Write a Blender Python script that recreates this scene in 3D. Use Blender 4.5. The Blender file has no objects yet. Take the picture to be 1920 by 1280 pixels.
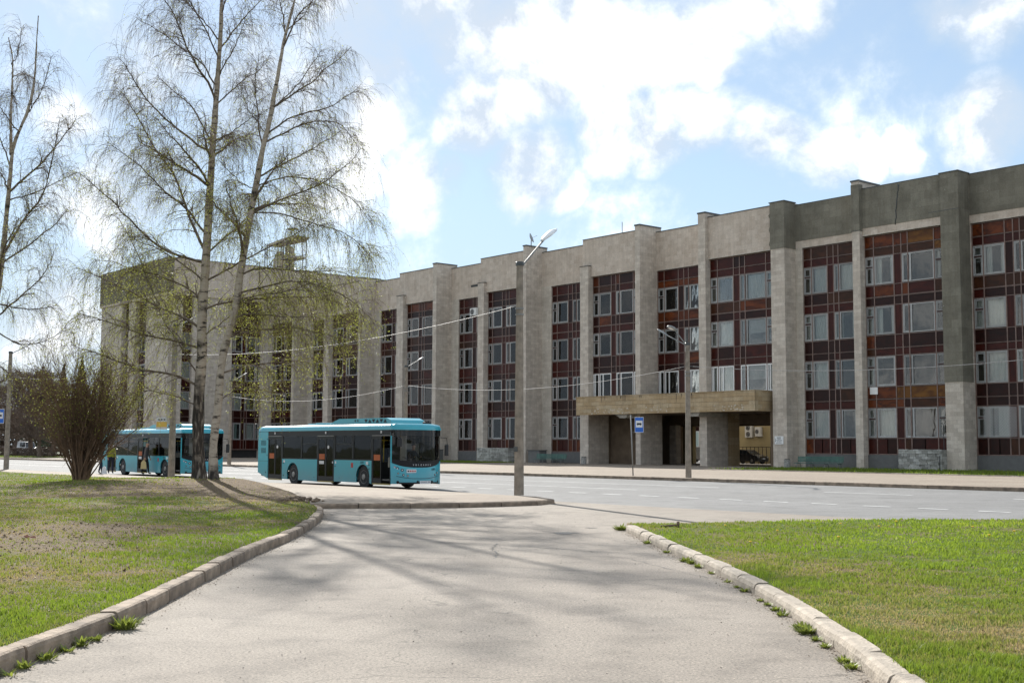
import bpy, bmesh, math, random
import numpy as np
from mathutils import Vector, Matrix, noise as mnoise
random.seed(7); rng = np.random.default_rng(7)
SC = bpy.context.scene
C = SC.collection
rad = math.radians

# ------------------------------------------------------------------ camera
F_PX = 2300.0; PITCH = rad(4.92); ROLL = rad(0.25); EYE = 1.75
fwv = Vector((0, math.cos(PITCH), math.sin(PITCH)))
r0 = Vector((1, 0, 0)); u0 = r0.cross(fwv)
rv = r0*math.cos(ROLL) + u0*math.sin(ROLL); uv_ = u0*math.cos(ROLL) - r0*math.sin(ROLL)
cd = bpy.data.cameras.new('camera'); cam = bpy.data.objects.new('camera', cd); C.objects.link(cam)
m = Matrix((rv, uv_, -fwv)).transposed().to_4x4(); m.translation = Vector((0, 0, EYE)); cam.matrix_world = m
cd.sensor_width = 36; cd.lens = F_PX/1920*36; cd.clip_start = .1; cd.clip_end = 5000
SC.camera = cam

# ------------------------------------------------------------------ light
SUN_EL = rad(30.5)
sh = Vector((-.317, .948, 0)).normalized()          # horizontal direction towards the sun
sun_dir = Vector((sh.x*math.cos(SUN_EL), sh.y*math.cos(SUN_EL), math.sin(SUN_EL)))
ld = bpy.data.lights.new('sun', 'SUN'); ld.energy = 2.6; ld.angle = rad(.53); ld.color = (1, .955, .88)
lo = bpy.data.objects.new('sun', ld); C.objects.link(lo)
lo.rotation_euler = (-sun_dir).to_track_quat('-Z', 'Y').to_euler()
SC.view_settings.view_transform = 'Standard'; SC.view_settings.look = 'None'
SC.view_settings.exposure = 1.57; SC.view_settings.gamma = 1
SC.view_settings.use_curve_mapping = False

def dir_px(x, y):
    return (fwv + rv*((x-960)/F_PX) - uv_*((y-640)/F_PX)).normalized()

W = bpy.data.worlds.new('World'); SC.world = W; W.use_nodes = True
nt = W.node_tree; N = nt.nodes; LK = nt.links; N.clear()
def wn(t, **k):
    n = N.new(t)
    for a, b in k.items():
        if isinstance(a, str) and a[0] == 'i' and a[1:].isdigit(): n.inputs[int(a[1:])].default_value = b
        else: setattr(n, a, b)
    return n
sky = wn('ShaderNodeTexSky', sky_type='NISHITA', sun_disc=False, sun_elevation=SUN_EL, sun_rotation=math.atan2(sh.x, sh.y), air_density=1.0, dust_density=.15, ozone_density=2.2, altitude=20)
tc = wn('ShaderNodeTexCoord')
# cloud masses: (direction through picture position, angular radius in degrees, weight)
blobs = [(40,20,3,.8),(130,60,2.5,.7),(250,110,3,.9),(160,190,2,.8),(480,190,3,.95),(300,330,3,.9),(230,400,2,.8),(610,200,2.6,.95),(660,110,2.4,.9),(590,330,2,.9),(660,60,2.6,.9),(800,30,3,1.05),(930,60,3,1.1),
         (1080,60,3,1.05),(1200,90,2.6,1.05),(1310,70,2,1.0),(870,220,2.2,1.0),(940,180,1.8,1.0),(980,310,1.9,1.0),(1060,340,1.1,.9),(1150,230,2,1.0),(1230,250,1.8,1.05),(1330,230,1.7,1.05),(1350,130,1.0,1.0),(1440,280,1.8,1.0),(1530,310,1.6,.95),(1620,320,1.1,.9),(1700,300,1.0,.85),(1000,130,2.2,1.0),
         (1870,30,1.9,1.05),(1780,20,1.4,.85),(1895,230,2.2,1.15),(1840,280,1.1,.9),(745,335,1.8,1.0),(830,330,1.0,.8),(150,620,3.0,1.0),(1480,5,1.6,.85),(1400,20,1.4,.8),
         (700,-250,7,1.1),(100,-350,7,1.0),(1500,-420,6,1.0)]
prev = None
nz0 = wn('ShaderNodeTexNoise', noise_dimensions='3D'); nz0.inputs['Scale'].default_value = 3.2; nz0.inputs['Detail'].default_value = 3
LK.new(tc.outputs['Generated'], nz0.inputs['Vector'])
sub = wn('ShaderNodeVectorMath', operation='SUBTRACT'); LK.new(nz0.outputs['Color'], sub.inputs[0]); sub.inputs[1].default_value = (.5,.5,.5)
scl = wn('ShaderNodeVectorMath', operation='SCALE'); LK.new(sub.outputs[0], scl.inputs[0]); scl.inputs['Scale'].default_value = .10
nz1 = wn('ShaderNodeTexNoise'); nz1.inputs['Scale'].default_value = 14; nz1.inputs['Detail'].default_value = 4
LK.new(tc.outputs['Generated'], nz1.inputs['Vector'])
sub1 = wn('ShaderNodeVectorMath', operation='SUBTRACT'); LK.new(nz1.outputs['Color'], sub1.inputs[0]); sub1.inputs[1].default_value = (.5,.5,.5)
scl1 = wn('ShaderNodeVectorMath', operation='SCALE'); LK.new(sub1.outputs[0], scl1.inputs[0]); scl1.inputs['Scale'].default_value = .055
ad = wn('ShaderNodeVectorMath', operation='ADD'); LK.new(tc.outputs['Generated'], ad.inputs[0]); LK.new(scl.outputs[0], ad.inputs[1])
ad1 = wn('ShaderNodeVectorMath', operation='ADD'); LK.new(ad.outputs[0], ad1.inputs[0]); LK.new(scl1.outputs[0], ad1.inputs[1])
nrm = wn('ShaderNodeVectorMath', operation='NORMALIZE'); LK.new(ad1.outputs[0], nrm.inputs[0])
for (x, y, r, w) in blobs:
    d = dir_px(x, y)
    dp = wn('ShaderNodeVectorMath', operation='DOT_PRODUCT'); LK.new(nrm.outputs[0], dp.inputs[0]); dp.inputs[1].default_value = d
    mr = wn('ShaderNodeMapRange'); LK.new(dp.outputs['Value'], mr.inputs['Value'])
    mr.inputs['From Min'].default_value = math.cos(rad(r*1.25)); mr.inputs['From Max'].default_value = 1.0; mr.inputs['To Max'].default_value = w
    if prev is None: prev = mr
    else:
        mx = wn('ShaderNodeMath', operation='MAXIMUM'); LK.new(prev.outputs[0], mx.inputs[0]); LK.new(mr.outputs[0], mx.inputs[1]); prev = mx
# scattered cumulus all round, with extra cover added outside the view
mp = wn('ShaderNodeMapping'); mp.inputs['Scale'].default_value = (1, 1, 2.4); LK.new(tc.outputs['Generated'], mp.inputs['Vector'])
nz2 = wn('ShaderNodeTexNoise'); nz2.inputs['Scale'].default_value = 2.3; nz2.inputs['Detail'].default_value = 8; nz2.inputs['Roughness'].default_value = .58
LK.new(mp.outputs[0], nz2.inputs['Vector'])
nz3 = wn('ShaderNodeTexNoise'); nz3.inputs['Scale'].default_value = 9; nz3.inputs['Detail'].default_value = 9; nz3.inputs['Roughness'].default_value = .62
LK.new(ad.outputs[0], nz3.inputs['Vector'])
a1 = wn('ShaderNodeMath', operation='MULTIPLY'); LK.new(nz2.outputs['Fac'], a1.inputs[0]); a1.inputs[1].default_value = .45
a2 = wn('ShaderNodeMath', operation='MULTIPLY_ADD'); LK.new(prev.outputs[0], a2.inputs[0]); a2.inputs[1].default_value = .20; LK.new(a1.outputs[0], a2.inputs[2])
a3 = wn('ShaderNodeMath', operation='MULTIPLY_ADD'); LK.new(nz3.outputs['Fac'], a3.inputs[0]); a3.inputs[1].default_value = .55; LK.new(a2.outputs[0], a3.inputs[2])
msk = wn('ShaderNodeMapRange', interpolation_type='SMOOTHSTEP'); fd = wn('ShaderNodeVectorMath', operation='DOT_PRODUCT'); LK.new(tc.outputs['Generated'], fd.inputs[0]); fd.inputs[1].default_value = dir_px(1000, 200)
fm_ = wn('ShaderNodeMapRange'); LK.new(fd.outputs['Value'], fm_.inputs['Value']); fm_.inputs['From Min'].default_value = math.cos(rad(60)); fm_.inputs['From Max'].default_value = math.cos(rad(28)); fm_.inputs['To Min'].default_value = .13; fm_.inputs['To Max'].default_value = 0  # added unseen cloud away from the view, lifts ambient light on the shaded facade
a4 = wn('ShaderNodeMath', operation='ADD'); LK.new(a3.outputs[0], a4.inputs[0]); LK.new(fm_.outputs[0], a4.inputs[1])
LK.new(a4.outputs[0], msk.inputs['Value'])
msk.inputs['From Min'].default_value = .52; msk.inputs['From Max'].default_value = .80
# thin veil under the clouds
veil = wn('ShaderNodeMapRange', interpolation_type='SMOOTHSTEP'); LK.new(a3.outputs[0], veil.inputs['Value'])
veil.inputs['From Min'].default_value = .30; veil.inputs['From Max'].default_value = .75; veil.inputs['To Min'].default_value = .35; veil.inputs['To Max'].default_value = .75
spz = wn('ShaderNodeSeparateXYZ'); LK.new(tc.outputs['Generated'], spz.inputs[0])
low = wn('ShaderNodeMapRange', interpolation_type='SMOOTHSTEP'); LK.new(spz.outputs[2], low.inputs['Value']); low.inputs['From Min'].default_value = -.02; low.inputs['From Max'].default_value = .46; low.inputs['To Min'].default_value = .93; low.inputs['To Max'].default_value = 0
vm = wn('ShaderNodeMath', operation='MAXIMUM'); LK.new(veil.outputs[0], vm.inputs[0]); LK.new(low.outputs[0], vm.inputs[1])
mx1 = wn('ShaderNodeMix', data_type='RGBA'); LK.new(vm.outputs[0], mx1.inputs[0]); LK.new(sky.outputs[0], mx1.inputs[6]); mx1.inputs[7].default_value = (4.1, 5.1, 6.1, 1)
shade = wn('ShaderNodeMapRange'); LK.new(nz3.outputs['Fac'], shade.inputs['Value']); shade.inputs['From Min'].default_value = .44; shade.inputs['From Max'].default_value = .76
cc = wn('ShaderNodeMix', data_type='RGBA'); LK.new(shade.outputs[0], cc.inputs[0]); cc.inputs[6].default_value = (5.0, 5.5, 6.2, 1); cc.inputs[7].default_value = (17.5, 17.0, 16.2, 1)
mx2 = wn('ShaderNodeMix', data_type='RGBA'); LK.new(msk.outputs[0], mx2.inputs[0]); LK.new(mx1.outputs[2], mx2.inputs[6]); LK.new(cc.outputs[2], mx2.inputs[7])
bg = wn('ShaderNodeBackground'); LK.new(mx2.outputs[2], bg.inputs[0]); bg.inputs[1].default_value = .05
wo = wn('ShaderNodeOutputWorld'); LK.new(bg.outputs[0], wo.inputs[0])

# ------------------------------------------------------------------ object helpers
def tag(o, label=None, cat=None, group=None, kind=None):
    if label: o['label'] = label
    if cat: o['category'] = cat
    if group: o['group'] = group
    if kind: o['kind'] = kind
    return o
def thing(name, label, cat, loc=(0,0,0), rz=0, group=None):
    o = bpy.data.objects.new(name, None); C.objects.link(o); o.location = loc; o.rotation_euler = (0,0,rz)
    o.empty_display_size = .2
    return tag(o, label, cat, group)
def kids(o): return [c for c in bpy.data.objects if c.parent is o]
def copy_tree(o, parent=None, cache=None):
    if cache is None:
        cache = {}
        for c in bpy.data.objects:
            if c.parent: cache.setdefault(c.parent.name, []).append(c)
    c = o.copy(); C.objects.link(c)
    if parent: c.parent = parent
    for ch in cache.get(o.name, []): copy_tree(ch, c, cache)
    return c

class MB:
    """collects simple solids and links them as one mesh object"""
    def __init__(s): s.v = []; s.f = []; s.m = []; s.mi = 0; s.sm = []
    def add(s, vs, fs, smooth=False):
        b = len(s.v); s.v += [tuple(v) for v in vs]
        for f in fs: s.f.append(tuple(b+i for i in f)); s.m.append(s.mi); s.sm.append(smooth)
        return s
    def box(s, x0, x1, y0, y1, z0, z1):
        return s.add([(x0,y0,z0),(x1,y0,z0),(x1,y1,z0),(x0,y1,z0),(x0,y0,z1),(x1,y0,z1),(x1,y1,z1),(x0,y1,z1)],
                     [(3,2,1,0),(4,5,6,7),(0,1,5,4),(1,2,6,5),(2,3,7,6),(3,0,4,7)])
    def cham(s, x0, x1, y0, y1, z0, z1, c):
        """box with chamfered vertical and top edges"""
        a = [(x0+c,y0),(x1-c,y0),(x1,y0+c),(x1,y1-c),(x1-c,y1),(x0+c,y1),(x0,y1-c),(x0,y0+c)]
        b = [(x0+2*c,y0+c),(x1-2*c,y0+c),(x1-c,y0+2*c),(x1-c,y1-2*c),(x1-2*c,y1-c),(x0+2*c,y1-c),(x0+c,y1-2*c),(x0+c,y0+2*c)]
        vs = [(p[0],p[1],z0) for p in a]+[(p[0],p[1],z1-c) for p in a]+[(p[0],p[1],z1) for p in b]
        fs = [(7,6,5,4,3,2,1,0), tuple(range(16,24))]
        for i in range(8):
            j = (i+1)%8; fs += [(i,j,8+j,8+i),(8+i,8+j,16+j,16+i)]
        return s.add(vs, fs)
    def prism(s, pts, axis, a0, a1):
        """polygon pts (2D) extruded along axis 0/1/2 from a0 to a1"""
        def P(p, a):
            if axis == 0: return (a, p[0], p[1])
            if axis == 1: return (p[0], a, p[1])
            return (p[0], p[1], a)
        n = len(pts); vs = [P(p,a0) for p in pts]+[P(p,a1) for p in pts]
        fs = [tuple(range(n))[::-1], tuple(range(n,2*n))]+[(i,(i+1)%n,n+(i+1)%n,n+i) for i in range(n)]
        return s.add(vs, fs)
    def tube(s, pts, r, sides=6, cap=True):
        pts = [Vector(p) for p in pts]; n = len(pts)
        rr = list(r) if hasattr(r,'__len__') else [r]*n
        vs = []; up = None
        for i, p in enumerate(pts):
            d = (pts[min(i+1,n-1)]-pts[max(i-1,0)])
            d = d.normalized() if d.length > 1e-9 else Vector((0,0,1))
            if up is None: up = Vector((1,0,0)) if abs(d.x) < .9 else Vector((0,1,0))
            a = (up-d*up.dot(d)).normalized(); b = d.cross(a); up = a
            for k in range(sides):
                t_ = 2*math.pi*k/sides; vs.append(p+(a*math.cos(t_)+b*math.sin(t_))*rr[i])
        fs = []
        for i in range(n-1):
            for k in range(sides):
                k2 = (k+1)%sides; fs.append((i*sides+k, i*sides+k2, (i+1)*sides+k2, (i+1)*sides+k))
        s.add(vs, fs, True)
        if cap:
            b0 = len(s.v)-len(vs)
            s.f.append(tuple(b0+k for k in range(sides))[::-1]); s.m.append(s.mi); s.sm.append(False)
            s.f.append(tuple(b0+(n-1)*sides+k for k in range(sides))); s.m.append(s.mi); s.sm.append(False)
        return s
    def lathe(s, prof, cx=0, cy=0, sides=16, axis=2):
        """prof: list of (radius, height)"""
        vs = []
        for (r, h) in prof:
            for k in range(sides):
                t_ = 2*math.pi*k/sides; a, b = r*math.cos(t_), r*math.sin(t_)
                vs.append((cx+a, cy+b, h) if axis == 2 else ((h, cx+a, cy+b) if axis == 0 else (cx+a, h, cy+b)))
        fs = []
        for i in range(len(prof)-1):
            for k in range(sides):
                k2 = (k+1)%sides; f = (i*sides+k, i*sides+k2, (i+1)*sides+k2, (i+1)*sides+k)
                fs.append(f if axis != 1 else f[::-1])
        fs.append(tuple(range(sides))[::-1]); fs.append(tuple((len(prof)-1)*sides+k for k in range(sides)))
        return s.add(vs, fs, False)
    def mesh(s, name, mats):
        me = bpy.data.meshes.new(name); me.from_pydata(s.v, [], s.f)
        for mt in (mats if isinstance(mats, (list,tuple)) else [mats]): me.materials.append(mt)
        if len(s.m): me.polygons.foreach_set('material_index', s.m); me.polygons.foreach_set('use_smooth', s.sm)
        me.update(); return me
    def build(s, name, mats, parent=None, loc=(0,0,0), rz=0, kind=None):
        o = bpy.data.objects.new(name, s.mesh(name, mats)); C.objects.link(o); o.location = loc; o.rotation_euler = (0,0,rz)
        if parent: o.parent = parent
        if kind: o['kind'] = kind
        return o
def link(name, me, parent=None, loc=(0,0,0), rot=(0,0,0), sc=(1,1,1)):
    o = bpy.data.objects.new(name, me); C.objects.link(o); o.location = loc; o.rotation_euler = rot; o.scale = sc
    if parent: o.parent = parent
    return o
def npmesh(name, verts, faces_flat, nper, mats, smooth=False, midx=None):
    """fast mesh: verts (n,3), faces_flat (m,nper)"""
    me = bpy.data.meshes.new(name); verts = np.asarray(verts, np.float32); ff = np.asarray(faces_flat, np.int32)
    me.vertices.add(len(verts)); me.vertices.foreach_set('co', verts.ravel())
    me.loops.add(ff.size); me.loops.foreach_set('vertex_index', ff.ravel())
    me.polygons.add(len(ff)); me.polygons.foreach_set('loop_start', np.arange(0, ff.size, nper, dtype=np.int32))
    me.polygons.foreach_set('loop_total', np.full(len(ff), nper, np.int32))
    if smooth: me.polygons.foreach_set('use_smooth', np.ones(len(ff), bool))
    for mt in (mats if isinstance(mats,(list,tuple)) else [mats]): me.materials.append(mt)
    if midx is not None: me.polygons.foreach_set('material_index', np.asarray(midx, np.int32))
    me.update(calc_edges=True); me.validate(); return me
def text_mesh(txt, size, mat, depth=.004, align='CENTER', bold=False):
    cu = bpy.data.curves.new('lettering', 'FONT'); cu.body = txt; cu.size = size; cu.extrude = depth; cu.align_x = align; cu.align_y = 'CENTER'
    if bold: cu.offset = size*.018
    o = bpy.data.objects.new('lettering', cu); C.objects.link(o)
    dg = bpy.context.evaluated_depsgraph_get(); me = bpy.data.meshes.new_from_object(o.evaluated_get(dg))
    bpy.data.objects.remove(o); me.materials.clear(); me.materials.append(mat); return me

# facade / road frame: s runs away to the left along the street, c runs from the camera into the building
A40 = rad(40.0); TS = Vector((-math.sin(A40), math.cos(A40), 0)); NC = Vector((math.cos(A40), math.sin(A40), 0))
def SCZ(s, c, z=0): return TS*s + NC*c + Vector((0,0,z))
RZ = rad(-50.0)        # rotation whose local x is -s (right along the facade) and local y is +c
print('frame check', Vector((math.cos(RZ), math.sin(RZ), 0)) + TS)

# ------------------------------------------------------------------ materials
def newmat(name):
    m = bpy.data.materials.new(name); m.use_nodes = True; nt = m.node_tree
    return m, nt, nt.nodes, nt.links, nt.nodes['Principled BSDF']
def nd(nodes, t, **k):
    n = nodes.new(t)
    for a, b in k.items(): setattr(n, a, b)
    return n
def ramp(nodes, stops):
    r = nodes.new('ShaderNodeValToRGB'); e = r.color_ramp.elements
    while len(e) > 1: e.remove(e[-1])
    e[0].position = stops[0][0]; e[0].color = (*stops[0][1], 1)
    for p, c in stops[1:]:
        x = e.new(p); x.color = (*c, 1)
    return r
def plain(name, col, rough=.6, metal=0, var=.12, scale=3, bump=0, bscale=60, spec=.5, objvar=0):
    m, nt, Nn, L, b = newmat(name)
    t = nd(Nn, 'ShaderNodeTexCoord'); n = nd(Nn, 'ShaderNodeTexNoise'); n.inputs['Scale'].default_value = scale; n.inputs['Detail'].default_value = 6
    L.new(t.outputs['Object'], n.inputs['Vector'])
    r = ramp(Nn, [(.3, tuple(c*(1-var) for c in col)), (.7, tuple(min(1,c*(1+var)) for c in col))]); L.new(n.outputs['Fac'], r.inputs[0])
    out = r.outputs[0]
    if objvar:
        oi = nd(Nn, 'ShaderNodeObjectInfo'); mr = nd(Nn, 'ShaderNodeMapRange'); L.new(oi.outputs['Random'], mr.inputs['Value'])
        mr.inputs['To Min'].default_value = 1-objvar; mr.inputs['To Max'].default_value = 1+objvar
        mu = nd(Nn, 'ShaderNodeVectorMath', operation='SCALE'); L.new(out, mu.inputs[0]); L.new(mr.outputs[0], mu.inputs['Scale']); out = mu.outputs[0]
    L.new(out, b.inputs['Base Color'])
    b.inputs['Roughness'].default_value = rough; b.inputs['Metallic'].default_value = metal
    b.inputs['Specular IOR Level'].default_value = spec
    if bump:
        n2 = nd(Nn, 'ShaderNodeTexNoise'); n2.inputs['Scale'].default_value = bscale; n2.inputs['Detail'].default_value = 5; L.new(t.outputs['Object'], n2.inputs['Vector'])
        bp = nd(Nn, 'ShaderNodeBump'); bp.inputs['Strength'].default_value = bump; bp.inputs['Distance'].default_value = .02; L.new(n2.outputs['Fac'], bp.inputs['Height']); L.new(bp.outputs[0], b.inputs['Normal'])
    return m
def stone(name, c1, c2, c3, mortar, bw=.6, bh=.3, stain=.35, pale=.0, dots=False, bumpd=.012):
    """slab cladding: colour per slab, fine grain, grime; works on faces of either direction through x+y"""
    m, nt, Nn, L, b = newmat(name)
    t = nd(Nn, 'ShaderNodeTexCoord'); sp = nd(Nn, 'ShaderNodeSeparateXYZ'); L.new(t.outputs['Object'], sp.inputs[0])
    sm = nd(Nn, 'ShaderNodeMath', operation='ADD'); L.new(sp.outputs[0], sm.inputs[0]); L.new(sp.outputs[1], sm.inputs[1])
    cb = nd(Nn, 'ShaderNodeCombineXYZ'); L.new(sm.outputs[0], cb.inputs[0]); L.new(sp.outputs[2], cb.inputs[1])
    br = nd(Nn, 'ShaderNodeTexBrick'); L.new(cb.outputs[0], br.inputs['Vector'])
    br.inputs['Scale'].default_value = 1; br.inputs['Brick Width'].default_value = bw; br.inputs['Row Height'].default_value = bh
    br.inputs['Mortar Size'].default_value = .006; br.inputs['Mortar Smooth'].default_value = .3; br.inputs['Bias'].default_value = 0; br.squash = 1.0; br.offset = .45
    br.inputs['Color1'].default_value = (0,0,0,1); br.inputs['Color2'].default_value = (1,1,1,1); br.inputs['Mortar'].default_value = (.5,.5,.5,1)
    rp = ramp(Nn, [(.0, c1), (.5, c2), (1, c3)]); L.new(br.outputs['Color'], rp.inputs[0])
    n1 = nd(Nn, 'ShaderNodeTexNoise'); n1.inputs['Scale'].default_value = .55; n1.inputs['Detail'].default_value = 9; n1.inputs['Roughness'].default_value = .65; L.new(t.outputs['Object'], n1.inputs['Vector'])
    r1 = ramp(Nn, [(.36, (1-stain,)*3), (.62, (1,1,1))]); L.new(n1.outputs['Fac'], r1.inputs[0])
    mx = nd(Nn, 'ShaderNodeMix', data_type='RGBA', blend_type='MULTIPLY'); mx.inputs[0].default_value = 1; L.new(rp.outputs[0], mx.inputs[6]); L.new(r1.outputs[0], mx.inputs[7])
    # vertical streaks of dirt
    mp = nd(Nn, 'ShaderNodeMapping'); mp.inputs['Scale'].default_value = (2.2, 2.2, .16); L.new(t.outputs['Object'], mp.inputs['Vector'])
    n3 = nd(Nn, 'ShaderNodeTexNoise'); n3.inputs['Scale'].default_value = 1.6; n3.inputs['Detail'].default_value = 6; L.new(mp.outputs[0], n3.inputs['Vector'])
    r3 = ramp(Nn, [(.42, (.70,.68,.66)), (.56, (1,1,1))]); L.new(n3.outputs['Fac'], r3.inputs[0])
    mx3 = nd(Nn, 'ShaderNodeMix', data_type='RGBA', blend_type='MULTIPLY'); mx3.inputs[0].default_value = .28; L.new(mx.outputs[2], mx3.inputs[6]); L.new(r3.outputs[0], mx3.inputs[7])
    # grain
    n2 = nd(Nn, 'ShaderNodeTexNoise'); n2.inputs['Scale'].default_value = 9; n2.inputs['Detail'].default_value = 8; n2.inputs['Roughness'].default_value = .75; L.new(t.outputs['Object'], n2.inputs['Vector'])
    r2 = ramp(Nn, [(.32, (.72,.72,.72)), (.5, (1,1,1)), (.72, (1.12,1.12,1.12))]); L.new(n2.outputs['Fac'], r2.inputs[0])
    mx2 = nd(Nn, 'ShaderNodeMix', data_type='RGBA', blend_type='MULTIPLY'); mx2.inputs[0].default_value = .8; L.new(mx3.outputs[2], mx2.inputs[6]); L.new(r2.outputs[0], mx2.inputs[7])
    mo = nd(Nn, 'ShaderNodeMix', data_type='RGBA'); L.new(br.outputs['Fac'], mo.inputs[0]); L.new(mx2.outputs[2], mo.inputs[6]); mo.inputs[7].default_value = (*mortar, 1)
    out = mo.outputs[2]
    if dots:
        vo = nd(Nn, 'ShaderNodeTexVoronoi', feature='F1'); vo.inputs['Scale'].default_value = 1.15; vo.inputs['Randomness'].default_value = .75; L.new(cb.outputs[0], vo.inputs['Vector'])
        lt = nd(Nn, 'ShaderNodeMath', operation='LESS_THAN'); L.new(vo.outputs['Distance'], lt.inputs[0]); lt.inputs[1].default_value = .035
        md = nd(Nn, 'ShaderNodeMix', data_type='RGBA'); L.new(lt.outputs[0], md.inputs[0]); L.new(out, md.inputs[6]); md.inputs[7].default_value = (.45,.46,.44,1); out = md.outputs[2]
    L.new(out, b.inputs['Base Color']); b.inputs['Roughness'].default_value = .85; b.inputs['Specular IOR Level'].default_value = .25
    bp = nd(Nn, 'ShaderNodeBump'); bp.inputs['Strength'].default_value = .7; bp.inputs['Distance'].default_value = bumpd
    mh = nd(Nn, 'ShaderNodeMath', operation='MULTIPLY_ADD'); L.new(br.outputs['Fac'], mh.inputs[0]); mh.inputs[1].default_value = -1; L.new(n2.outputs['Fac'], mh.inputs[2])
    L.new(mh.outputs[0], bp.inputs['Height']); L.new(bp.outputs[0], b.inputs['Normal'])
    return m
def wood(name, c1, c2, rough=.3):
    m, nt, Nn, L, b = newmat(name)
    t = nd(Nn, 'ShaderNodeTexCoord'); oi = nd(Nn, 'ShaderNodeObjectInfo')
    ad = nd(Nn, 'ShaderNodeVectorMath', operation='ADD'); L.new(t.outputs['Generated'], ad.inputs[0]); L.new(oi.outputs['Location'], ad.inputs[1])
    n = nd(Nn, 'ShaderNodeTexNoise'); n.inputs['Scale'].default_value = 2.2; n.inputs['Detail'].default_value = 7; n.inputs['Distortion'].default_value = .6; L.new(ad.outputs[0], n.inputs['Vector'])
    r = ramp(Nn, [(.35, c1), (.68, c2)]); L.new(n.outputs['Fac'], r.inputs[0]); L.new(r.outputs[0], b.inputs['Base Color'])
    b.inputs['Roughness'].default_value = rough; b.inputs['Specular IOR Level'].default_value = .18
    return m
def glass(name, tint=(.75,.8,.82), ior=1.5, mixin=0.0, rough=.02):
    m, nt, Nn, L, b = newmat(name); Nn.remove(b); out = Nn['Material Output']
    tr = nd(Nn, 'ShaderNodeBsdfTransparent'); tr.inputs[0].default_value = (*tint, 1)
    gl = nd(Nn, 'ShaderNodeBsdfGlossy'); gl.inputs['Roughness'].default_value = rough
    fr = nd(Nn, 'ShaderNodeFresnel'); fr.inputs[0].default_value = ior
    t = nd(Nn, 'ShaderNodeTexCoord'); nz = nd(Nn, 'ShaderNodeTexNoise'); nz.inputs['Scale'].default_value = .7; L.new(t.outputs['Object'], nz.inputs['Vector'])
    bp = nd(Nn, 'ShaderNodeBump'); bp.inputs['Strength'].default_value = .15; bp.inputs['Distance'].default_value = .05; L.new(nz.outputs['Fac'], bp.inputs['Height']); L.new(bp.outputs[0], gl.inputs['Normal'])
    ma = nd(Nn, 'ShaderNodeMath', operation='MULTIPLY_ADD'); L.new(fr.outputs[0], ma.inputs[0]); ma.inputs[1].default_value = 1.15; ma.inputs[2].default_value = mixin
    mx = nd(Nn, 'ShaderNodeMixShader'); L.new(ma.outputs[0], mx.inputs[0]); L.new(tr.outputs[0], mx.inputs[1]); L.new(gl.outputs[0], mx.inputs[2]); L.new(mx.outputs[0], out.inputs[0])
    return m

M = {}
M['stone_grey'] = stone('stone_grey', (.53,.46,.385), (.61,.535,.45), (.68,.605,.515), (.40,.345,.29), stain=.14)
M['stone_strip'] = stone('stone_strip', (.52,.46,.385), (.58,.52,.44), (.63,.57,.49), (.40,.36,.31), stain=.15)
M['stone_pink'] = stone('stone_pink', (.545,.455,.37), (.60,.51,.42), (.65,.56,.47), (.49,.42,.35), bw=.6, bh=.4, stain=.12, bumpd=.006)
M['stone_tan'] = stone('stone_tan', (.44,.32,.18), (.50,.37,.22), (.54,.43,.28), (.22,.165,.11), bw=1.1, bh=.34, stain=.2)
M['stone_rough'] = stone('stone_rough', (.30,.295,.27), (.42,.41,.37), (.58,.57,.53), (.2,.19,.17), bw=.5, bh=.2, stain=.35)
M['coat'] = stone('green_coat', (.195,.18,.14), (.22,.203,.16), (.245,.228,.18), (.155,.143,.11), bw=1.2, bh=.6, stain=.28, dots=True, bumpd=.008)
M['plinth'] = plain('plinth_concrete', (.13,.13,.125), .85, bump=.3)
M['concrete'] = plain('weathered_concrete', (.42,.39,.34), .9, var=.22, scale=2.5, bump=.5, bscale=40)
M['wood_dark'] = wood('wood_dark', (.014,.004,.003), (.028,.006,.004))
M['wood_red'] = wood('wood_red', (.030,.005,.0035), (.058,.009,.005))
M['wood_brown'] = wood('wood_brown', (.03,.011,.005), (.06,.02,.008))
M['wood_orange'] = wood('wood_orange', (.045,.010,.004), (.15,.036,.008))
M['wood_amber'] = wood('wood_amber', (.08,.028,.006), (.18,.075,.012))
M['mullion'] = plain('mullion_metal', (.17,.11,.09), .45, var=.25)
M['frame_grey'] = plain('frame_grey', (.33,.33,.32), .5, objvar=.25)
M['frame_brown'] = plain('frame_brown', (.045,.016,.012), .4)
M['frame_white'] = plain('frame_white', (.78,.78,.76), .35, var=.03)
M['pane'] = glass('window_pane', (.82,.84,.83), 1.5, .0)
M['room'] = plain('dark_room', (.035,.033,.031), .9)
M['curtain'] = plain('curtain_white', (.74,.74,.70), .9, var=.06, objvar=.15)
M['curtain_teal'] = plain('curtain_teal', (.42,.54,.52), .9, var=.06, objvar=.15)
M['curtain_tan'] = plain('curtain_tan', (.5,.42,.32), .9, var=.06)
M['blind'] = plain('blind_grey', (.36,.36,.35), .8, objvar=.3)
M['coping'] = plain('coping_metal', (.07,.075,.075), .45, metal=.4)
M['roof'] = plain('roof_felt', (.09,.09,.09), .9)
M['brown_wall'] = plain('brown_wall', (.14,.10,.065), .9, var=.25, scale=1.2, bump=.2)
M['yellow_wall'] = plain('yellow_plaster', (.40,.32,.17), .9, var=.12, scale=1, bump=.2)
M['metal'] = plain('galvanised_metal', (.22,.22,.21), .6, metal=.15)
M['dark_metal'] = plain('dark_metal', (.03,.03,.03), .5)
M['white_paint'] = plain('white_paint', (.78,.78,.76), .4, var=.04)
M['black'] = plain('black_rubber', (.02,.02,.02), .7)
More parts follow.
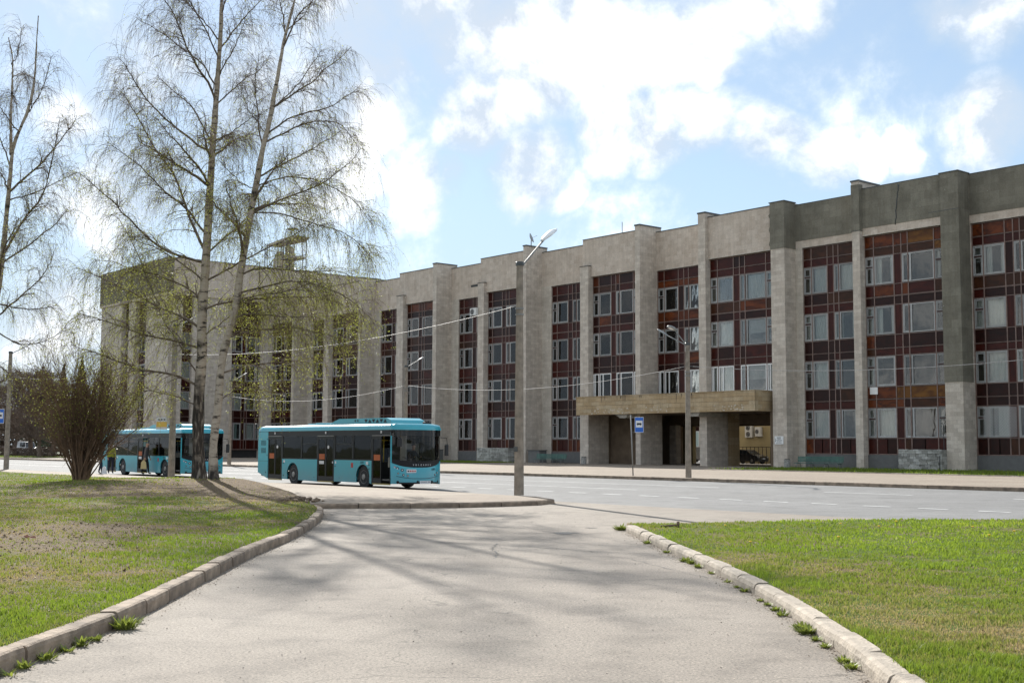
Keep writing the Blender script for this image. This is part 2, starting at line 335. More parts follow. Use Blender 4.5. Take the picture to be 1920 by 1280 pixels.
# ------------------------------------------------------------------ the long building
C0 = 84.1; S0 = 100.0
B = thing('office_building', 'long four storey stone building with tall ribs, brown panelled windows and an entrance canopy', 'building', SCZ(S0, C0, 0), RZ)
def bx(name, sa, sb, c0, c1, z0, z1, mat, parent=B, kind=None):
    s0, s1 = min(sa,sb), max(sa,sb)
    return MB().box(S0-s1, S0-s0, c0-C0, c1-C0, z0, z1).build(name, mat, parent, kind=kind)
G = .15
WB = [(14.8, 17.0), (10.8, 13.0), (6.7, 9.0), (2.65, 4.9)]          # window rows
PB = [(17.8, 18.68), (17.12, 17.68), (13.84, 14.66), (13.12, 13.70), (9.72, 10.66), (9.12, 9.60), (5.72, 6.58), (5.02, 5.60), (1.28, 2.52)]
cube = {}
def ucube(mat):
    if mat not in cube: cube[mat] = MB().box(-.5,.5,-.5,.5,-.5,.5).mesh('panel_'+mat, M[mat])
    return cube[mat]
wcache = {}
def win_meshes(w, h, style):
    k = (round(w,2), round(h,2), style)
    if k in wcache: return wcache[k]
    fm = MB(); fw = .075 if style != 'white' else .09
    mats = [M['frame_grey'], M['frame_brown']] if style != 'white' else [M['frame_white'], M['frame_white']]
    def ring(x0, x1, z0, z1, t, y0, y1):
        fm.box(x0,x1,y0,y1,z0,z0+t); fm.box(x0,x1,y0,y1,z1-t,z1); fm.box(x0,x0+t,y0,y1,z0+t,z1-t); fm.box(x1-t,x1,y0,y1,z0+t,z1-t)
    ring(0, w, 0, h, fw, 0, .12)
    if w < 1.05 and style != 'white':          # narrow casement with a small upper vent
        zt = h*.64; fm.mi = 1; fm.box(fw, w-fw, -.012, .10, zt-.06, zt+.06); fm.mi = 0
        ring(fw+.03, w-fw-.03, fw+.03, zt-.075, .055, .02, .09); ring(fw+.03, w-fw-.03, zt+.075, h-fw-.03, .055, .02, .09)
    elif w > 2.0:                               # one narrow sash, one wide light
        xm = w*.27; fm.box(xm-.05, xm+.05, -.006, .11, fw, h-fw)
        if style != 'white': ring(fw+.02, xm-.07, fw+.02, h-fw-.02, .05, .02, .09)
    elif style == 'white':
        xm = w*.3; fm.box(xm-.05, xm+.05, -.006, .11, fw, h-fw)
    else:
        ring(fw+.02, w-fw-.02, fw+.02, h-fw-.02, .05, .02, .09)
    f = fm.mesh('window_frame_mesh', mats)
    p = MB().box(fw, w-fw, .05, .062, fw, h-fw).mesh('pane_mesh', M['pane'])
    cs = []
    for mode in range(6):
        cb = MB(); y = .28
        def drape(x0, x1, z0, z1, mi):
            n = max(4, int((x1-x0)/.07)); vs = []; fs = []
            ph = rng.uniform(0, 6)
            for i in range(n+1):
                x = x0+(x1-x0)*i/n; yy = y+.035*math.sin(i*1.7+ph)+.02*math.sin(i*.6)
                vs += [(x, yy, z0), (x, yy, z1)]
            for i in range(n): fs.append((2*i, 2*i+2, 2*i+3, 2*i+1))
            cb.mi = mi; cb.add(vs, fs)
        cb_m = 0
        if mode == 1: drape(.05, w-.05, .1, h-.08, 0)
        elif mode == 2: drape(.05, w*.32, .1, h-.08, 0); drape(w*.74, w-.05, .1, h-.08, 0)
        elif mode == 3: drape(.05, w*.6, .1, h-.08, 1)
        elif mode == 4: cb.mi = 2; cb.box(.06, w-.06, y, y+.01, h*.45, h-.08)
        elif mode == 5: drape(w*.4, w-.05, .1, h-.08, 0)
        cs.append(cb.mesh('curtain_mesh', [M['curtain'], M['curtain_teal'], M['blind']]) if mode else None)
    wcache[k] = (f, p, cs); return wcache[k]

panel_specs = []      # (distance, kind, local matrix data)
def bay(fr, x0, x1, dep, whites=(), skipfloors=(), full=True, base=1.28, right_cut=None, seed=0, tone=0, accent={}):
    """one glazed bay; fr = (ox, oy, angle) frame in building coordinates; x to the right, y inward"""
    R = random.Random(seed*13+5); ox, oy, an = fr; ca, sa_ = math.cos(an), math.sin(an)
    def P(x, y, z): return (ox+ca*x-sa_*y, oy+sa_*x+ca*y, z)
    w = x1-x0
    if w > 4.5:
        e = [0, .115, .365, .46, .54, .855, 1.0] if w > 6.6 else [0, .135, .40, .50, .58, .865, 1.0]
        e = [x0+w*q for q in e]
        wins = [(0,1), (1,2), (3,5), (5,6)]; ps = [(2,3)]; cols = [(0,1),(1,2),(2,3),(3,4),(4,5),(5,6)]
    elif w > 2.2:
        e = [x0+w*q for q in (0,.22,.62,.80,1)]; wins = [(0,1),(1,2),(3,4)]; ps=[(2,3)]; cols=[(0,1),(1,2),(2,3),(3,4)]
    else:
        e = [x0, x1]; wins = [(0,1)]; ps = []; cols = [(0,1)]
    mt = .045
    mu = MB()
    zb = base
    segs_open = [f for f in range(4) if f not in skipfloors]
    zlow = base if 3 in segs_open else 4.95
    for q in e: mu.box(q-mt, q+mt, -.03, .05, zlow, 18.72)
    for (a, b_) in PB:
        if b_ < zlow: continue
        for zz in (a-.05, b_+.05):
            mu.box(x0, x1, -.022, .045, zz-.028, zz+.028)
    mu.box(x0, x1, .005, .05, zlow, zlow+.08)
    g = mu.build('mullion_grid', M['mullion'], B); g.location = P(0, dep, 0); g.rotation_euler = (0,0,an)
    g.location.z = 0
    pal = [['wood_dark']*7+['wood_red']*7+['wood_brown']*2+['wood_orange'],
           ['wood_dark']*5+['wood_red']*5+['wood_brown']*2+['wood_orange'],
           ['wood_dark']*7+['wood_red']*3+['wood_brown']*2][tone]
    def panel(xa, xb, za, zb_, k):
        c = P((xa+xb)/2, dep+.03, (za+zb_)/2)
        panel_specs.append((k, c, an, (xb-xa-.085, .03, zb_-za-.01)))
    for bi, (za, zb_) in enumerate(PB):
        if zb_ < zlow: continue
        rowk = R.choice(pal)
        pb = accent.get(bi, pal)
        if bi in accent: rowk = R.choice(pb)
        for (a, b_) in cols:
            if bi == 8:                      # upright boards under the ground floor windows
                n = 2 if e[b_]-e[a] > 1.2 else 1
                for q in range(n):
                    xa = e[a]+(e[b_]-e[a])*q/n; xb = e[a]+(e[b_]-e[a])*(q+1)/n
                    panel(xa, xb, base+.06, zb_, R.choice(['wood_dark','wood_red','wood_brown','wood_red']+(['wood_orange'] if tone<2 else [])))
            else:
                panel(e[a], e[b_], za, zb_, rowk if R.random() < .72 else R.choice(pb))
    for fi, (za, zb_) in enumerate(WB):
        if fi in skipfloors: continue
        for (a, b_) in ps: panel(e[a], e[b_], za-.1, zb_+.07, R.choice(['wood_dark','wood_red','wood_red']))
        white = fi in whites
        cr = R.random()
        for (a, b_) in wins:
            wa, wb = e[a]+.05, e[b_]-.05; zz0 = za-.02 if not white else za-.02
            f, p, cs = win_meshes(wb-wa, zb_-za+.04, 'white' if white else 'std')
            fo = link('window', f, B, P(wa, dep-.02, zz0), (0,0,an))
            link('pane', p, fo)
            q = R.random()
            md = 0 if q < .26 else (1 if q < .54 else (2 if q < .72 else (3 if q < .80 else (4 if q < .88 else 5))))
            if cr > .8 and b_ <= 2: md = 1
            if cs[md]: link('curtain', cs[md], fo)
FR = (0, 0, 0)
def lx(s): return S0-s

# ribs (fins): s left, s right, top, front inset, depth
fins = [(33.6,32.2,23.0,'b',3.0),(41.6,40.6,19.9,'s',3.0),(49.6,48.14,22.6,'b',3.0),(57.5,56.8,23.25,'s',3.0),(65.7,64.25,22.75,'b',3.0),(73.9,73.05,23.0,'s',2.9),(81.9,81.27,23.0,'b',3.0),
        (89.6,88.4,19.85,'s',3.0),(98.42,97.95,23.05,'b',3.0),(106.18,105.12,19.85,'s',3.0),(114.6,113.9,22.95,'b',3.0),(121.96,120.6,19.85,'s',3.0),(130.4,129.95,22.95,'b',3.0),
        (138.6,137.4,19.85,'s',3.0),(146.9,146.3,22.95,'b',3.0),(154.9,153.4,22.4,'s',3.0)]
for (sl, sr, zt, kd, dp) in fins:
    tall = zt > 21
    bx('rib', sl, sr, C0, C0+dp, G, zt, M['stone_grey'])
    if kd == 'b' or tall:
        if sl not in (49.6, 65.7): bx('rib_cap', sl+.06, sr-.06, C0-.06, C0+dp, zt, zt+.13, M['coping'])
# parapets, lintels, roof edge
REC = {33.6:1.6, 49.6:1.6, 65.7:1.55, 81.9:2.3, 98.42:2.3, 114.6:2.2, 130.4:2.2, 146.9:2.2}
segs = []   # (s_left, s_right, inset, forward?)
for i in range(len(fins)-1):
    a, b = fins[i], fins[i+1]        # a is right, b is left
    if a[3] == 'b': pass
    sL, sR = b[1], a[0]
    if b[3] == 's':    # between small rib b (left) and big rib a (right): forward segment
        segs.append((sL, sR, .40, True, a, b))
    else:              # between big rib b (left) and small rib a (right): recessed
        segs.append((sL, sR, REC.get(b[0], 2.2), False, a, b))
for k, (sL, sR, ins, fwd, a, b) in enumerate(segs):
    zt = 22.62 if fwd else 22.55
    xl = sL; xr = sR
    if fwd and b[2] < 21: xl = b[0]          # the forward parapet passes above the small rib
    c0 = C0+ins
    coated = sL < 66
    mt = 'stone_pink'
    bx('parapet', xl-.002, xr+.002, c0, C0+3.1, 18.78, zt, M[mt])
    bx('roof_edge', xl, xr+.004, c0-.05, C0+3.2, zt, zt+.07, M['coping'])
    if coated: bx('render_coat', xl-.003, xr+.003, c0-.035, c0+.01, 19.42, zt-.003, M['coat'])
    if fwd and b[2] < 21:
        bx('rib_cap', b[0]+.04, b[1]-.04, C0-.05, C0+ins, b[2], b[2]+.06, M['coping'])
    # coursing of the lintel slabs: shallow soffit strip
    bx('lintel', xl-.004, xr+.004, c0-.012, c0+.15, 18.78, 18.86, M['stone_strip'])
# green render over ribs
bx('render_coat', 49.63, 48.11, C0-.035, C0+1.5, 6.75, 22.62, M['coat'])
bx('roof_edge', 49.7, 48.05, C0-.09, C0+1.6, 22.62, 22.69, M['coping'])
bx('render_coat', 65.73, 64.22, C0-.035, C0+1.55, 18.75, 22.77, M['coat'])
bx('roof_edge', 65.8, 64.15, C0-.09, C0+1.6, 22.77, 22.84, M['coping'])
bx('render_coat', 57.53, 56.77, C0-.03, C0+.5, 19.2, 23.0, M['coat'])
bx('render_coat', 41.63, 40.57, C0-.03, C0+.4, 19.2, 19.87, M['coat'])
# wavy torn edge of the render on the parapet left of the rib
wv = MB(); pts = [(lx(65.7), 19.0)]
for i in range(15):
    z = 19.0+i*(22.55-19.0)/14; pts.append((lx(65.7)-.30-.16*math.sin(i*1.3)-.07*math.sin(i*3.1), z))
pts.append((lx(65.7), 22.55)); wv.prism(pts, 1, .365, .40); wv.build('render_edge', M['coat'], B)
# cracks and patches in the render
ck = MB(); R9 = random.Random(3); x = lx(53.4); z = 22.45; pp = [(x, C0+.36-C0, z)]
while z > 19.5:
    z -= R9.uniform(.15,.35); x += R9.uniform(-.10,.05); pp.append((x, .36, z))
ck.tube(pp, [.10]+[.045]*(len(pp)-1), 4); ck.build('render_crack', M['coping'], B)
MB().box(lx(53.1), lx(52.4), .357, .368, 20.9, 21.5).build('render_patch', M['coat'], B)
for (sa, sb, zz, dd) in [(50.6,48.1,19.75,-.045),(57.6,56.7,19.22,-.04)]:
    MB().box(lx(sa), lx(sb), dd, dd+.02, zz, zz+.035).build('render_crack', M['coping'], B)
# mortise hole left of rib 56
bx('wall_niche', 110.2, 108.9, C0+2.18, C0+2.3, 20.0, 20.25, M['dark_metal'])

# glazed bays
entr = lambda s: 66 < s < 88.3
for k, (sL, sR, ins, fwd, a, b) in enumerate(segs):
    if fwd:
        d = ins+.28; l = sL; r = sR; strip = 0
    else:
        strip = {65.7:.68, 98.42:1.45, 114.6:1.4, 130.4:1.3, 146.9:1.2}.get(b[0], .05)
        d = ins+.16; l = sL-strip; r = sR
        if strip > .1: bx('pier_strip', sL, l, C0+ins-.002, C0+3.0, G, 18.78, M['stone_strip'])
    mid = (sL+sR)/2
    skip = (3,) if entr(mid) else ()
    wh = (2,) if entr(mid) else ((0,) if False else ())
    tone = 1 if mid < 58 else (2 if mid > 110 else 0)
    AM = ['wood_amber','wood_amber','wood_orange','wood_brown']; acc = {}
    if 49 < mid < 57: acc = {0:AM, 1:AM, 6:AM, 2:['wood_orange','wood_red','wood_brown']}
    elif 41 < mid < 48: acc = {0:AM+['wood_dark'], 4:['wood_orange','wood_dark']}
    elif 66 < mid < 73: acc = {1:['wood_orange','wood_brown','wood_red']}
    elif 115 < mid < 121: acc = {0:['wood_orange','wood_orange','wood_amber']}
    bay(FR, lx(l), lx(r), d, wh, skip, seed=k+3, tone=tone, accent=acc)
    if not skip:
        bx('plinth', l-.002, r+.002, C0+d-.10, C0+3.0, G, 1.27, M['plinth'])
    else:
        bx('wall', l-.002, r+.002, C0+d+.04, C0+3.0, 4.92, 6.6, M['brown_wall'])
# orange and amber accents as in the photograph are left to the palettes; interior floors and back wall
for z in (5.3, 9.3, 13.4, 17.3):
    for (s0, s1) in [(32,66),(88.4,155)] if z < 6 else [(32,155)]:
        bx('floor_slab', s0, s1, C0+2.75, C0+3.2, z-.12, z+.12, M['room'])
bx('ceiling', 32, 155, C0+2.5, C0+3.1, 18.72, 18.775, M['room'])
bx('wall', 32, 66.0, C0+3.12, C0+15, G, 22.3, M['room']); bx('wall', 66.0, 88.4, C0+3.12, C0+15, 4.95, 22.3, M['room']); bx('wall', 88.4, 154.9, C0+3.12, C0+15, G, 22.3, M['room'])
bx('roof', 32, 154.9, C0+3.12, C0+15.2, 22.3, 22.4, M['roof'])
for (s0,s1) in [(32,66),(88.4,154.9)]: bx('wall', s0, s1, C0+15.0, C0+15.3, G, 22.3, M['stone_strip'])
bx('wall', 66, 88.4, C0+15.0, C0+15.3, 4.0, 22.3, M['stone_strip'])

# rough stone boxes at the foot of two bays
def stonebox(sl, sr, c0, c1, z1):
    core = bx('stone_base', sl, sr, c0+.05, c1, G, z1-.03, M['stone_rough']); R = random.Random(int(sl*10))
    z = G; r = 0
    while z < z1-.08:
        h = R.uniform(.17,.23); h = min(h, z1-z); x = lx(sl)
        while x < lx(sr)-.05:
            w = min(R.uniform(.3,.62), lx(sr)-x); j = R.uniform(0,.05)
            if R.random() > .12:
                MB().cham(x+.006, x+w-.006, c0-C0-j+.02, c0-C0+.06, z+.006, z+h-.006, .012).build('stone', M['stone_rough'], core)
            x += w
        z += h
stonebox(53.25, 49.6, 83.35, 84.75, 1.72)
stonebox(105.2, 99.9, 83.35, 84.75, 1.68)
# drain pipe at the big rib on the right
MB().tube([(lx(49.75),-.78,.15),(lx(49.75),-.78,1.2),(lx(49.75),-.12,1.6),(lx(49.75),-.12,3.6),(lx(49.95),-.05,3.7)], .03, 6).build('cable_pipe', M['dark_metal'], B)

# entrance canopy
cn = bx('canopy', 88.3, 66.3, C0-1.62, C0+.9, 4.96, 6.58, M['stone_tan'])
R = random.Random(11)
for (row, z0, z1) in [(0,4.9,5.32),(1,5.325,5.76),(2,5.765,6.19),(3,6.195,6.62)]:
    x = lx(88.35); 
    while x < lx(66.25)-.05:
        w = min(R.choice([1.1,1.4,1.7,2.2])*R.uniform(.9,1.1), lx(66.25)-x)
        MB().cham(x+.004, x+w-.004, -1.70-R.uniform(0,.008), -1.61, z0+.004, z1-.004, .006).build('canopy_slab', M['stone_tan'], cn); x += w
    y = -1.60
    for w in (1.3, 1.25):
        MB().cham(lx(66.3)-.01, lx(66.22)+R.uniform(0,.006), y+.004, y+w-.004, z0+.004, z1-.004, .006).build('canopy_slab', M['stone_tan'], cn); y += w
MB().box(lx(88.4), lx(66.2), -1.76, .5, 6.625, 6.68).build('canopy_coping', M['stone_tan'], B)
# ceiling of the passage and beams
bx('ceiling', 88.4, 66, C0+.9, C0+15, 4.93, 5.05, M['brown_wall'])
for sx in (82.9, 73.9):     # haunches under the canopy
    MB().prism([(lx(sx)-.5, 4.9), (lx(sx)+1.2, 4.9), (lx(sx)+1.0, 4.55), (lx(sx)+.2, 4.55)], 1, -1.3, 1.9).build('bracket', M['concrete'], B)
bx('wall', 91, 82.9, 87.2, 87.5, G, 4.93, M['brown_wall']); bx('wall', 88.6, 88.35, 86.9, 99.1, G, 4.93, M['brown_wall'])
bx('wall', 87.0, 84.75, 91.9, 92.3, G, 4.93, M['brown_wall']); bx('wall', 84.75, 83.9, 91.9, 92.6, G, 4.93, M['stone_grey'])
bx('beam', 88.3, 66.2, 91.8, 92.7, 4.0, 4.93, M['brown_wall'])
bx('wall', 87.5, 86.1, 96.9, 97.4, G, 4.93, M['yellow_wall']); bx('beam', 88.3, 66.2, 96.8, 97.5, 4.0, 4.93, M['brown_wall'])
bx('wall', 73.9, 73.05, 86.9, 88.6, G, 4.93, M['stone_tan'])
bx('wall', 66.3, 65.9, 84.5, 99.1, G, 4.93, M['brown_wall'])
bx('wall', 87.2, 66.0, 103.8, 104.4, G, 6.0, M['yellow_wall']) if False else None
# low wing behind the right half of the passage
yw = thing('courtyard_annex', 'yellow plastered annex wall seen through the entrance passage with two cooling units', 'building', SCZ(80, 104, 0), RZ)
MB().box(-6.8, 14, 0, 8, .1, 6.2).build('wall', M['yellow_wall'], yw); MB().box(-7, 14.2, -.2, 8.2, 6.2, 6.35).build('roof', M['roof'], yw)
cb = thing('courtyard_building', 'far courtyard block with white framed windows seen through the passage gap', 'building', SCZ(112, 126, 0), RZ)
MB().box(-14, 20, 0, 9, .1, 9).build('wall', M['stone_grey'], cb)
MB().box(-14, 20, -.06, 0, .15, 1.7).build('plinth', M['wood_red'], cb); MB().box(-14.3,20.3,-.3,9,9,9.2).build('roof', M['roof'], cb)
for i in range(11):
    x = -13+i*3; f = MB(); f.box(x, x+2.2, -.05, .03, 1.9, 2.0); f.box(x, x+2.2, -.05, .03, 3.9, 4.02)
    for q in (0,.7,1.45,2.12): f.box(x+q, x+q+.08, -.05, .03, 2.0, 3.9)
    fo = f.build('window', M['frame_white'], cb); MB().box(x+.05, x+2.15, -.02, -.01, 2.0, 3.9).build('pane', M['curtain_teal'], fo)
    MB().box(x, x+2.2, -.03, 0, 4.02, 5.2).build('panel', M['wood_dark'], cb)

# the taller hall block at the left end
Hc, Hs0, Hs1, Ht = 69.9, 154.9, 178.3, 27.0
bx('wall', Hs1, Hs0+.9, Hc+.8, 118, G, 26.6, M['room'])
bx('hall_parapet', Hs1+.2, Hs0-.2, Hc-.2, Hc+1.0, 22.0, Ht, M['stone_pink']); bx('roof_edge', Hs1+.25, Hs0-.25, Hc-.25, Hc+1.1, Ht, Ht+.07, M['coping'])
bx('hall_parapet', Hs0+1.0, Hs0-.2, Hc+1.0, 112, 22.0, Ht, M['stone_pink']); bx('roof_edge', Hs0+1.1, Hs0-.25, Hc+1.1, 112, Ht, Ht+.07, M['coping'])
bx('hall_parapet', Hs1+.2, Hs1-1, Hc+1.0, 112, G, Ht, M['stone_pink']); bx('roof', Hs1-.9, Hs0+.9, Hc+1, 118, 26.6, 26.75, M['roof'])
bx('render_coat', Hs1+.23, Hs0-.23, Hc-.235, Hc+.5, 22.35, Ht-.02, M['coat'])
# front face piers with two slot bays
for (sa, sb) in [(178.3,170.7),(168.2,166.0),(162.2,154.9)]: bx('rib', sa, sb, Hc, Hc+1.2, G, 22.0, M['stone_grey'])
for (sa, sb) in [(170.7,168.2),(166.0,162.2)]:
    bay(FR, lx(sa), lx(sb), Hc-C0+.7, (), (), seed=int(sa), tone=2)
# right wall: frame turned 90 degrees, x runs deeper into the block
FW = (lx(Hs0), Hc-C0, math.pi/2)
def wallr(ca_, cb_, z0, z1, mat, name='wall', out=0.0, th=1.0): return bx(name, Hs0-out, Hs0+th, ca_, cb_, z0, z1, mat)
wallr(69.9+1.2, 71.9, G, 22.0, M['stone_grey'], 'rib'); wallr(73.4, 79.3, G, 22.0, M['stone_grey'], 'rib'); wallr(83.9, 84.1, G, 22, M['stone_grey'], 'rib')
bay(FW, 2.0, 3.5, .5, (), (), seed=71, tone=2); bay(FW, 9.4, 14.0, .5, (), (), seed=77, tone=2)
for (ca_, cb_) in [(71.9,73.4),(79.3,83.9)]: wallr(ca_, cb_, 18.75, 22.0, M['wood_dark'], 'panel', -.5)
for (sa, sb) in [(170.7,168.2),(166.0,162.2)]: bx('panel', sa, sb, Hc+.66, Hc+.9, 18.75, 22.0, M['wood_dark'])

# window panels: the 300 that show largest as parts, the rest joined
eye = Vector((0,0,EYE)); mw = Matrix.Translation(B.location) @ Matrix.Rotation(RZ, 4, 'Z')
def pkey(p):
    w = mw @ Vector(p[1]); return (w-eye).length/ math.sqrt(p[3][0]*p[3][2])
vis = lambda p: abs((mw@Vector(p[1])).x/(mw@Vector(p[1])).y) < .43
panel_specs.sort(key=lambda p: (not vis(p), pkey(p)))
rest = {}
for i, (k, c, an, sc) in enumerate(panel_specs):
    if i < 295: link('panel', ucube(k), B, c, (0,0,an), sc)
    else: rest.setdefault('all', []).append((k, c, an, sc))
rb = MB(); names = ['wood_dark','wood_red','wood_brown','wood_orange','wood_amber']
for (k, c, an, sc) in rest.get('all', []):
    rb.mi = names.index(k); ca, sn = math.cos(an), math.sin(an); vs = []
    for (x,y,z) in [(-.5,-.5,-.5),(.5,-.5,-.5),(.5,.5,-.5),(-.5,.5,-.5),(-.5,-.5,.5),(.5,-.5,.5),(.5,.5,.5),(-.5,.5,.5)]:
        X, Y, Z = x*sc[0], y*sc[1], z*sc[2]; vs.append((c[0]+ca*X-sn*Y, c[1]+sn*X+ca*Y, c[2]+Z))
    rb.add(vs, [(3,2,1,0),(4,5,6,7),(0,1,5,4),(1,2,6,5),(2,3,7,6),(3,0,4,7)])
rb.build('panel', [M[n] for n in names], B, kind='stuff')
print('panels', len(panel_specs))

# open metal belfry on the hall roof
bf = thing('roof_lantern', 'open metal roof tower with two flat hoods standing on the hall roof behind the birches', 'roof tower', SCZ(163, 92, 26.75), RZ)
b_ = MB()
for x in (-4.0,-3.2,0,2.6,3.6):
    for y in (-1.4,1.4): b_.tube([(x,y,0),(x,y,5.8)], .06, 5)
for x in (-3.6,-2.6,1.0,1.6,3.1):
    b_.tube([(x,-1.4,0),(x,-1.4,5.6)], .035, 4)
for z in (1.8, 3.6):
    for y in (-1.4,1.4): b_.tube([(-4.0,y,z),(3.6,y,z)], .05, 4)
b_.build('post', M['coping'], bf)
MB().prism([(-4.2,5.6),(3.8,5.5),(5.0,6.0),(2.4,6.15),(-2.5,5.85)],1,-1.2,1.2).build('hood', M['stone_strip'], bf)
MB().prism([(-3.2,.2),(-1.2,.2),(-1.2,3.8),(-1.8,4.6),(-2.9,3.4)],1,-.5,.5).build('fin_wall', M['stone_strip'], bf)
MB().prism([(.6,.1),(1.7,.1),(1.7,4.6),(.6,5.2)],1,-.5,.5).build('fin_wall', M['stone_strip'], bf)
MB().prism([(.3,2.9),(4.0,2.9),(4.0,3.2),(.3,3.4)],1,-1.2,1.2).build('hood', M['stone_strip'], bf)
q_ = MB()
for x in (.8,1.4,2.0,2.6): q_.tube([(x,-.5,6.2),(x,-.5,7.6)], .05, 4); q_.tube([(x,.5,6.2),(x,.5,7.6)], .05, 4)
q_.box(.8,2.6,-.5,.5,7.5,7.62); q_.build('vent_frame', M['coping'], bf)

# painted lattice grille over the ground floor windows right of the green rib, small paper signs
for (sl, w) in [(47.55,.75),(46.7,1.75),(44.3,1.6)]:
    gm = MB(); x0 = lx(sl); y = 1.6+.16-.05; n = int((w+2.2)/.22)
    for d_ in (1,-1):
        for i in range(-12, 24):
            # diagonal bars clipped to the opening
            a = i*.22; pts = []
            for (z) in (0, 2.2):
                pass
            u0, u1 = (a, a+2.2) if d_ == 1 else (a+2.2, a); q0, q1 = 0.0, 1.0
            if abs(u1-u0) > 0:
                ta, tb_ = (0-u0)/(u1-u0), (w-u0)/(u1-u0); lo_, hi_ = max(0,min(ta,tb_)), min(1,max(ta,tb_))
                if hi_-lo_ > .03: gm.tube([(x0+u0+(u1-u0)*lo_, y, 2.67+2.2*lo_),(x0+u0+(u1-u0)*hi_, y, 2.67+2.2*hi_)], .016, 3, False)
    gm.build('window_grille', M['frame_white'], B)
MB().box(lx(56.55), lx(55.85), .64, .66, 6.05, 6.62).build('paper_sign', M['frame_white'], B)
MB().box(lx(91.3), lx(90.1), 2.3+.02-.1, 2.34-.1, 1.6, 2.5).build('wall_board', M['stone_pink'], B)
# dark run-off streaks and lime bloom on the canopy face
M['stain'] = plain('water_stain', (.07,.055,.045), .9); M['bloom'] = plain('lime_bloom', (.56,.49,.38), .9, var=.3, scale=20)
R = random.Random(21)
for (x, n) in [(lx(84.3),2),(lx(82.3),6),(lx(79.5),2),(lx(74.6),2),(lx(72.9),2)]:
    for i in range(n):
        xx = x+R.uniform(-.7,.7); h = R.uniform(.25,.75); w = R.uniform(.015,.05)
        MB().prism([(xx-w,6.61),(xx+w,6.61),(xx+w*.6,6.61-h*.6),(xx,6.61-h),(xx-w*.5,6.61-h*.5)],1,-1.722,-1.712).build('stain', M['stain'], cn)
for (x, n) in [(lx(86),9),(lx(83.7),12),(lx(81.8),12),(lx(78.2),6),(lx(76.9),9),(lx(70),9),(lx(68.3),16)]:
    for i in range(n):
        xx = x+R.uniform(-.8,.8); zz = 5.0+.5*R.random()**1.6; r_ = R.uniform(.03,.15)
        MB().prism([(xx+math.cos(a)*r_*R.uniform(.4,1.3), zz+math.sin(a)*r_*R.uniform(.2,.8)) for a in [2*math.pi*k/9 for k in range(9)]],1,-1.720,-1.712).build('bloom', M['bloom'], cn)
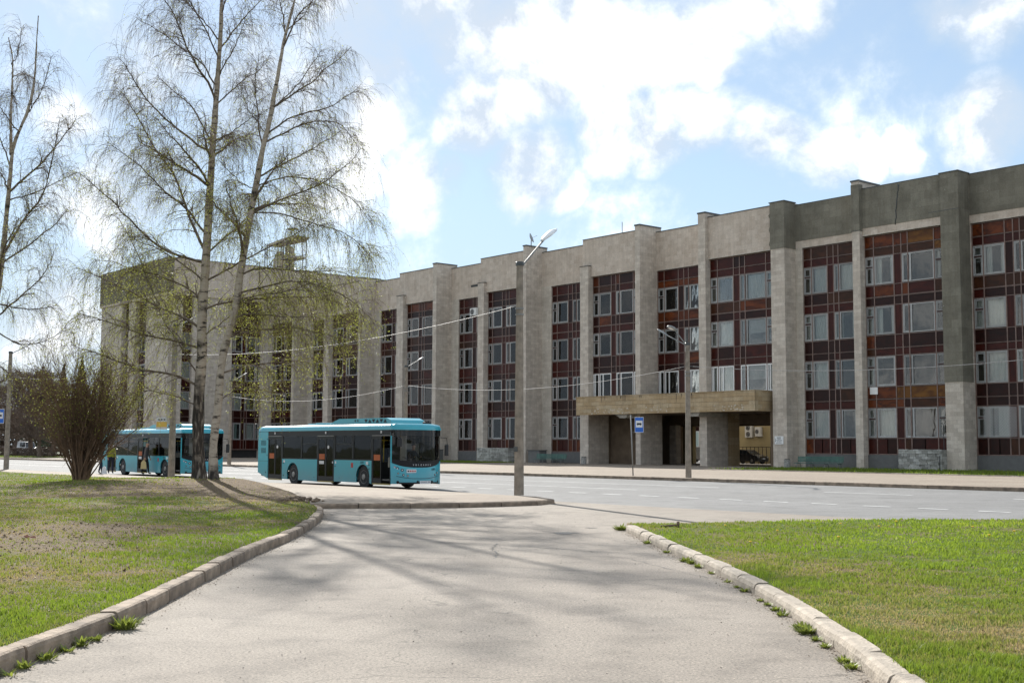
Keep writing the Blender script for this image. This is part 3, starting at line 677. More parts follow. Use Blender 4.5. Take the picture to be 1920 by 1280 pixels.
# ------------------------------------------------------------------ ground
def asphalt(name, c_lo, c_hi, crack=.5, patchy=.12, warm=0):
    m, nt, Nn, L, b = newmat(name)
    t = nd(Nn, 'ShaderNodeTexCoord')
    n1 = nd(Nn, 'ShaderNodeTexNoise'); n1.inputs['Scale'].default_value = .22; n1.inputs['Detail'].default_value = 8; n1.inputs['Roughness'].default_value = .62; L.new(t.outputs['Object'], n1.inputs['Vector'])
    r1 = ramp(Nn, [(.32, c_lo), (.68, c_hi)]); L.new(n1.outputs['Fac'], r1.inputs[0])
    n2 = nd(Nn, 'ShaderNodeTexNoise'); n2.inputs['Scale'].default_value = 42; n2.inputs['Detail'].default_value = 4; n2.inputs['Roughness'].default_value = .8; L.new(t.outputs['Object'], n2.inputs['Vector'])
    r2 = ramp(Nn, [(.36, (.30,.30,.30)), (.46, (.95,.95,.95)), (.57, (1,1,1)), (.66, (1.75,1.72,1.65))]); L.new(n2.outputs['Fac'], r2.inputs[0])
    mx = nd(Nn, 'ShaderNodeMix', data_type='RGBA', blend_type='MULTIPLY'); mx.inputs[0].default_value = 1; L.new(r1.outputs[0], mx.inputs[6]); L.new(r2.outputs[0], mx.inputs[7])
    # stains
    n3 = nd(Nn, 'ShaderNodeTexNoise'); n3.inputs['Scale'].default_value = 1.3; n3.inputs['Detail'].default_value = 7; n3.inputs['Distortion'].default_value = .5; L.new(t.outputs['Object'], n3.inputs['Vector'])
    r3 = ramp(Nn, [(.30, (1-patchy*2,)*3), (.50, (1,1,1)), (.75, (1+patchy*.5,)*3)]); L.new(n3.outputs['Fac'], r3.inputs[0])
    mx3 = nd(Nn, 'ShaderNodeMix', data_type='RGBA', blend_type='MULTIPLY'); mx3.inputs[0].default_value = 1; L.new(mx.outputs[2], mx3.inputs[6]); L.new(r3.outputs[0], mx3.inputs[7])
    # cracks
    dn = nd(Nn, 'ShaderNodeTexNoise'); dn.inputs['Scale'].default_value = 1.4; dn.inputs['Detail'].default_value = 6; L.new(t.outputs['Object'], dn.inputs['Vector'])
    av = nd(Nn, 'ShaderNodeVectorMath', operation='MULTIPLY_ADD'); L.new(dn.outputs['Color'], av.inputs[0]); av.inputs[1].default_value = (1.1,1.1,0); L.new(t.outputs['Object'], av.inputs[2])
    vo = nd(Nn, 'ShaderNodeTexVoronoi', feature='DISTANCE_TO_EDGE'); vo.inputs['Scale'].default_value = .17; L.new(av.outputs[0], vo.inputs['Vector'])
    lt = nd(Nn, 'ShaderNodeMapRange'); L.new(vo.outputs['Distance'], lt.inputs['Value']); lt.inputs['From Min'].default_value = .0; lt.inputs['From Max'].default_value = .0035; lt.inputs['To Min'].default_value = crack; lt.inputs['To Max'].default_value = 0
    mc = nd(Nn, 'ShaderNodeMath', operation='MULTIPLY'); L.new(lt.outputs[0], mc.inputs[0]); 
    rc = ramp(Nn, [(.45, (0,0,0)), (.55, (1,1,1))]); L.new(n3.outputs['Fac'], rc.inputs[0]); L.new(rc.outputs[0], mc.inputs[1])
    mx4 = nd(Nn, 'ShaderNodeMix', data_type='RGBA'); L.new(mc.outputs[0], mx4.inputs[0]); L.new(mx3.outputs[2], mx4.inputs[6]); mx4.inputs[7].default_value = (.09,.08,.065,1)
    L.new(mx4.outputs[2], b.inputs['Base Color']); b.inputs['Roughness'].default_value = .88; b.inputs['Specular IOR Level'].default_value = .3
    bp = nd(Nn, 'ShaderNodeBump'); bp.inputs['Strength'].default_value = .5; bp.inputs['Distance'].default_value = .008; L.new(n2.outputs['Fac'], bp.inputs['Height']); L.new(bp.outputs[0], b.inputs['Normal'])
    return m
M['path_asphalt'] = asphalt('path_asphalt', (.235,.202,.167), (.30,.262,.22), .7)
M['road_asphalt'] = asphalt('road_asphalt', (.175,.172,.168), (.225,.222,.217), .4, .10)
M['walk_asphalt'] = asphalt('walk_asphalt', (.25,.20,.155), (.31,.26,.205), .35, .08)
M['court_asphalt'] = asphalt('court_asphalt', (.16,.155,.15), (.2,.195,.19), .35)
M['soil'] = plain('bare_soil', (.16,.115,.075), .95, var=.35, scale=2.2, bump=1, bscale=14)
M['kerb_pink'] = plain('kerb_pinkish_concrete', (.24,.185,.135), .9, var=.38, scale=4.5, bump=.8, bscale=30, objvar=.18)
M['kerb_grey'] = plain('kerb_grey_concrete', (.35,.30,.24), .9, var=.30, scale=4.5, bump=.8, bscale=30, objvar=.14)
M['paint'] = plain('worn_road_paint', (.74,.74,.72), .7, var=.25, scale=2.5)
M['fill'] = plain('distant_ground', (.10,.11,.06), .95, var=.3, scale=.05)

def poly_sheet(name, pts, z, mat, kind='structure', parent=None, sub=0):
    bm = bmesh.new(); vs = [bm.verts.new((p[0], p[1], z)) for p in pts]; bm.faces.new(vs)
    bmesh.ops.triangulate(bm, faces=bm.faces[:]); bmesh.ops.recalc_face_normals(bm, faces=bm.faces[:])
    me = bpy.data.meshes.new(name); bm.to_mesh(me); bm.free(); me.materials.append(mat)
    if me.polygons[0].normal.z < 0: me.flip_normals()
    o = bpy.data.objects.new(name, me); C.objects.link(o)
    if parent: o.parent = parent
    elif kind: o['kind'] = kind
    return o
def sc2(s, c): v = SCZ(s, c); return (v.x, v.y)
poly_sheet('ground', [(-2500,-2500),(2500,-2500),(2500,2500),(-2500,2500)], -.03, M['fill'])
# carriageway, parallel to the facade
poly_sheet('road', [sc2(-160,26.4), sc2(-160,49.2), sc2(520,49.2), sc2(520,26.4)], 0, M['road_asphalt'])
# approach path between the lawns, opening into the road
pathpts = [(-6,-12),(4,-12),(4,8),(4,27.2),(10,28.2)] + [sc2(15,26.9), sc2(30,26.95), sc2(36,26.6)] + [(-1,37.2),(-7,36.5),(-6,34.6),(-6,20)]
poly_sheet('approach_path', pathpts, .004, M['path_asphalt'])
# road markings, each stripe raised a hair above the asphalt
def stripe(s0, s1, c, w=.15):
    n = max(1, int((s1-s0)/3)); mb = MB()
    for i in range(n):
        a = s0+(s1-s0)*i/n; b_ = s0+(s1-s0)*(i+1)/n
        mb.add([SCZ(a,c-w/2,.010), SCZ(b_,c-w/2,.010), SCZ(b_,c+w/2,.010), SCZ(a,c+w/2,.010)], [(3,2,1,0)])
    return mb
mk = bpy.data.objects.new('road_markings', None); C.objects.link(mk); mk['kind'] = 'structure'
stripe(36, 150, 37.0).build('edge_line', M['paint'], mk); stripe(36, 160, 42.2).build('edge_line', M['paint'], mk)
for i in range(10): stripe(26-i*8, 30-i*8, 41.6).build('lane_dash', M['paint'], mk)
for i in range(34): stripe(6+i*1.9, 6.95+i*1.9, 32.7, .17).build('lane_dash', M['paint'], mk)

# ---- kerbs made of single stones
def resample(pts, step):
    P = [Vector((p[0],p[1],0)) for p in pts]
    # smooth with Catmull-Rom
    out = []
    for i in range(len(P)-1):
        p0 = P[max(i-1,0)]; p1 = P[i]; p2 = P[i+1]; p3 = P[min(i+2,len(P)-1)]
        for k in range(20):
            t_ = k/20; out.append(.5*((2*p1)+(p2-p0)*t_+(2*p0-5*p1+4*p2-p3)*t_*t_+(3*p1-p0-3*p2+p3)*t_**3))
    out.append(P[-1]); res = [out[0]]; acc = 0
    for a, b_ in zip(out, out[1:]):
        seg = (b_-a).length
        while acc+seg >= step:
            f = (step-acc)/seg; a = a+(b_-a)*f; res.append(a.copy()); seg = (b_-a).length; acc = 0
        acc += seg
    return res
def kerb(label, pts, mat, step=1.0, w=.17, top=.15, side=1, bev=.035, jit=.006):
    """stones along pts; the lawn or walk lies to the left of the direction when side=1"""
    t_ = bpy.data.objects.new('kerb', None); C.objects.link(t_); t_['kind'] = 'structure'
    rs = resample(pts, step); R = random.Random(len(pts)*7+int(step*10))
    for a, b_ in zip(rs, rs[1:]):
        d = (b_-a); L_ = d.length; an = math.atan2(d.y, d.x)
        mb = MB(); g = R.uniform(.006,.016)
        # profile (y across, z): road face at y=0, back at y=w
        prof = [(0,-.05),(0,top-bev*1.3),(bev*.35,top-bev*.4),(bev,top),(w-.01,top),(w,top-.01),(w,-.05)]
        if side < 0: prof = [(-p[0],p[1]) for p in prof][::-1]
        nseg = 5; np_ = len(prof); vs = []; fs = []; chip = R.choice([0,0,0,0,0,1,2]); dz = R.uniform(-.006,.004)
        for q in range(nseg+1):
            xx = g+(L_-2*g)*q/nseg; endk = 1 if q in (0,nseg) else 0
            for (py, pz) in prof:
                jy, jz = R.uniform(-.002,.002), R.uniform(-.002,.002)
                if endk and pz > top-.08: jz -= R.uniform(.001,.006); jy += (.003 if side > 0 else -.003)*(abs(py) < .06)
                if chip and q == (0 if chip == 1 else nseg) and pz > top-.05 and abs(py) < .08: jz -= .011; jy += .009*side
                vs.append((xx, py+jy, pz+(jz+dz if pz > 0 else 0)))
        for q in range(nseg):
            for e_ in range(np_): fs.append((q*np_+e_, q*np_+(e_+1)%np_, (q+1)*np_+(e_+1)%np_, (q+1)*np_+e_))
        fs += [tuple(range(np_))[::-1], tuple(range(nseg*np_,(nseg+1)*np_))]
        mb.add(vs, fs)
        o = mb.build('kerb_stone', mat, t_, (a.x+R.uniform(-jit,jit), a.y+R.uniform(-jit,jit), R.uniform(-.008,.006)), an+R.uniform(-.006,.006))
        o.rotation_euler.x = R.uniform(-.02,.02)
    return t_
LK_PTS = [(-3.7,-3),(-3.75,2),(-3.85,6),(-3.88,9.6),(-3.78,12.25),(-3.95,16.4),(-4.08,19.5),(-4.12,23.8),(-4.35,27.5),(-4.65,30.5),(-5.05,33.0),(-5.55,34.6)]
ISL = [(-5.75,34.75),(-4.4,34.95),(-3,35.15),(-1.5,35.6),(0.0,36.6),(.9,37.5),(1.35,38.6),(1.15,39.7),(.45,40.9),(-.6,42.2)]
RK_PTS = [(2.2,2),(2.55,6),(2.72,9.2),(2.80,10.1),(2.88,11.9),(2.93,13.8),(2.90,15.9),(2.78,18.8),(2.62,21.4),(2.48,24.2),(2.38,26.6)]
kerb('left', LK_PTS, M['kerb_pink'], 1.0, .19, .16, 1)
kerb('island', ISL, M['kerb_pink'], 1.45, .17, .15, 1)
kerb('right', [(a,b) for a,b in RK_PTS], M['kerb_grey'], 1.0, .19, .14, -1, bev=.05)
# bus stop platform: from the island tip along the carriageway
pl = [(-5.75,34.9),(-4.4,35.1),(-3,35.3),(-1.5,35.75),(-.05,36.75),(.78,37.6),(1.2,38.6),(1.0,39.6),(.3,40.8),(-.5,41.9)]+[sc2(s,26.9) for s in (36,60,100,180,300)]+[sc2(300,21),sc2(100,21.2),(-21,58),(-11,47.2),(-8,41.2),(-6.4,36.2)]
poly_sheet('bus_stop_pavement', pl, .15, M['walk_asphalt'])
kerb('platform', [sc2(s,27.0) for s in (34.3,50,80,120,170)], M['kerb_pink'], 2.0, .15, .15, -1) if False else None
rk = [sc2(s,26.92) for s in (34.4,60,100,150,220)]
kerb('platform', rk, M['kerb_pink'], 2.0, .15, .152, 1) 
# far pavement
poly_sheet('far_pavement', [sc2(-150,49.2), sc2(-150,72), sc2(62,72), sc2(62,84.6), sc2(66.3,84.6), sc2(66.3,125.5), sc2(88.35,125.5), sc2(88.35,84.6), sc2(155,84.6), sc2(155,70), sc2(180,70), sc2(180,66), sc2(200,60), sc2(300,56), sc2(300,49.2)], .15, M['walk_asphalt'])
poly_sheet('courtyard', [sc2(40,99.4), sc2(40,125.8), sc2(150,125.8), sc2(150,99.4)], .154, M['court_asphalt'])
kerb('far', [sc2(s,49.2) for s in (-30,30,90,140,200,290)], M['kerb_pink'], 3.0, .18, .17, -1, jit=.01)

# ---- lawns
def smooth_noise(x, y, s, seed=0):
    return mnoise.noise(Vector((x*s+seed*17.3, y*s-seed*9.1, seed*3.7)))
def h_left(x, y):
    d2 = ((x+12.0)/6.5)**2+((y-47.5)/7.0)**2
    d = min(1.0, max(0, (-4.2-x))/6.0)
    return .145+.10*d+.26*math.exp(-d2)+.02*smooth_noise(x,y,.5,1)+.012*smooth_noise(x,y,2.2,2)*min(1,d*8)
def h_right(x, y):
    d = min(1.0, max(0, (x-3.0))/5.0)
    return .13+.05*d+.02*smooth_noise(x,y,.5,3)*d+.010*smooth_noise(x,y,2.2,4)*min(1,d*8)
def grassmat(name, ground=True):
    m, nt, Nn, L, b = newmat(name)
    t = nd(Nn, 'ShaderNodeTexCoord')
    n1 = nd(Nn, 'ShaderNodeTexNoise'); n1.inputs['Scale'].default_value = .35; n1.inputs['Detail'].default_value = 5; L.new(t.outputs['Object'], n1.inputs['Vector'])
    n2 = nd(Nn, 'ShaderNodeTexNoise'); n2.inputs['Scale'].default_value = 2.4 if ground else 1.8; n2.inputs['Detail'].default_value = 6; L.new(t.outputs['Object'], n2.inputs['Vector'])
    sm = nd(Nn, 'ShaderNodeMath', operation='ADD'); L.new(n1.outputs['Fac'], sm.inputs[0]); L.new(n2.outputs['Fac'], sm.inputs[1])
    return m, nt, Nn, L, b, t, n1, n2, sm
def lawn_ground(name, dirt_lo, dirt_hi, green):
    m, nt, Nn, L, b, t, n1, n2, sm = grassmat(name)
    r = ramp(Nn, [(.78, (.17,.125,.08)), (.95, (.17,.15,.07)), (1.05, green), (1.25, tuple(g*1.25 for g in green))])
    md = nd(Nn, 'ShaderNodeMath', operation='DIVIDE'); L.new(sm.outputs[0], md.inputs[0]); md.inputs[1].default_value = 1.0
    # ramp positions live in 0..1: scale the sum
    for e, p in zip(r.color_ramp.elements, (.36,.45,.52,.66)): e.position = p
    mh = nd(Nn, 'ShaderNodeMath', operation='MULTIPLY'); L.new(sm.outputs[0], mh.inputs[0]); mh.inputs[1].default_value = .5
    at = nd(Nn, 'ShaderNodeAttribute'); at.attribute_name = 'bare'
    sb = nd(Nn, 'ShaderNodeMath', operation='MULTIPLY_ADD'); L.new(at.outputs['Fac'], sb.inputs[0]); sb.inputs[1].default_value = -.35; L.new(mh.outputs[0], sb.inputs[2])
    L.new(sb.outputs[0], r.inputs[0])
    n4 = nd(Nn, 'ShaderNodeTexNoise'); n4.inputs['Scale'].default_value = 18; n4.inputs['Detail'].default_value = 6; L.new(t.outputs['Object'], n4.inputs['Vector'])
    r4 = ramp(Nn, [(.3,(.55,.55,.55)),(.7,(1.25,1.25,1.25))]); L.new(n4.outputs['Fac'], r4.inputs[0])
    mx = nd(Nn, 'ShaderNodeMix', data_type='RGBA', blend_type='MULTIPLY'); mx.inputs[0].default_value = 1; L.new(r.outputs[0], mx.inputs[6]); L.new(r4.outputs[0], mx.inputs[7])
    L.new(mx.outputs[2], b.inputs['Base Color']); b.inputs['Roughness'].default_value = .95; b.inputs['Specular IOR Level'].default_value = .1
    bp = nd(Nn, 'ShaderNodeBump'); bp.inputs['Strength'].default_value = 1; bp.inputs['Distance'].default_value = .05; L.new(n4.outputs['Fac'], bp.inputs['Height']); L.new(bp.outputs[0], b.inputs['Normal'])
    return m
def blade_mat(name, cols):
    m, nt, Nn, L, b = newmat(name)
    at = nd(Nn, 'ShaderNodeAttribute'); at.attribute_name = 'tint'
    r = ramp(Nn, cols); L.new(at.outputs['Fac'], r.inputs[0]); L.new(r.outputs[0], b.inputs['Base Color'])
    b.inputs['Roughness'].default_value = .55; b.inputs['Specular IOR Level'].default_value = .3
    tl = nd(Nn, 'ShaderNodeBsdfTranslucent'); hs = nd(Nn, 'ShaderNodeHueSaturation'); hs.inputs['Value'].default_value = 1.35; hs.inputs['Hue'].default_value = .49; L.new(r.outputs[0], hs.inputs['Color']); L.new(hs.outputs[0], tl.inputs[0])
    mx = nd(Nn, 'ShaderNodeMixShader'); mx.inputs[0].default_value = .45; L.new(b.outputs[0], mx.inputs[1]); L.new(tl.outputs[0], mx.inputs[2]); L.new(mx.outputs[0], Nn['Material Output'].inputs[0])
    return m
# bare-ground amount, in world coordinates
def blob(x, y, cx, cy, rx, ry, a=0):
    ca, sa_ = math.cos(a), math.sin(a); dx, dy = x-cx, y-cy
    return math.exp(-(((ca*dx+sa_*dy)/rx)**2+((-sa_*dx+ca*dy)/ry)**2))
def bare_left(x, y):
    v = .95*blob(x,y,-10.6,44.5,3.0,4.5)+.75*blob(x,y,-7.2,39.5,1.7,4.5,.35)+.65*blob(x,y,-12,37.5,4,1.8)+.60*blob(x,y,-8.0,20.5,2.6,3.5)+.5*blob(x,y,-6.5,17.5,1.2,2)+.45*blob(x,y,-5.6,14,.8,1.2)+.55*blob(x,y,-8.6,24,2.0,1.6)+.42*blob(x,y,-9,31,4.5,1.6)+.35*blob(x,y,-16,42,4,1.5)
    v += .9*blob(x,y,-33,76,6,3)
    return v + .45*smooth_noise(x,y,.45,6)+.25*smooth_noise(x,y,1.6,7)
def bare_right(x, y):
    v = .55*blob(x,y,6.0,14.5,2.2,2.0)+.75*blob(x,y,4.7,10.2,.9,1.2)+.5*blob(x,y,7.5,12.5,2.5,1.5)+.35*blob(x,y,4.5,16.5,.8,2)+.4*blob(x,y,11,28,4,.6)
    return v-.28 + .40*smooth_noise(x,y,.6,8)+.25*smooth_noise(x,y,1.9,9)

LF = [(-5.7,35.0),(-6.2,36.6),(-7.2,40.5),(-8.6,43.8),(-10.6,47.8)] + [sc2(s,22.9) for s in (52,60,75,95,120,160)]
Lb = [(p.x-.17, p.y) for p in resample(LK_PTS, .5)] + [(p.x,p.y) for p in resample(LF, .7)]
RB = [(p.x+.17, p.y) for p in resample(RK_PTS, .5)] + [(p.x,p.y) for p in resample([(2.5,26.75),(3.4,26.7),(6.2,27.2),(9.3,27.7),(11.6,27.5),(13.9,25.2),(17.5,20.9),(22,15.6),(34,1.3)], .7)]
def lawn(name, bnd, anchor, hfn, bfn, mat, ws, skirt):
    n = len(bnd); V = []; Fc = []; A = []
    for j, (x, y) in enumerate(bnd):
        ax, ay = anchor(j/(n-1))
        for w in ws:
            X = x+(ax-x)*w; Y = y+(ay-y)*w; V.append((X, Y, hfn(X,Y))); A.append(max(0,min(1,bfn(X,Y))))
    k = len(ws)
    for j in range(n-1):
        for i in range(k-1): Fc.append((j*k+i, j*k+i+1, (j+1)*k+i+1, (j+1)*k+i))
    b0 = len(V)
    for j, (x, y) in enumerate(bnd): V.append((x, y, -.02)); A.append(1)
    for j in range(n-1): Fc.append((b0+j, j*k, (j+1)*k, b0+j+1))
    me = npmesh(name, V, Fc, 4, mat, True); at = me.attributes.new('bare', 'FLOAT', 'POINT')
    if len(at.data) == len(A): at.data.foreach_set('value', A)
    o = bpy.data.objects.new(name, me); C.objects.link(o); o['kind'] = 'structure'; return o
ws = [0,.004,.009,.016,.025,.036,.05,.066,.085,.107,.13,.155,.18,.21,.24,.28,.32,.37,.43,.5,.6,.75,1]
M['lawn_l'] = lawn_ground('lawn_left_soil', 0, 0, (.085,.115,.028)); M['lawn_r'] = lawn_ground('lawn_right_soil', 0, 0, (.085,.125,.025))
lawn('lawn', Lb, lambda t_: (-70-50*t_, -5+190*t_), h_left, bare_left, M['lawn_l'], ws, 0)
lawn('lawn', RB, lambda t_: (5+28*t_, -14+10*t_*t_), h_right, bare_right, M['lawn_r'], ws, 0)

def inside(px, py, poly):
    px = np.asarray(px); py = np.asarray(py); r = np.zeros(len(px), bool); n = len(poly)
    for i in range(n):
        x1, y1 = poly[i]; x2, y2 = poly[(i+1)%n]
        if y1 == y2: continue
        c_ = ((y1 > py) != (y2 > py)) & (px < (x2-x1)*(py-y1)/(y2-y1)+x1); r ^= c_
    return r
def blades(name, label, poly, hfn, bfn, n, ymin, ymax, mat, hgt, thr, gm):
    ys = (ymin**-.6+(ymax**-.6-ymin**-.6)*rng.random(n))**(-1/.6)
    xs = (rng.random(n)*2-1)*ys*.47
    ok = inside(xs, ys, poly); xs, ys = xs[ok], ys[ok]
    keep = []; hz = []; bare = []
    for x, y in zip(xs, ys):
        b_ = bfn(x, y); keep.append(random.random() > min(.82,(b_-thr)*1.5)); hz.append(hfn(x,y)); bare.append(b_)
    keep = np.array(keep); xs = xs[keep]; ys = ys[keep]; hz = np.array(hz)[keep]; bare = np.clip(np.array(bare)[keep],0,1)
    k = len(xs); d = np.sqrt(xs**2+ys**2)
    # clumpy height
    cl = np.array([smooth_noise(x,y,3.1,11)+.7*smooth_noise(x,y,.8,12) for x,y in zip(xs,ys)])
    h = hgt*(0.55+.7*rng.random(k))*(1+.9*np.clip(cl,-.6,.9))*(1-.5*bare)
    w = np.maximum(.0035, d*.00036)*(.8+.6*rng.random(k))
    a = rng.random(k)*2*math.pi; la = rng.random(k)*2*math.pi; ln = h*(.15+.7*rng.random(k))
    bx_, by_ = np.cos(a)*w, np.sin(a)*w; tx, ty = np.cos(la)*ln, np.sin(la)*ln
    V = np.zeros((k,5,3)); V[:,0] = np.c_[xs-bx_, ys-by_, hz-.01]; V[:,1] = np.c_[xs+bx_, ys+by_, hz-.01]
    V[:,2] = np.c_[xs+bx_*.8+tx*.35, ys+by_*.8+ty*.35, hz+h*.6]; V[:,3] = np.c_[xs-bx_*.8+tx*.35, ys-by_*.8+ty*.35, hz+h*.6]
    V[:,4] = np.c_[xs+tx, ys+ty, hz+h]
    base = np.arange(k)[:,None]*5
    F = np.concatenate([base+np.array([[0,1,2]]), base+np.array([[0,2,3]]), base+np.array([[3,2,4]])]).astype(np.int32)
    me = npmesh(name, V.reshape(-1,3), F, 3, mat)
    lf_ = np.array([smooth_noise(x,y,.33,21) for x,y in zip(xs,ys)]); tint = np.clip(.5+.22*cl+.40*lf_+.35*(rng.random(k)-.5)-.35*bare+gm, 0, 1); at = me.attributes.new('tint','FLOAT','POINT'); at.data.foreach_set('value', np.repeat(tint,5))
    o = bpy.data.objects.new(name, me); C.objects.link(o); tag(o, label, 'grass', kind='stuff'); print(name, k)
gc = [(0,(.32,.25,.13)),(.2,(.27,.24,.09)),(.38,(.17,.20,.035)),(.6,(.135,.205,.022)),(.85,(.19,.275,.026)),(1,(.28,.35,.045))]
M['blade_l'] = blade_mat('grass_blades_left', gc); M['blade_r'] = blade_mat('grass_blades_right', gc)
Lpoly = Lb+[(-120,185),(-120,-5)]; Rpoly = RB+[(33,-4),(5,-14)]
blades('grass', 'patchy spring grass with dry tufts on the left lawn under the birches', Lpoly, h_left, bare_left, 330000, 8.2, 80, M['blade_l'], .036, .30, -.02)
blades('grass', 'bright green grass on the right lawn beside the pale kerb', Rpoly, h_right, bare_right, 330000, 7.8, 34, M['blade_r'], .038, .42, .10)
# narrow grass strips in front of the building
def strip(poly, label, n):
    poly_sheet('grass_strip', poly, .17, M['lawn_r'])
    xs = np.array([p[0] for p in poly]); ys = np.array([p[1] for p in poly])
    px = rng.uniform(xs.min(), xs.max(), n*3); py = rng.uniform(ys.min(), ys.max(), n*3); ok = inside(px, py, poly); px, py = px[ok][:n], py[ok][:n]
    k = len(px); V = np.zeros((k,3,3)); a = rng.random(k)*6.28; w = .035; h = .10+.1*rng.random(k)
    V[:,0] = np.c_[px-np.cos(a)*w, py-np.sin(a)*w, np.full(k,.16)]; V[:,1] = np.c_[px+np.cos(a)*w, py+np.sin(a)*w, np.full(k,.16)]
    V[:,2] = np.c_[px+rng.normal(0,.05,k), py+rng.normal(0,.05,k), .16+h]
    me = npmesh('grass', V.reshape(-1,3), np.arange(3*k).reshape(-1,3), 3, M['blade_r']); at = me.attributes.new('tint','FLOAT','POINT'); at.data.foreach_set('value', np.repeat(np.clip(.45+.3*(rng.random(k)-.5)+.1,0,1),3))
    o = bpy.data.objects.new('grass', me); C.objects.link(o); tag(o, label, 'grass', kind='stuff')
strip([sc2(62,71.5), sc2(57.6,71.2), sc2(48,70.3), sc2(20,69), sc2(20,84.0), sc2(61.5,84.0), sc2(63.2,82.2)], 'shaded grass strip along the foot of the building on the right', 9000)
strip([sc2(97,76.0), sc2(112,77.5), sc2(125,78), sc2(125,83.9), sc2(98.6,83.9)], 'grass strip at the foot of the building behind the front of the bus', 4000)
strip([sc2(160,51), sc2(300,53), sc2(300,61), sc2(200,62), sc2(182,64), sc2(160,60)], 'grass verge beyond the far left end of the road', 9000)
kerb('edging', [sc2(20,68.8), sc2(48,70.1), sc2(57.6,71.0), sc2(62,71.3), sc2(63.6,82.2)], M['kerb_grey'], 2.0, .12, .21, 1)

# dead leaves and straw on the lawns, grit along the kerbs: nobody could count them
def flecks(name, label, cat, pts, size, cols, flat=.5, z=0.0):
    k = len(pts); a = rng.normal(size=(k,3)); a[:,2] *= flat; a /= np.linalg.norm(a,axis=1,keepdims=True); r_ = rng.normal(size=(k,3)); r_[:,2] *= flat; b_ = r_-a*(r_*a).sum(1)[:,None]; b_ /= np.linalg.norm(b_,axis=1,keepdims=True)
    sz = size*(.4+1.1*rng.random(k))[:,None]; V = np.stack([pts-a*sz*.7, pts+b_*sz*.35, pts+a*sz*.7, pts-b_*sz*.35],axis=1).reshape(-1,3)
    m, nt, Nn, L, b = newmat(name); at = nd(Nn,'ShaderNodeAttribute'); at.attribute_name = 'tint'; r = ramp(Nn, cols); L.new(at.outputs['Fac'], r.inputs[0]); L.new(r.outputs[0], b.inputs['Base Color']); b.inputs['Roughness'].default_value = .9
    me = npmesh(name, V, np.arange(4*k).reshape(-1,4), 4, m); at = me.attributes.new('tint','FLOAT','POINT'); at.data.foreach_set('value', np.repeat(rng.random(k),4))
    o = bpy.data.objects.new(name, me); C.objects.link(o); tag(o, label, cat, kind='stuff')
def scat(poly, hfn, bfn, n, ymin, ymax, thr):
    ys = (ymin**-.3+(ymax**-.3-ymin**-.3)*rng.random(n))**(-1/.3); xs = (rng.random(n)*2-1)*ys*.46; ok = inside(xs,ys,poly); xs, ys = xs[ok], ys[ok]
    ok = np.array([bfn(x,y)+.5*(random.random()-.5) > thr for x,y in zip(xs,ys)]); xs, ys = xs[ok], ys[ok]
    return np.c_[xs, ys, [hfn(x,y)+.012 for x,y in zip(xs,ys)]]
lcols = [(0,(.10,.065,.035)),(.35,(.18,.13,.07)),(.7,(.27,.21,.12)),(1,(.38,.32,.21))]
flecks('leaf_litter', 'dead leaves and straw scattered over the bare soil round the birches', 'leaf litter', scat(Lpoly, h_left, bare_left, 30000, 9, 62, .42), .034, lcols)
flecks('leaf_litter', 'dry leaves and straw scattered in the thin patches of the right lawn', 'leaf litter', scat(Rpoly, h_right, bare_right, 14000, 8, 33, .34), .028, lcols)
gp_ = []
for pts, sd, n in ((LK_PTS, 1, 5200), (RK_PTS, -1, 5200), (ISL, -1, 2200)):
    rs = resample(pts, .05)
    for i in range(n):
        q = rs[min(int(rng.random()*len(rs)), len(rs)-2)]; q2 = rs[min(rs.index(q)+1, len(rs)-1)] if False else q
        d_ = abs(rng.normal())*.10+.005
        if pts is ISL: gp_.append((q.x+rng.normal()*.02+.02, q.y-d_, .013))
        else: gp_.append((q.x+sd*d_, q.y+rng.normal()*.03, .013))
flecks('kerb_grit', 'sand, grit and leaf crumbs gathered along the foot of the kerbs', 'grit', np.array(gp_), .014, [(0,(.11,.08,.05)),(.3,(.22,.17,.12)),(1,(.36,.30,.23))], .12)
xs = rng.uniform(-4, 3.2, 5000); ys = rng.uniform(7.5, 36, 5000); flecks('kerb_grit', 'small loose stones and crumbs strewn over the approach path', 'grit', np.c_[xs, ys, np.full(5000,.012)], .012, [(0,(.10,.085,.07)),(.4,(.22,.19,.16)),(1,(.42,.38,.33))], .15)
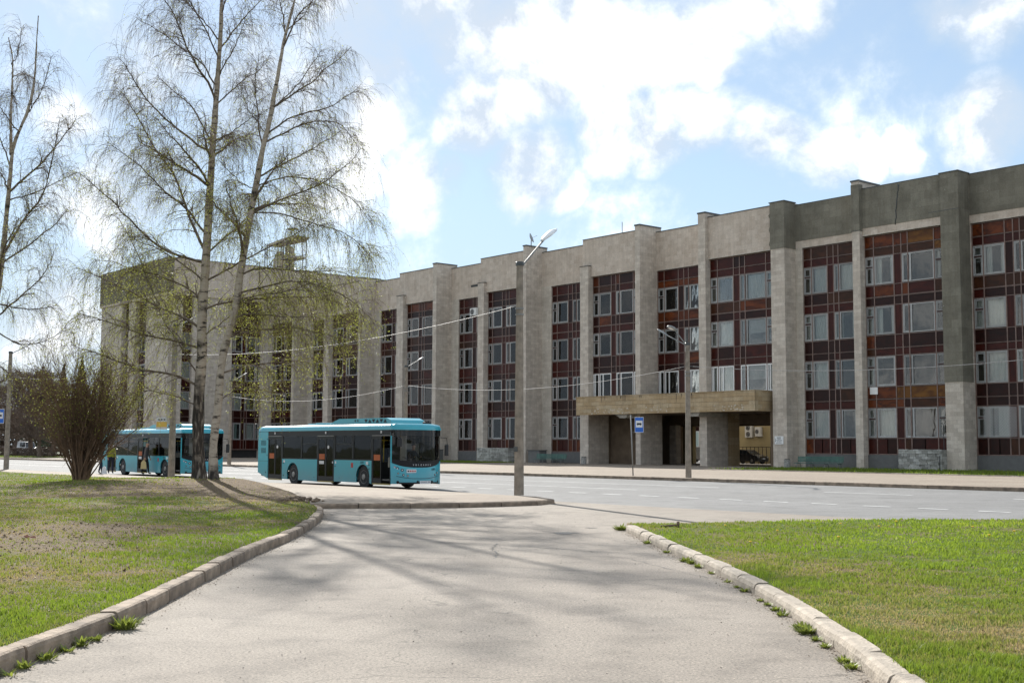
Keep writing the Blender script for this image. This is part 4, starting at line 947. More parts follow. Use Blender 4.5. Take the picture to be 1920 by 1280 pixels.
# ------------------------------------------------------------------ trees
def bark(name, white=True):
    m, nt, Nn, L, b = newmat(name); t = nd(Nn, 'ShaderNodeTexCoord')
    mp = nd(Nn, 'ShaderNodeMapping'); mp.inputs['Scale'].default_value = (2.2, 2.2, 7); L.new(t.outputs['Object'], mp.inputs['Vector'])
    n1 = nd(Nn, 'ShaderNodeTexNoise'); n1.inputs['Scale'].default_value = 1.0; n1.inputs['Detail'].default_value = 7; n1.inputs['Roughness'].default_value = .7; L.new(mp.outputs[0], n1.inputs['Vector'])
    r1 = ramp(Nn, [(.37,(.03,.025,.02)),(.42,(.15,.12,.09)),(.46,(.36,.30,.235)),(.7,(.46,.40,.32))]); L.new(n1.outputs['Fac'], r1.inputs[0])
    mp2 = nd(Nn, 'ShaderNodeMapping'); mp2.inputs['Scale'].default_value = (9, 9, 2.0); L.new(t.outputs['Object'], mp2.inputs['Vector'])
    n2 = nd(Nn, 'ShaderNodeTexNoise'); n2.inputs['Scale'].default_value = 1.2; n2.inputs['Detail'].default_value = 8; L.new(mp2.outputs[0], n2.inputs['Vector'])
    r2 = ramp(Nn, [(.42,(.02,.016,.012)),(.56,(.065,.05,.038)),(.66,(.24,.21,.17))]); L.new(n2.outputs['Fac'], r2.inputs[0])
    at = nd(Nn, 'ShaderNodeAttribute'); at.attribute_name = 'rough_bark'
    n3 = nd(Nn, 'ShaderNodeTexNoise'); n3.inputs['Scale'].default_value = 1.5; n3.inputs['Detail'].default_value = 5; L.new(t.outputs['Object'], n3.inputs['Vector'])
    ma = nd(Nn, 'ShaderNodeMath', operation='ADD'); L.new(at.outputs['Fac'], ma.inputs[0]); L.new(n3.outputs['Fac'], ma.inputs[1])
    rm = ramp(Nn, [(.44,(0,0,0)),(.56,(1,1,1))]); ms = nd(Nn, 'ShaderNodeMath', operation='MULTIPLY'); ms.inputs[1].default_value = .5; L.new(ma.outputs[0], ms.inputs[0]); L.new(ms.outputs[0], rm.inputs[0])
    mx = nd(Nn, 'ShaderNodeMix', data_type='RGBA'); L.new(rm.outputs[0], mx.inputs[0]); L.new(r1.outputs[0], mx.inputs[6]); L.new(r2.outputs[0], mx.inputs[7])
    L.new(mx.outputs[2], b.inputs['Base Color']); b.inputs['Roughness'].default_value = .85
    bp = nd(Nn, 'ShaderNodeBump'); bp.inputs['Strength'].default_value = .8; bp.inputs['Distance'].default_value = .03; L.new(n2.outputs['Fac'], bp.inputs['Height']); L.new(bp.outputs[0], b.inputs['Normal'])
    return m
M['birch_bark'] = bark('birch_bark')
M['branch_bark'] = plain('branch_bark', (.13,.10,.072), .85, var=.4, scale=3)
M['twig'] = plain('twig_bark', (.15,.10,.065), .8, var=.3)
M['shrub_bark'] = plain('shrub_bark', (.17,.105,.065), .85, var=.3)
M['dull_twig'] = plain('distant_twigs', (.15,.11,.085), .9, var=.25)
def leafmat(name, col, tr=.5):
    m, nt, Nn, L, b = newmat(name); at = nd(Nn, 'ShaderNodeAttribute'); at.attribute_name = 'tint'
    r = ramp(Nn, [(0, tuple(c*.65 for c in col)), (1, tuple(min(1,c*1.5) for c in col))]); L.new(at.outputs['Fac'], r.inputs[0]); L.new(r.outputs[0], b.inputs['Base Color']); b.inputs['Roughness'].default_value = .5
    tl = nd(Nn, 'ShaderNodeBsdfTranslucent'); L.new(r.outputs[0], tl.inputs[0]); mx = nd(Nn, 'ShaderNodeMixShader'); mx.inputs[0].default_value = tr
    L.new(b.outputs[0], mx.inputs[1]); L.new(tl.outputs[0], mx.inputs[2]); L.new(mx.outputs[0], Nn['Material Output'].inputs[0]); return m
M['leaf'] = leafmat('young_birch_leaf', (.34,.36,.07)); M['leaf2'] = leafmat('shrub_leaf', (.28,.30,.06)); M['needle'] = leafmat('spruce_needles', (.035,.055,.03), .15)

def tubes_np(P, Rr, sides):
    """P (n,k,3) centre lines, Rr (n,k) radii -> verts, quad faces"""
    n, k, _ = P.shape; D = np.zeros_like(P); D[:,1:-1] = P[:,2:]-P[:,:-2]; D[:,0] = P[:,1]-P[:,0]; D[:,-1] = P[:,-1]-P[:,-2]
    D /= np.linalg.norm(D,axis=2,keepdims=True)+1e-9
    ref = np.where(np.abs(D[:,:,2:3])>.9, np.array([[[1.,0,0]]]), np.array([[[0,0,1.]]])); A_ = np.cross(D, ref); A_ /= np.linalg.norm(A_,axis=2,keepdims=True)+1e-9; Bv = np.cross(D, A_)
    an = np.arange(sides)*2*np.pi/sides
    V = P[:,:,None,:]+(A_[:,:,None,:]*np.cos(an)[None,None,:,None]+Bv[:,:,None,:]*np.sin(an)[None,None,:,None])*Rr[:,:,None,None]
    idx = np.arange(n*k*sides).reshape(n,k,sides); nx = np.roll(idx,-1,axis=2)
    F = np.stack([idx[:,:-1], nx[:,:-1], nx[:,1:], idx[:,1:]],axis=-1).reshape(-1,4)
    return V.reshape(-1,3), F
def twig_obj(name, P, Rr, sides, mat, parent, kind='stuff'):
    V, F = tubes_np(P, Rr, sides); o = bpy.data.objects.new(name, npmesh(name, V, F, 4, mat, True)); C.objects.link(o); o.parent = parent
    if kind: o['kind'] = kind
    return o
def leaf_obj(name, pos, size, mat, parent):
    k = len(pos); a = rng.normal(size=(k,3)); a /= np.linalg.norm(a,axis=1,keepdims=True); r_ = rng.normal(size=(k,3)); b_ = np.cross(a, r_); b_ /= np.linalg.norm(b_,axis=1,keepdims=True)
    s = size*(.6+.8*rng.random(k))[:,None]
    V = np.stack([pos-a*s*.7, pos+b_*s*.42, pos+a*s*.7, pos-b_*s*.42],axis=1).reshape(-1,3)
    me = npmesh(name, V, np.arange(4*k).reshape(-1,4), 4, mat); at = me.attributes.new('tint','FLOAT','POINT'); at.data.foreach_set('value', np.repeat(rng.random(k),4))
    o = bpy.data.objects.new(name, me); C.objects.link(o); o.parent = parent; o['kind'] = 'stuff'; return o

def px2w(x, y, depth):
    """point on the picture ray (x, y) at world Y = depth (the plane a trunk stands in)"""
    d = dir_px(x, y); k = depth/d.y; return np.array([d.x*k, d.y*k, EYE+d.z*k])
def spline(P, n):
    P = np.asarray(P); m_ = len(P)
    if m_ < 2: return P
    seg = np.r_[0, np.cumsum(np.linalg.norm(np.diff(P,axis=0),axis=1))]; t_ = np.linspace(0, seg[-1], n)
    T = np.c_[[np.interp(t_, seg, P[:,i]) for i in range(3)]].T
    for _ in range(2):
        T[1:-1] = .25*T[:-2]+.5*T[1:-1]+.25*T[2:]
    return T
def trunk_mesh(name, line, radii, parent, mat, sides=14, rough_h=3.0, flare=True):
    P = spline(line, 60); hts = np.interp(np.linspace(0,1,60), np.linspace(0,1,len(radii)), radii)*.92
    if flare: hts[:4] *= np.array([1.35,1.15,1.06,1.02])
    V, F = tubes_np(P[None], hts[None], sides)
    jit = rng.normal(size=V.shape)*.010; V = V+jit
    me = npmesh(name, V, F, 4, mat, True); at = me.attributes.new('rough_bark','FLOAT','POINT')
    zz = V[:,2]-P[0,2]
    val = np.clip(1.3-zz/rough_h,0,1)*.75
    for kz in (5.1,6.8,9.2,11.0): val = np.maximum(val, .7*np.exp(-((zz-kz)/.25)**2))
    at.data.foreach_set('value', val)
    o = bpy.data.objects.new(name, me); C.objects.link(o); o.parent = parent; return P, hts

def birch(label, trunks, limbs, depth, base_y, extra=6, leafy=1.0, spread=1.0, twigs=1.0, rough=(3.0,3.0), loc=None, name='birch_tree', group=None, tw_r=.0038, leaf_n=1.0, lowleaf=12.0):
    """trunks: list of ([(px,py)...], [radii]); limbs: list of ([(px,py)...], start radius)"""
    root = thing(name, label, 'tree', (0,0,0), 0, group); base = px2w(*trunks[0][0][0], depth); root.location = Vector(base)
    bs = np.array(base); tl = []
    for i, (pts, rd) in enumerate(trunks):
        line = np.array([px2w(x, y, depth+(0 if i == 0 else .3)) for x, y in pts])-bs
        P, rr = trunk_mesh('trunk', line, rd, root, M['birch_bark'], rough_h=rough[min(i,len(rough)-1)]); tl.append((P, rr))
    LL = []
    for (pts, r0_) in limbs:
        k_ = rng.uniform(-.45,.45)*spread; first = px2w(*pts[0], depth)
        line = []; acc = 0; prev_ = first
        for x, y in pts:
            p = px2w(x, y, depth); acc += np.linalg.norm(p-prev_); prev_ = p
            line.append(px2w(x, y, depth+k_*acc))
        L0 = np.array(line)-bs
        best = min(((np.linalg.norm(tp_-L0[0]), tuple(tp_)) for (TP, _) in tl for tp_ in TP), key=lambda q: q[0])
        if best[0] < 1.3: L0 = np.vstack([np.array(best[1])-np.array([0,0,.08]), L0[0:] if best[0] > .22 else L0[1:]])
        P = spline(L0, 17); P[0] = L0[0]; LL.append((P, r0_))
    # limbs that reach towards and away from the viewer
    for i in range(extra):
        P0, rr = tl[i % len(tl)]; j = int(rng.uniform(.30,.72)*59); s = P0[j]; L_ = (6.5-5.2*(j/59))*rng.uniform(.7,1.1)
        sg = 1 if i%2 else -1; az = rng.uniform(-.7,.7); up = rng.uniform(.35,.9)
        d = np.array([math.sin(az), sg*math.cos(az), up]); d /= np.linalg.norm(d); pts = [s]
        for q in range(7):
            d = d+np.array([rng.normal()*.10, rng.normal()*.1, -.05+rng.normal()*.06]); d /= np.linalg.norm(d); pts.append(pts[-1]+d*L_/7)
        LL.append((spline(pts,16), max(.02, rr[j]*.42)))
    TW = []; TR = []; SB = []; SR = []; leaves = []
    for (P, r0_) in LL:
        jt = np.cumsum(rng.normal(size=P.shape)*.022, axis=0); jt -= jt[0]; P = P+jt
        R_ = np.linspace(r0_*1.08, max(.010, r0_*.22), len(P)); V, F = tubes_np(P[None], R_[None], 6)
        o = bpy.data.objects.new('branch', npmesh('branch', V, F, 4, M['branch_bark'], True)); C.objects.link(o); o.parent = root
        Ln = np.linalg.norm(np.diff(P,axis=0),axis=1).sum(); ns = int(Ln*6.8)+5
        for q in range(ns):
            u = (rng.random()**.85)*.90+.10; j = u*(len(P)-1); i0 = min(int(j), len(P)-2); s = P[i0]+(P[i0+1]-P[i0])*(j-i0); d0 = P[i0+1]-P[i0]; d0 /= np.linalg.norm(d0)+1e-9
            side = rng.normal(size=3); side -= d0*side.dot(d0); side /= np.linalg.norm(side); d = d0*.75+side*.75+np.array([0,0,.22]); d /= np.linalg.norm(d)
            L2 = rng.uniform(.35,1.0)*(.45+.22*Ln*(1-u*.55)); L2 = min(L2, 2.4); pts = [s]
            for w in range(5):
                d = d+rng.normal(size=3)*.16+np.array([0,0,-.05-.05*w]); d /= np.linalg.norm(d); pts.append(pts[-1]+d*L2/5)
            pts = np.array(pts); SB.append(pts); SR.append(np.linspace(max(.006, R_[i0]*.45), .004, 6))
            # hanging twigs
            nt_ = int((2+L2*8)*twigs)
            for w in range(nt_):
                uu = rng.uniform(.15,1); jj = uu*5; a0 = min(int(jj),4); s2 = pts[a0]+(pts[a0+1]-pts[a0])*(jj-a0); dd = rng.normal(size=3)*.6+np.array([0,0,.1])+(pts[a0+1]-pts[a0])/np.linalg.norm(pts[a0+1]-pts[a0])*.7
                dd /= np.linalg.norm(dd); L3 = rng.uniform(.3,1.1)*rng.uniform(.6,1.9); tp = [s2]
                for e in range(4):
                    dd = dd+np.array([0,0,-.42-.12*e])+rng.normal(size=3)*.12; dd /= np.linalg.norm(dd); tp.append(tp[-1]+dd*L3/4)
                TW.append(tp); TR.append([tw_r*1.25, tw_r, tw_r*.85, tw_r*.7, tw_r*.5])
                hz = tp[0][2]; pr = leafy*(1.0 if hz < lowleaf*.55 else max(.16, 1.15-(hz-lowleaf*.55)/(lowleaf*.75)))
                for e in range(1,5):
                    for g_ in range(3):
                        if rng.random() < .70*pr*leaf_n: leaves.append(tp[e]+rng.normal(size=3)*.05)
    ST_ = []; STR = []
    for (P, r0_) in LL:
        Ln = np.linalg.norm(np.diff(P,axis=0),axis=1).sum()
        for q in range(int(Ln*3.2)+3):
            u = 1-.62*rng.random()**1.3; j = u*(len(P)-1); i0 = min(int(j), len(P)-2); s = P[i0]+(P[i0+1]-P[i0])*(j-i0); d = P[i0+1]-P[i0]; d = d/(np.linalg.norm(d)+1e-9)*.8+rng.normal(size=3)*.55; d /= np.linalg.norm(d)
            L4 = rng.uniform(.9,2.9)*min(1.0, .35+Ln*.12); pts = [s]
            for e in range(7): d = d+np.array([0,0,-.55])+rng.normal(size=3)*.07; d /= np.linalg.norm(d); pts.append(pts[-1]+d*L4/7)
            pts = np.array(pts); ST_.append(pts); STR.append(np.array([1.5,1.3,1.15,1,.9,.8,.7,.5])*tw_r)
            for w in range(6):
                a0 = rng.integers(1,7); dd = (pts[a0]-pts[a0-1]); dd = dd/np.linalg.norm(dd)+rng.normal(size=3)*.45; tp = [pts[a0]]
                for e in range(4): dd = dd+np.array([0,0,-.25])+rng.normal(size=3)*.08; dd /= np.linalg.norm(dd); tp.append(tp[-1]+dd*rng.uniform(.06,.16))
                TW.append(tp); TR.append([tw_r, tw_r*.9, tw_r*.8, tw_r*.65, tw_r*.5])
            for e in range(2,8):
                for g_ in range(3):
                    hz = pts[e][2]; pr = leafy*(1.0 if hz < lowleaf*.55 else max(.16, 1.15-(hz-lowleaf*.55)/(lowleaf*.75)))
                    if rng.random() < .75*pr: leaves.append(pts[e]+rng.normal(size=3)*.07)
    twig_obj('hanging_branches', np.array(ST_), np.array(STR), 3, M['twig'], root)
    twig_obj('side_branches', np.array(SB), np.array(SR), 4, M['branch_bark'], root)
    twig_obj('twigs', np.array(TW), np.array(TR), 3, M['twig'], root)
    if leaves: leaf_obj('leaves', np.array(leaves), .032, M['leaf'], root)
    print(name, 'branches', len(LL), 'side', len(SB), 'twigs', len(TW), 'leaves', len(leaves)); return root
def S(k, pts): return [(a*k, b_*k) for a, b_ in pts]
q4 = .39583
trunkA = ([(374,901),(371,831),(372,775),(373,737),(377,690),(380,650),(377,615),(380,565),(385,515),(387,470),(392,388),(396,317),(400,257),(406,178),(410,119),(415,40),(416,-30),(418,-80),(420,-130)],
          [.27,.25,.235,.225,.215,.205,.19,.18,.165,.155,.14,.13,.12,.10,.09,.075,.055,.035,.01])
limA = [(S(q4,[(965,1200),(900,1040),(850,880),(840,800),(760,730),(700,590),(600,430),(560,390)]),.055),
 (S(q4,[(960,1090),(880,990),(760,900),(640,770),(500,680)]),.045),(S(q4,[(980,720),(860,620),(740,520),(650,430),(600,330),(550,280)]),.05),
 (S(q4,[(1000,660),(950,580),(900,500),(830,440),(740,360)]),.035),(S(q4,[(1015,500),(980,380),(900,260),(850,150),(840,80),(780,0),(740,-60)]),.05),
 (S(q4,[(1025,380),(960,300),(860,220),(750,130),(650,80)]),.035),(S(q4,[(1030,200),(960,100),(900,20),(850,-80)]),.03),
 (S(q4,[(1050,230),(1110,140),(1180,60),(1230,0),(1290,-70)]),.035),(S(q4,[(1040,340),(1100,260),(1140,160),(1170,80)]),.03),
 (S(q4,[(1045,490),(1120,410),(1210,330),(1260,280)]),.03),(S(q4,[(1020,660),(1100,620),(1180,580),(1260,550)]),.025),(S(q4,[(1010,710),(1100,680),(1190,670)]),.02),
 (S(q4,[(960,1235),(800,1200),(650,1080),(540,970),(430,890),(370,840)]),.055),
 ([(377,522),(330,490),(297,465),(255,455),(230,440)],.04),([(370,552),(335,530),(290,512),(242,505),(212,490),(178,485)],.045),
 ([(367,607),(330,587),(300,572),(255,547),(217,532),(197,522),(150,500)],.055),([(370,648),(330,640),(285,632),(242,620),(205,607),(180,595),(140,590)],.05),
 ([(370,722),(330,702),(275,695),(230,682),(195,667),(160,650),(130,640)],.055),([(365,757),(320,745),(275,743),(225,752)],.03),
 ([(387,575),(417,565),(455,555),(505,545),(550,537),(600,520)],.04),([(390,520),(420,505),(455,485),(495,462),(530,452),(590,415)],.04),
 ([(395,475),(412,452),(430,440),(470,410),(510,375)],.04),([(372,700),(352,680),(330,640),(305,610),(290,560)],.03),([(378,640),(398,620),(425,606),(450,575),(470,560)],.025),
 ([(410,100),(380,40),(340,-20),(310,-70)],.03),([(414,20),(440,-40),(480,-100)],.03),([(418,-60),(395,-120),(380,-170)],.02),([(300,572),(270,520),(255,470),(228,420)],.025)]
trunkB = ([(401,903),(399,842),(404,794),(411,747),(412,719),(414,690),(420,650),(432,615),(445,565),(450,515),(457,472),(475,376),(491,285),(505,230),(518,158),(532,79),(545,30),(556,-10),(562,-40),(568,-75)],
          [.19,.17,.165,.16,.155,.15,.15,.15,.14,.135,.125,.12,.105,.095,.085,.07,.055,.045,.03,.01])
limB = [(S(q4,[(1215,1000),(1320,960),(1450,920),(1560,880),(1640,820),(1700,760)]),.045),(S(q4,[(1235,850),(1330,790),(1430,740),(1530,690),(1610,640)]),.04),
 (S(q4,[(1280,610),(1360,560),(1450,530),(1530,515),(1600,470),(1680,400)]),.035),(S(q4,[(1290,500),(1380,450),(1470,400),(1540,330),(1620,260),(1660,220)]),.04),
 (S(q4,[(1345,200),(1400,80),(1480,10),(1530,-60)]),.035),(S(q4,[(1290,660),(1370,620),(1480,570),(1600,560),(1660,590),(1720,700)]),.035),
 ([(450,508),(480,500),(512,505),(555,512),(595,515),(625,508),(650,520)],.04),([(432,590),(455,587),(505,590),(550,595),(590,597)],.03),
 ([(427,622),(455,615),(490,600),(515,580)],.025),([(442,570),(492,560),(540,557),(580,557),(615,562),(645,570),(668,600)],.045),
 ([(415,697),(455,687),(505,681),(545,677),(600,668)],.035),([(491,275),(487,215),(482,158),(492,100)],.035),([(470,350),(440,318),(420,290)],.02),
 (S(q4,[(1215,1000),(1130,1075),(1040,1150)]),.03),(S(q4,[(1350,180),(1350,80),(1345,-40)]),.035),([(540,50),(575,20),(610,-30)],.025),([(411,745),(440,730),(480,722),(520,728)],.02),([(447,545),(500,535),(560,525),(620,540),(665,562),(700,600)],.04),([(425,630),(480,618),(540,612),(600,622),(650,640)],.03),([(480,340),(540,330),(600,340),(650,372),(690,420)],.03),([(470,400),(530,398),(590,420),(650,440),(700,490)],.03),
 ([(510,200),(545,170),(575,130),(600,90)],.025),([(500,255),(470,215),(455,170)],.02)]
D1 = 47.8
tA = birch('tall birch with dark furrowed foot, left one of the pair beside the bus stop', [trunkA], limA, D1, 901, extra=6, rough=(5.6,), spread=1.0, twigs=1.0)
tB = birch('slimmer pale birch leaning right, right one of the pair beside the bus stop', [trunkB], limB, D1-.9, 903, extra=5, rough=(1.0,), twigs=1.05)
trunkC = ([(-48,895),(-40,780),(-22,650),(0,520),(10,430),(20,316),(24,273),(36,245),(51,214),(63,166),(67,119),(70,60),(72,30)],[.20,.18,.165,.15,.14,.12,.11,.095,.08,.06,.045,.025,.01])
trunkC2 = ([(21,290),(20,218),(23,158),(24,111),(16,71)],[.07,.055,.04,.03,.01])
limC = [(S(q4,[(60,890),(130,820),(220,730),(290,630),(340,550)]),.045),(S(q4,[(0,1200),(100,1080),(200,960),(250,830),(280,700),(300,600)]),.05),(S(q4,[(-10,1240),(150,1150),(250,1080),(320,1000)]),.04),
 (S(q4,[(55,950),(150,920),(260,880),(340,830)]),.03),(S(q4,[(130,540),(200,420),(230,320),(240,270)]),.03),(S(q4,[(40,800),(10,700),(-30,600),(-60,500)]),.03),(S(q4,[(60,600),(20,530),(-20,460)]),.03),
 ([(-5,560),(30,575),(70,580),(110,570)],.035),([(-15,610),(20,640),(60,650),(100,640),(125,620)],.03),([(-25,670),(10,690),(50,700)],.03),([(-10,600),(40,560),(80,520),(100,470)],.04),(S(q4,[(60,300),(90,220),(100,140)]),.02)]
tC = birch('birch at the far left edge with its foot outside the picture', [trunkC, trunkC2], limC, 49.0, 895, extra=5, rough=(1.5,.1), twigs=.95, leafy=.5)

# many-stemmed shrub
def shrub():
    base = np.array(px2w(150, 904, 48.6)); base[2] = h_left(base[0], base[1])-.03
    root = thing('shrub', 'large vase shaped shrub with many bare stems and few new leaves on the left lawn', 'shrub', Vector(base))
    ST = []; SR = []; TW = []; TR = []; LV = []
    for i in range(120):
        a = rng.uniform(0, 2*math.pi); tilt = abs(rng.normal())*.26+.04; tilt = min(tilt, .85); L_ = rng.uniform(3.2,5.2)*(1-.28*max(0,tilt-.4)); s = np.array([math.cos(a), math.sin(a), 0])*rng.uniform(.03,.28)
        d = np.array([math.cos(a)*math.sin(tilt), math.sin(a)*math.sin(tilt), math.cos(tilt)]); pts = [s]
        for q in range(8):
            d = d+rng.normal(size=3)*.10+np.array([0,0,.035 if tilt > .4 else 0]); d /= np.linalg.norm(d); pts.append(pts[-1]+d*L_/8)
        pts = np.array(pts); r_ = rng.uniform(.016,.045); ST.append(pts); SR.append(np.linspace(r_, .006, 9))
        for q in range(46):
            j = rng.uniform(2,8); i0 = min(int(j),7); s2 = pts[i0]+(pts[i0+1]-pts[i0])*(j-i0); dd = (pts[i0+1]-pts[i0]); dd /= np.linalg.norm(dd); dd = dd+rng.normal(size=3)*.45; dd /= np.linalg.norm(dd); L3 = rng.uniform(.3,1.1); tp = [s2]
            for e in range(4): dd = dd+rng.normal(size=3)*.12; dd /= np.linalg.norm(dd); tp.append(tp[-1]+dd*L3/4)
            TW.append(tp); TR.append([.0075,.0065,.006,.005,.0035])
            if tp[0][2] > 1.6:
                for e in range(1,5):
                    if rng.random() < .42: LV.append(tp[e]+rng.normal(size=3)*.03)
    V, F = tubes_np(np.array(ST), np.array(SR), 5)
    for i in range(len(ST)):
        V, F = tubes_np(ST[i][None], SR[i][None], 5); o = bpy.data.objects.new('stem', npmesh('stem', V, F, 4, M['shrub_bark'], True)); C.objects.link(o); o.parent = root
    twig_obj('twigs', np.array(TW), np.array(TR), 3, M['shrub_bark'], root); leaf_obj('leaves', np.array(LV), .045, M['leaf2'], root)
shrub()

# bare trees and spruces beyond the end of the road
def bare_tree(label, s, c, H, W_, seed, group):
    g = np.random.default_rng(seed); p = SCZ(s, c, .05); root = thing('bare_tree', label, 'tree', p, 0, group); root.location.z = .05
    tr = np.array([[0,0,0],[g.normal()*.15,g.normal()*.15,H*.2],[g.normal()*.3,g.normal()*.3,H*.45],[g.normal()*.4,g.normal()*.4,H*.95]])
    P = spline(tr, 20); R_ = np.linspace(.30, .03, 20)*H/11; V, F = tubes_np(P[None], R_[None], 7); o = bpy.data.objects.new('trunk', npmesh('trunk', V, F, 4, M['dull_twig'], True)); C.objects.link(o); o.parent = root
    LB = []; LR = []; TW = []; TR = []
    for i in range(60):
        u = g.uniform(.16,.95); s0_ = P[int(u*19)]; a = g.uniform(0,6.28); up = g.uniform(.35,1.0); d = np.array([math.cos(a), math.sin(a), up]); d /= np.linalg.norm(d); L_ = W_*.5*(1.25-u)*g.uniform(.7,1.2)+.8; pts = [s0_]
        for q in range(5): d = d+g.normal(size=3)*.14+np.array([0,0,.03]); d /= np.linalg.norm(d); pts.append(pts[-1]+d*L_/5)
        pts = np.array(pts); LB.append(pts); LR.append(np.linspace(.06,.015,6)*H/11)
        for w in range(60):
            j = g.uniform(.8,5); i0 = min(int(j),4); s2 = pts[i0]+(pts[i0+1]-pts[i0])*(j-i0); dd = g.normal(size=3)*.6+np.array([0,0,.35])+(pts[i0+1]-pts[i0])/np.linalg.norm(pts[i0+1]-pts[i0]); dd /= np.linalg.norm(dd); L3 = g.uniform(.5,1.7); tp = [s2]
            for e in range(3): dd = dd+g.normal(size=3)*.18; dd /= np.linalg.norm(dd); tp.append(tp[-1]+dd*L3/3)
            TW.append(tp); TR.append([.020,.017,.014,.010])
    twig_obj('limbs', np.array(LB), np.array(LR), 4, M['dull_twig'], root, 'stuff'); twig_obj('twigs', np.array(TW), np.array(TR), 3, M['dull_twig'], root)
    return root
places = [(168,58,10.5,8),(177,63,12,9),(186,55,11,9),(195,66,11.5,9),(203,58,10,8),(214,70,12,9),(224,60,11,9),(236,72,13,10),(250,62,12,10),(262,80,14,11),(186,78,12,9),(210,88,14,10)]
protos = [bare_tree('bare brown street tree on the verge beyond the end of the road', *places[0], 41, 'bare trees at the far left'),
          bare_tree('bare brown street tree on the verge beyond the end of the road', *places[1], 42, 'bare trees at the far left'),
          bare_tree('bare brown street tree on the verge beyond the end of the road', *places[2], 43, 'bare trees at the far left')]
for i, (s, c, H, W_) in enumerate(places[3:]):
    o = copy_tree(protos[i%3]); o.location = SCZ(s, c, .05); o.rotation_euler.z = i*1.7; k = H/(10.5,12,11)[i%3]*1.18; o.scale = (k*1.1,k*1.1,k)
def spruce(s, c, H, seed):
    g = np.random.default_rng(seed); root = thing('spruce_tree', 'dark pointed spruce rising behind the bare street trees', 'tree', SCZ(s, c, .05), 0, 'spruces behind the bare trees')
    MB().tube([(0,0,0),(0,0,H)], [.22,.03], 6).build('trunk', M['dull_twig'], root); pos = []
    n = 9000; u = g.random(n)**.75; z = H*(.12+.88*(1-u*1.0)); r_ = (H-z)*.22*(.35+.65*g.random(n))*(1+.25*np.sin(z*5.5)); a = g.random(n)*6.28
    pos = np.c_[np.cos(a)*r_, np.sin(a)*r_, z-.25*r_]; leaf_obj('crown', pos, .24, M['needle'], root)
for i, (s, c, H) in enumerate([(232,84,17),(244,92,19.5),(258,88,17),(272,74,18),(290,84,20),(300,66,19),(222,98,18),(322,76,22)]): spruce(s, c, H, 60+i)
# low hedge on the verge
def hedge():
    root = thing('hedge', 'low brown clipped hedge along the verge at the far left', 'hedge', SCZ(180,60,.1), RZ)
    n = 16000; pos = np.c_[rng.uniform(-70,12,n), rng.uniform(-.5,.5,n), rng.random(n)**.8*1.25]; leaf_obj('twigs', pos, .14, M['dull_twig'], root)
hedge()

# far wood that reads as one mass
def far_wood():
    n = 26000; u = rng.random(n); x = -210+150*u; top = 9+3.5*np.sin(x*.13)+2.2*np.sin(x*.41+1)+1.5*np.sin(x*1.1); z = rng.random(n)**.8*top; y = 345+rng.normal(size=n)*9
    root = thing('distant_wood', 'distant bare wood closing the view beyond the hedge at the far left', 'wood', (0,0,0)); root['kind'] = 'stuff'
    o = leaf_obj('twigs', np.c_[x,y,z], .85, M['dull_twig'], root)
far_wood()
# ------------------------------------------------------------------ buses
def carpaint(name, col, rough=.3, coat=.6):
    m, nt, Nn, L, b = newmat(name); t = nd(Nn, 'ShaderNodeTexCoord'); sp = nd(Nn, 'ShaderNodeSeparateXYZ'); L.new(t.outputs['Object'], sp.inputs[0])
    n = nd(Nn, 'ShaderNodeTexNoise'); n.inputs['Scale'].default_value = 2.5; n.inputs['Detail'].default_value = 7; L.new(t.outputs['Object'], n.inputs['Vector'])
    # road dust gathered low on the sides
    mr = nd(Nn, 'ShaderNodeMapRange'); L.new(sp.outputs[2], mr.inputs['Value']); mr.inputs['From Min'].default_value = .15; mr.inputs['From Max'].default_value = 1.0; mr.inputs['To Min'].default_value = .55; mr.inputs['To Max'].default_value = .0
    mu = nd(Nn, 'ShaderNodeMath', operation='MULTIPLY'); L.new(mr.outputs[0], mu.inputs[0]); L.new(n.outputs['Fac'], mu.inputs[1])
    mx = nd(Nn, 'ShaderNodeMix', data_type='RGBA'); L.new(mu.outputs[0], mx.inputs[0]); mx.inputs[6].default_value = (*col,1); mx.inputs[7].default_value = (.16,.15,.13,1)
    L.new(mx.outputs[2], b.inputs['Base Color']); b.inputs['Roughness'].default_value = rough; b.inputs['Coat Weight'].default_value = coat; b.inputs['Coat Roughness'].default_value = .12
    return m
M['bus_blue'] = carpaint('bus_turquoise', (.014,.345,.43))
M['bus_dark'] = plain('bus_black_band', (.010,.010,.012), .3, spec=.25)
M['bus_glass'] = glass('bus_glass', (.90,.92,.88), 1.28, .0)
M['screen_glass'] = glass('windscreen_glass', (.72,.74,.74), 1.38, .0)
M['seat'] = plain('bus_seat', (.10,.12,.16), .8); M['seat_grey'] = plain('bus_seat_light', (.40,.39,.35), .8)
M['yellow_rail'] = plain('yellow_rail', (.55,.40,.04), .4); M['bus_floor'] = plain('bus_floor', (.12,.115,.11), .8)
M['bus_inner'] = plain('bus_lining', (.30,.29,.27), .8); M['rim'] = plain('wheel_rim', (.28,.27,.25), .5, metal=.4, var=.3, scale=8)
M['orange_sign'] = plain('orange_sticker', (.42,.10,.02), .6, var=.05); M['red_sign'] = plain('red_emblem', (.45,.04,.03), .6, var=.1); M['sticker'] = plain('white_sticker', (.7,.7,.7), .6, var=.03)
M['lamp_glass'] = plain('headlamp', (.65,.68,.7), .08, metal=.6); M['ink'] = plain('dark_lettering', (.015,.02,.03), .6); M['brass'] = plain('door_sill', (.35,.27,.08), .5)
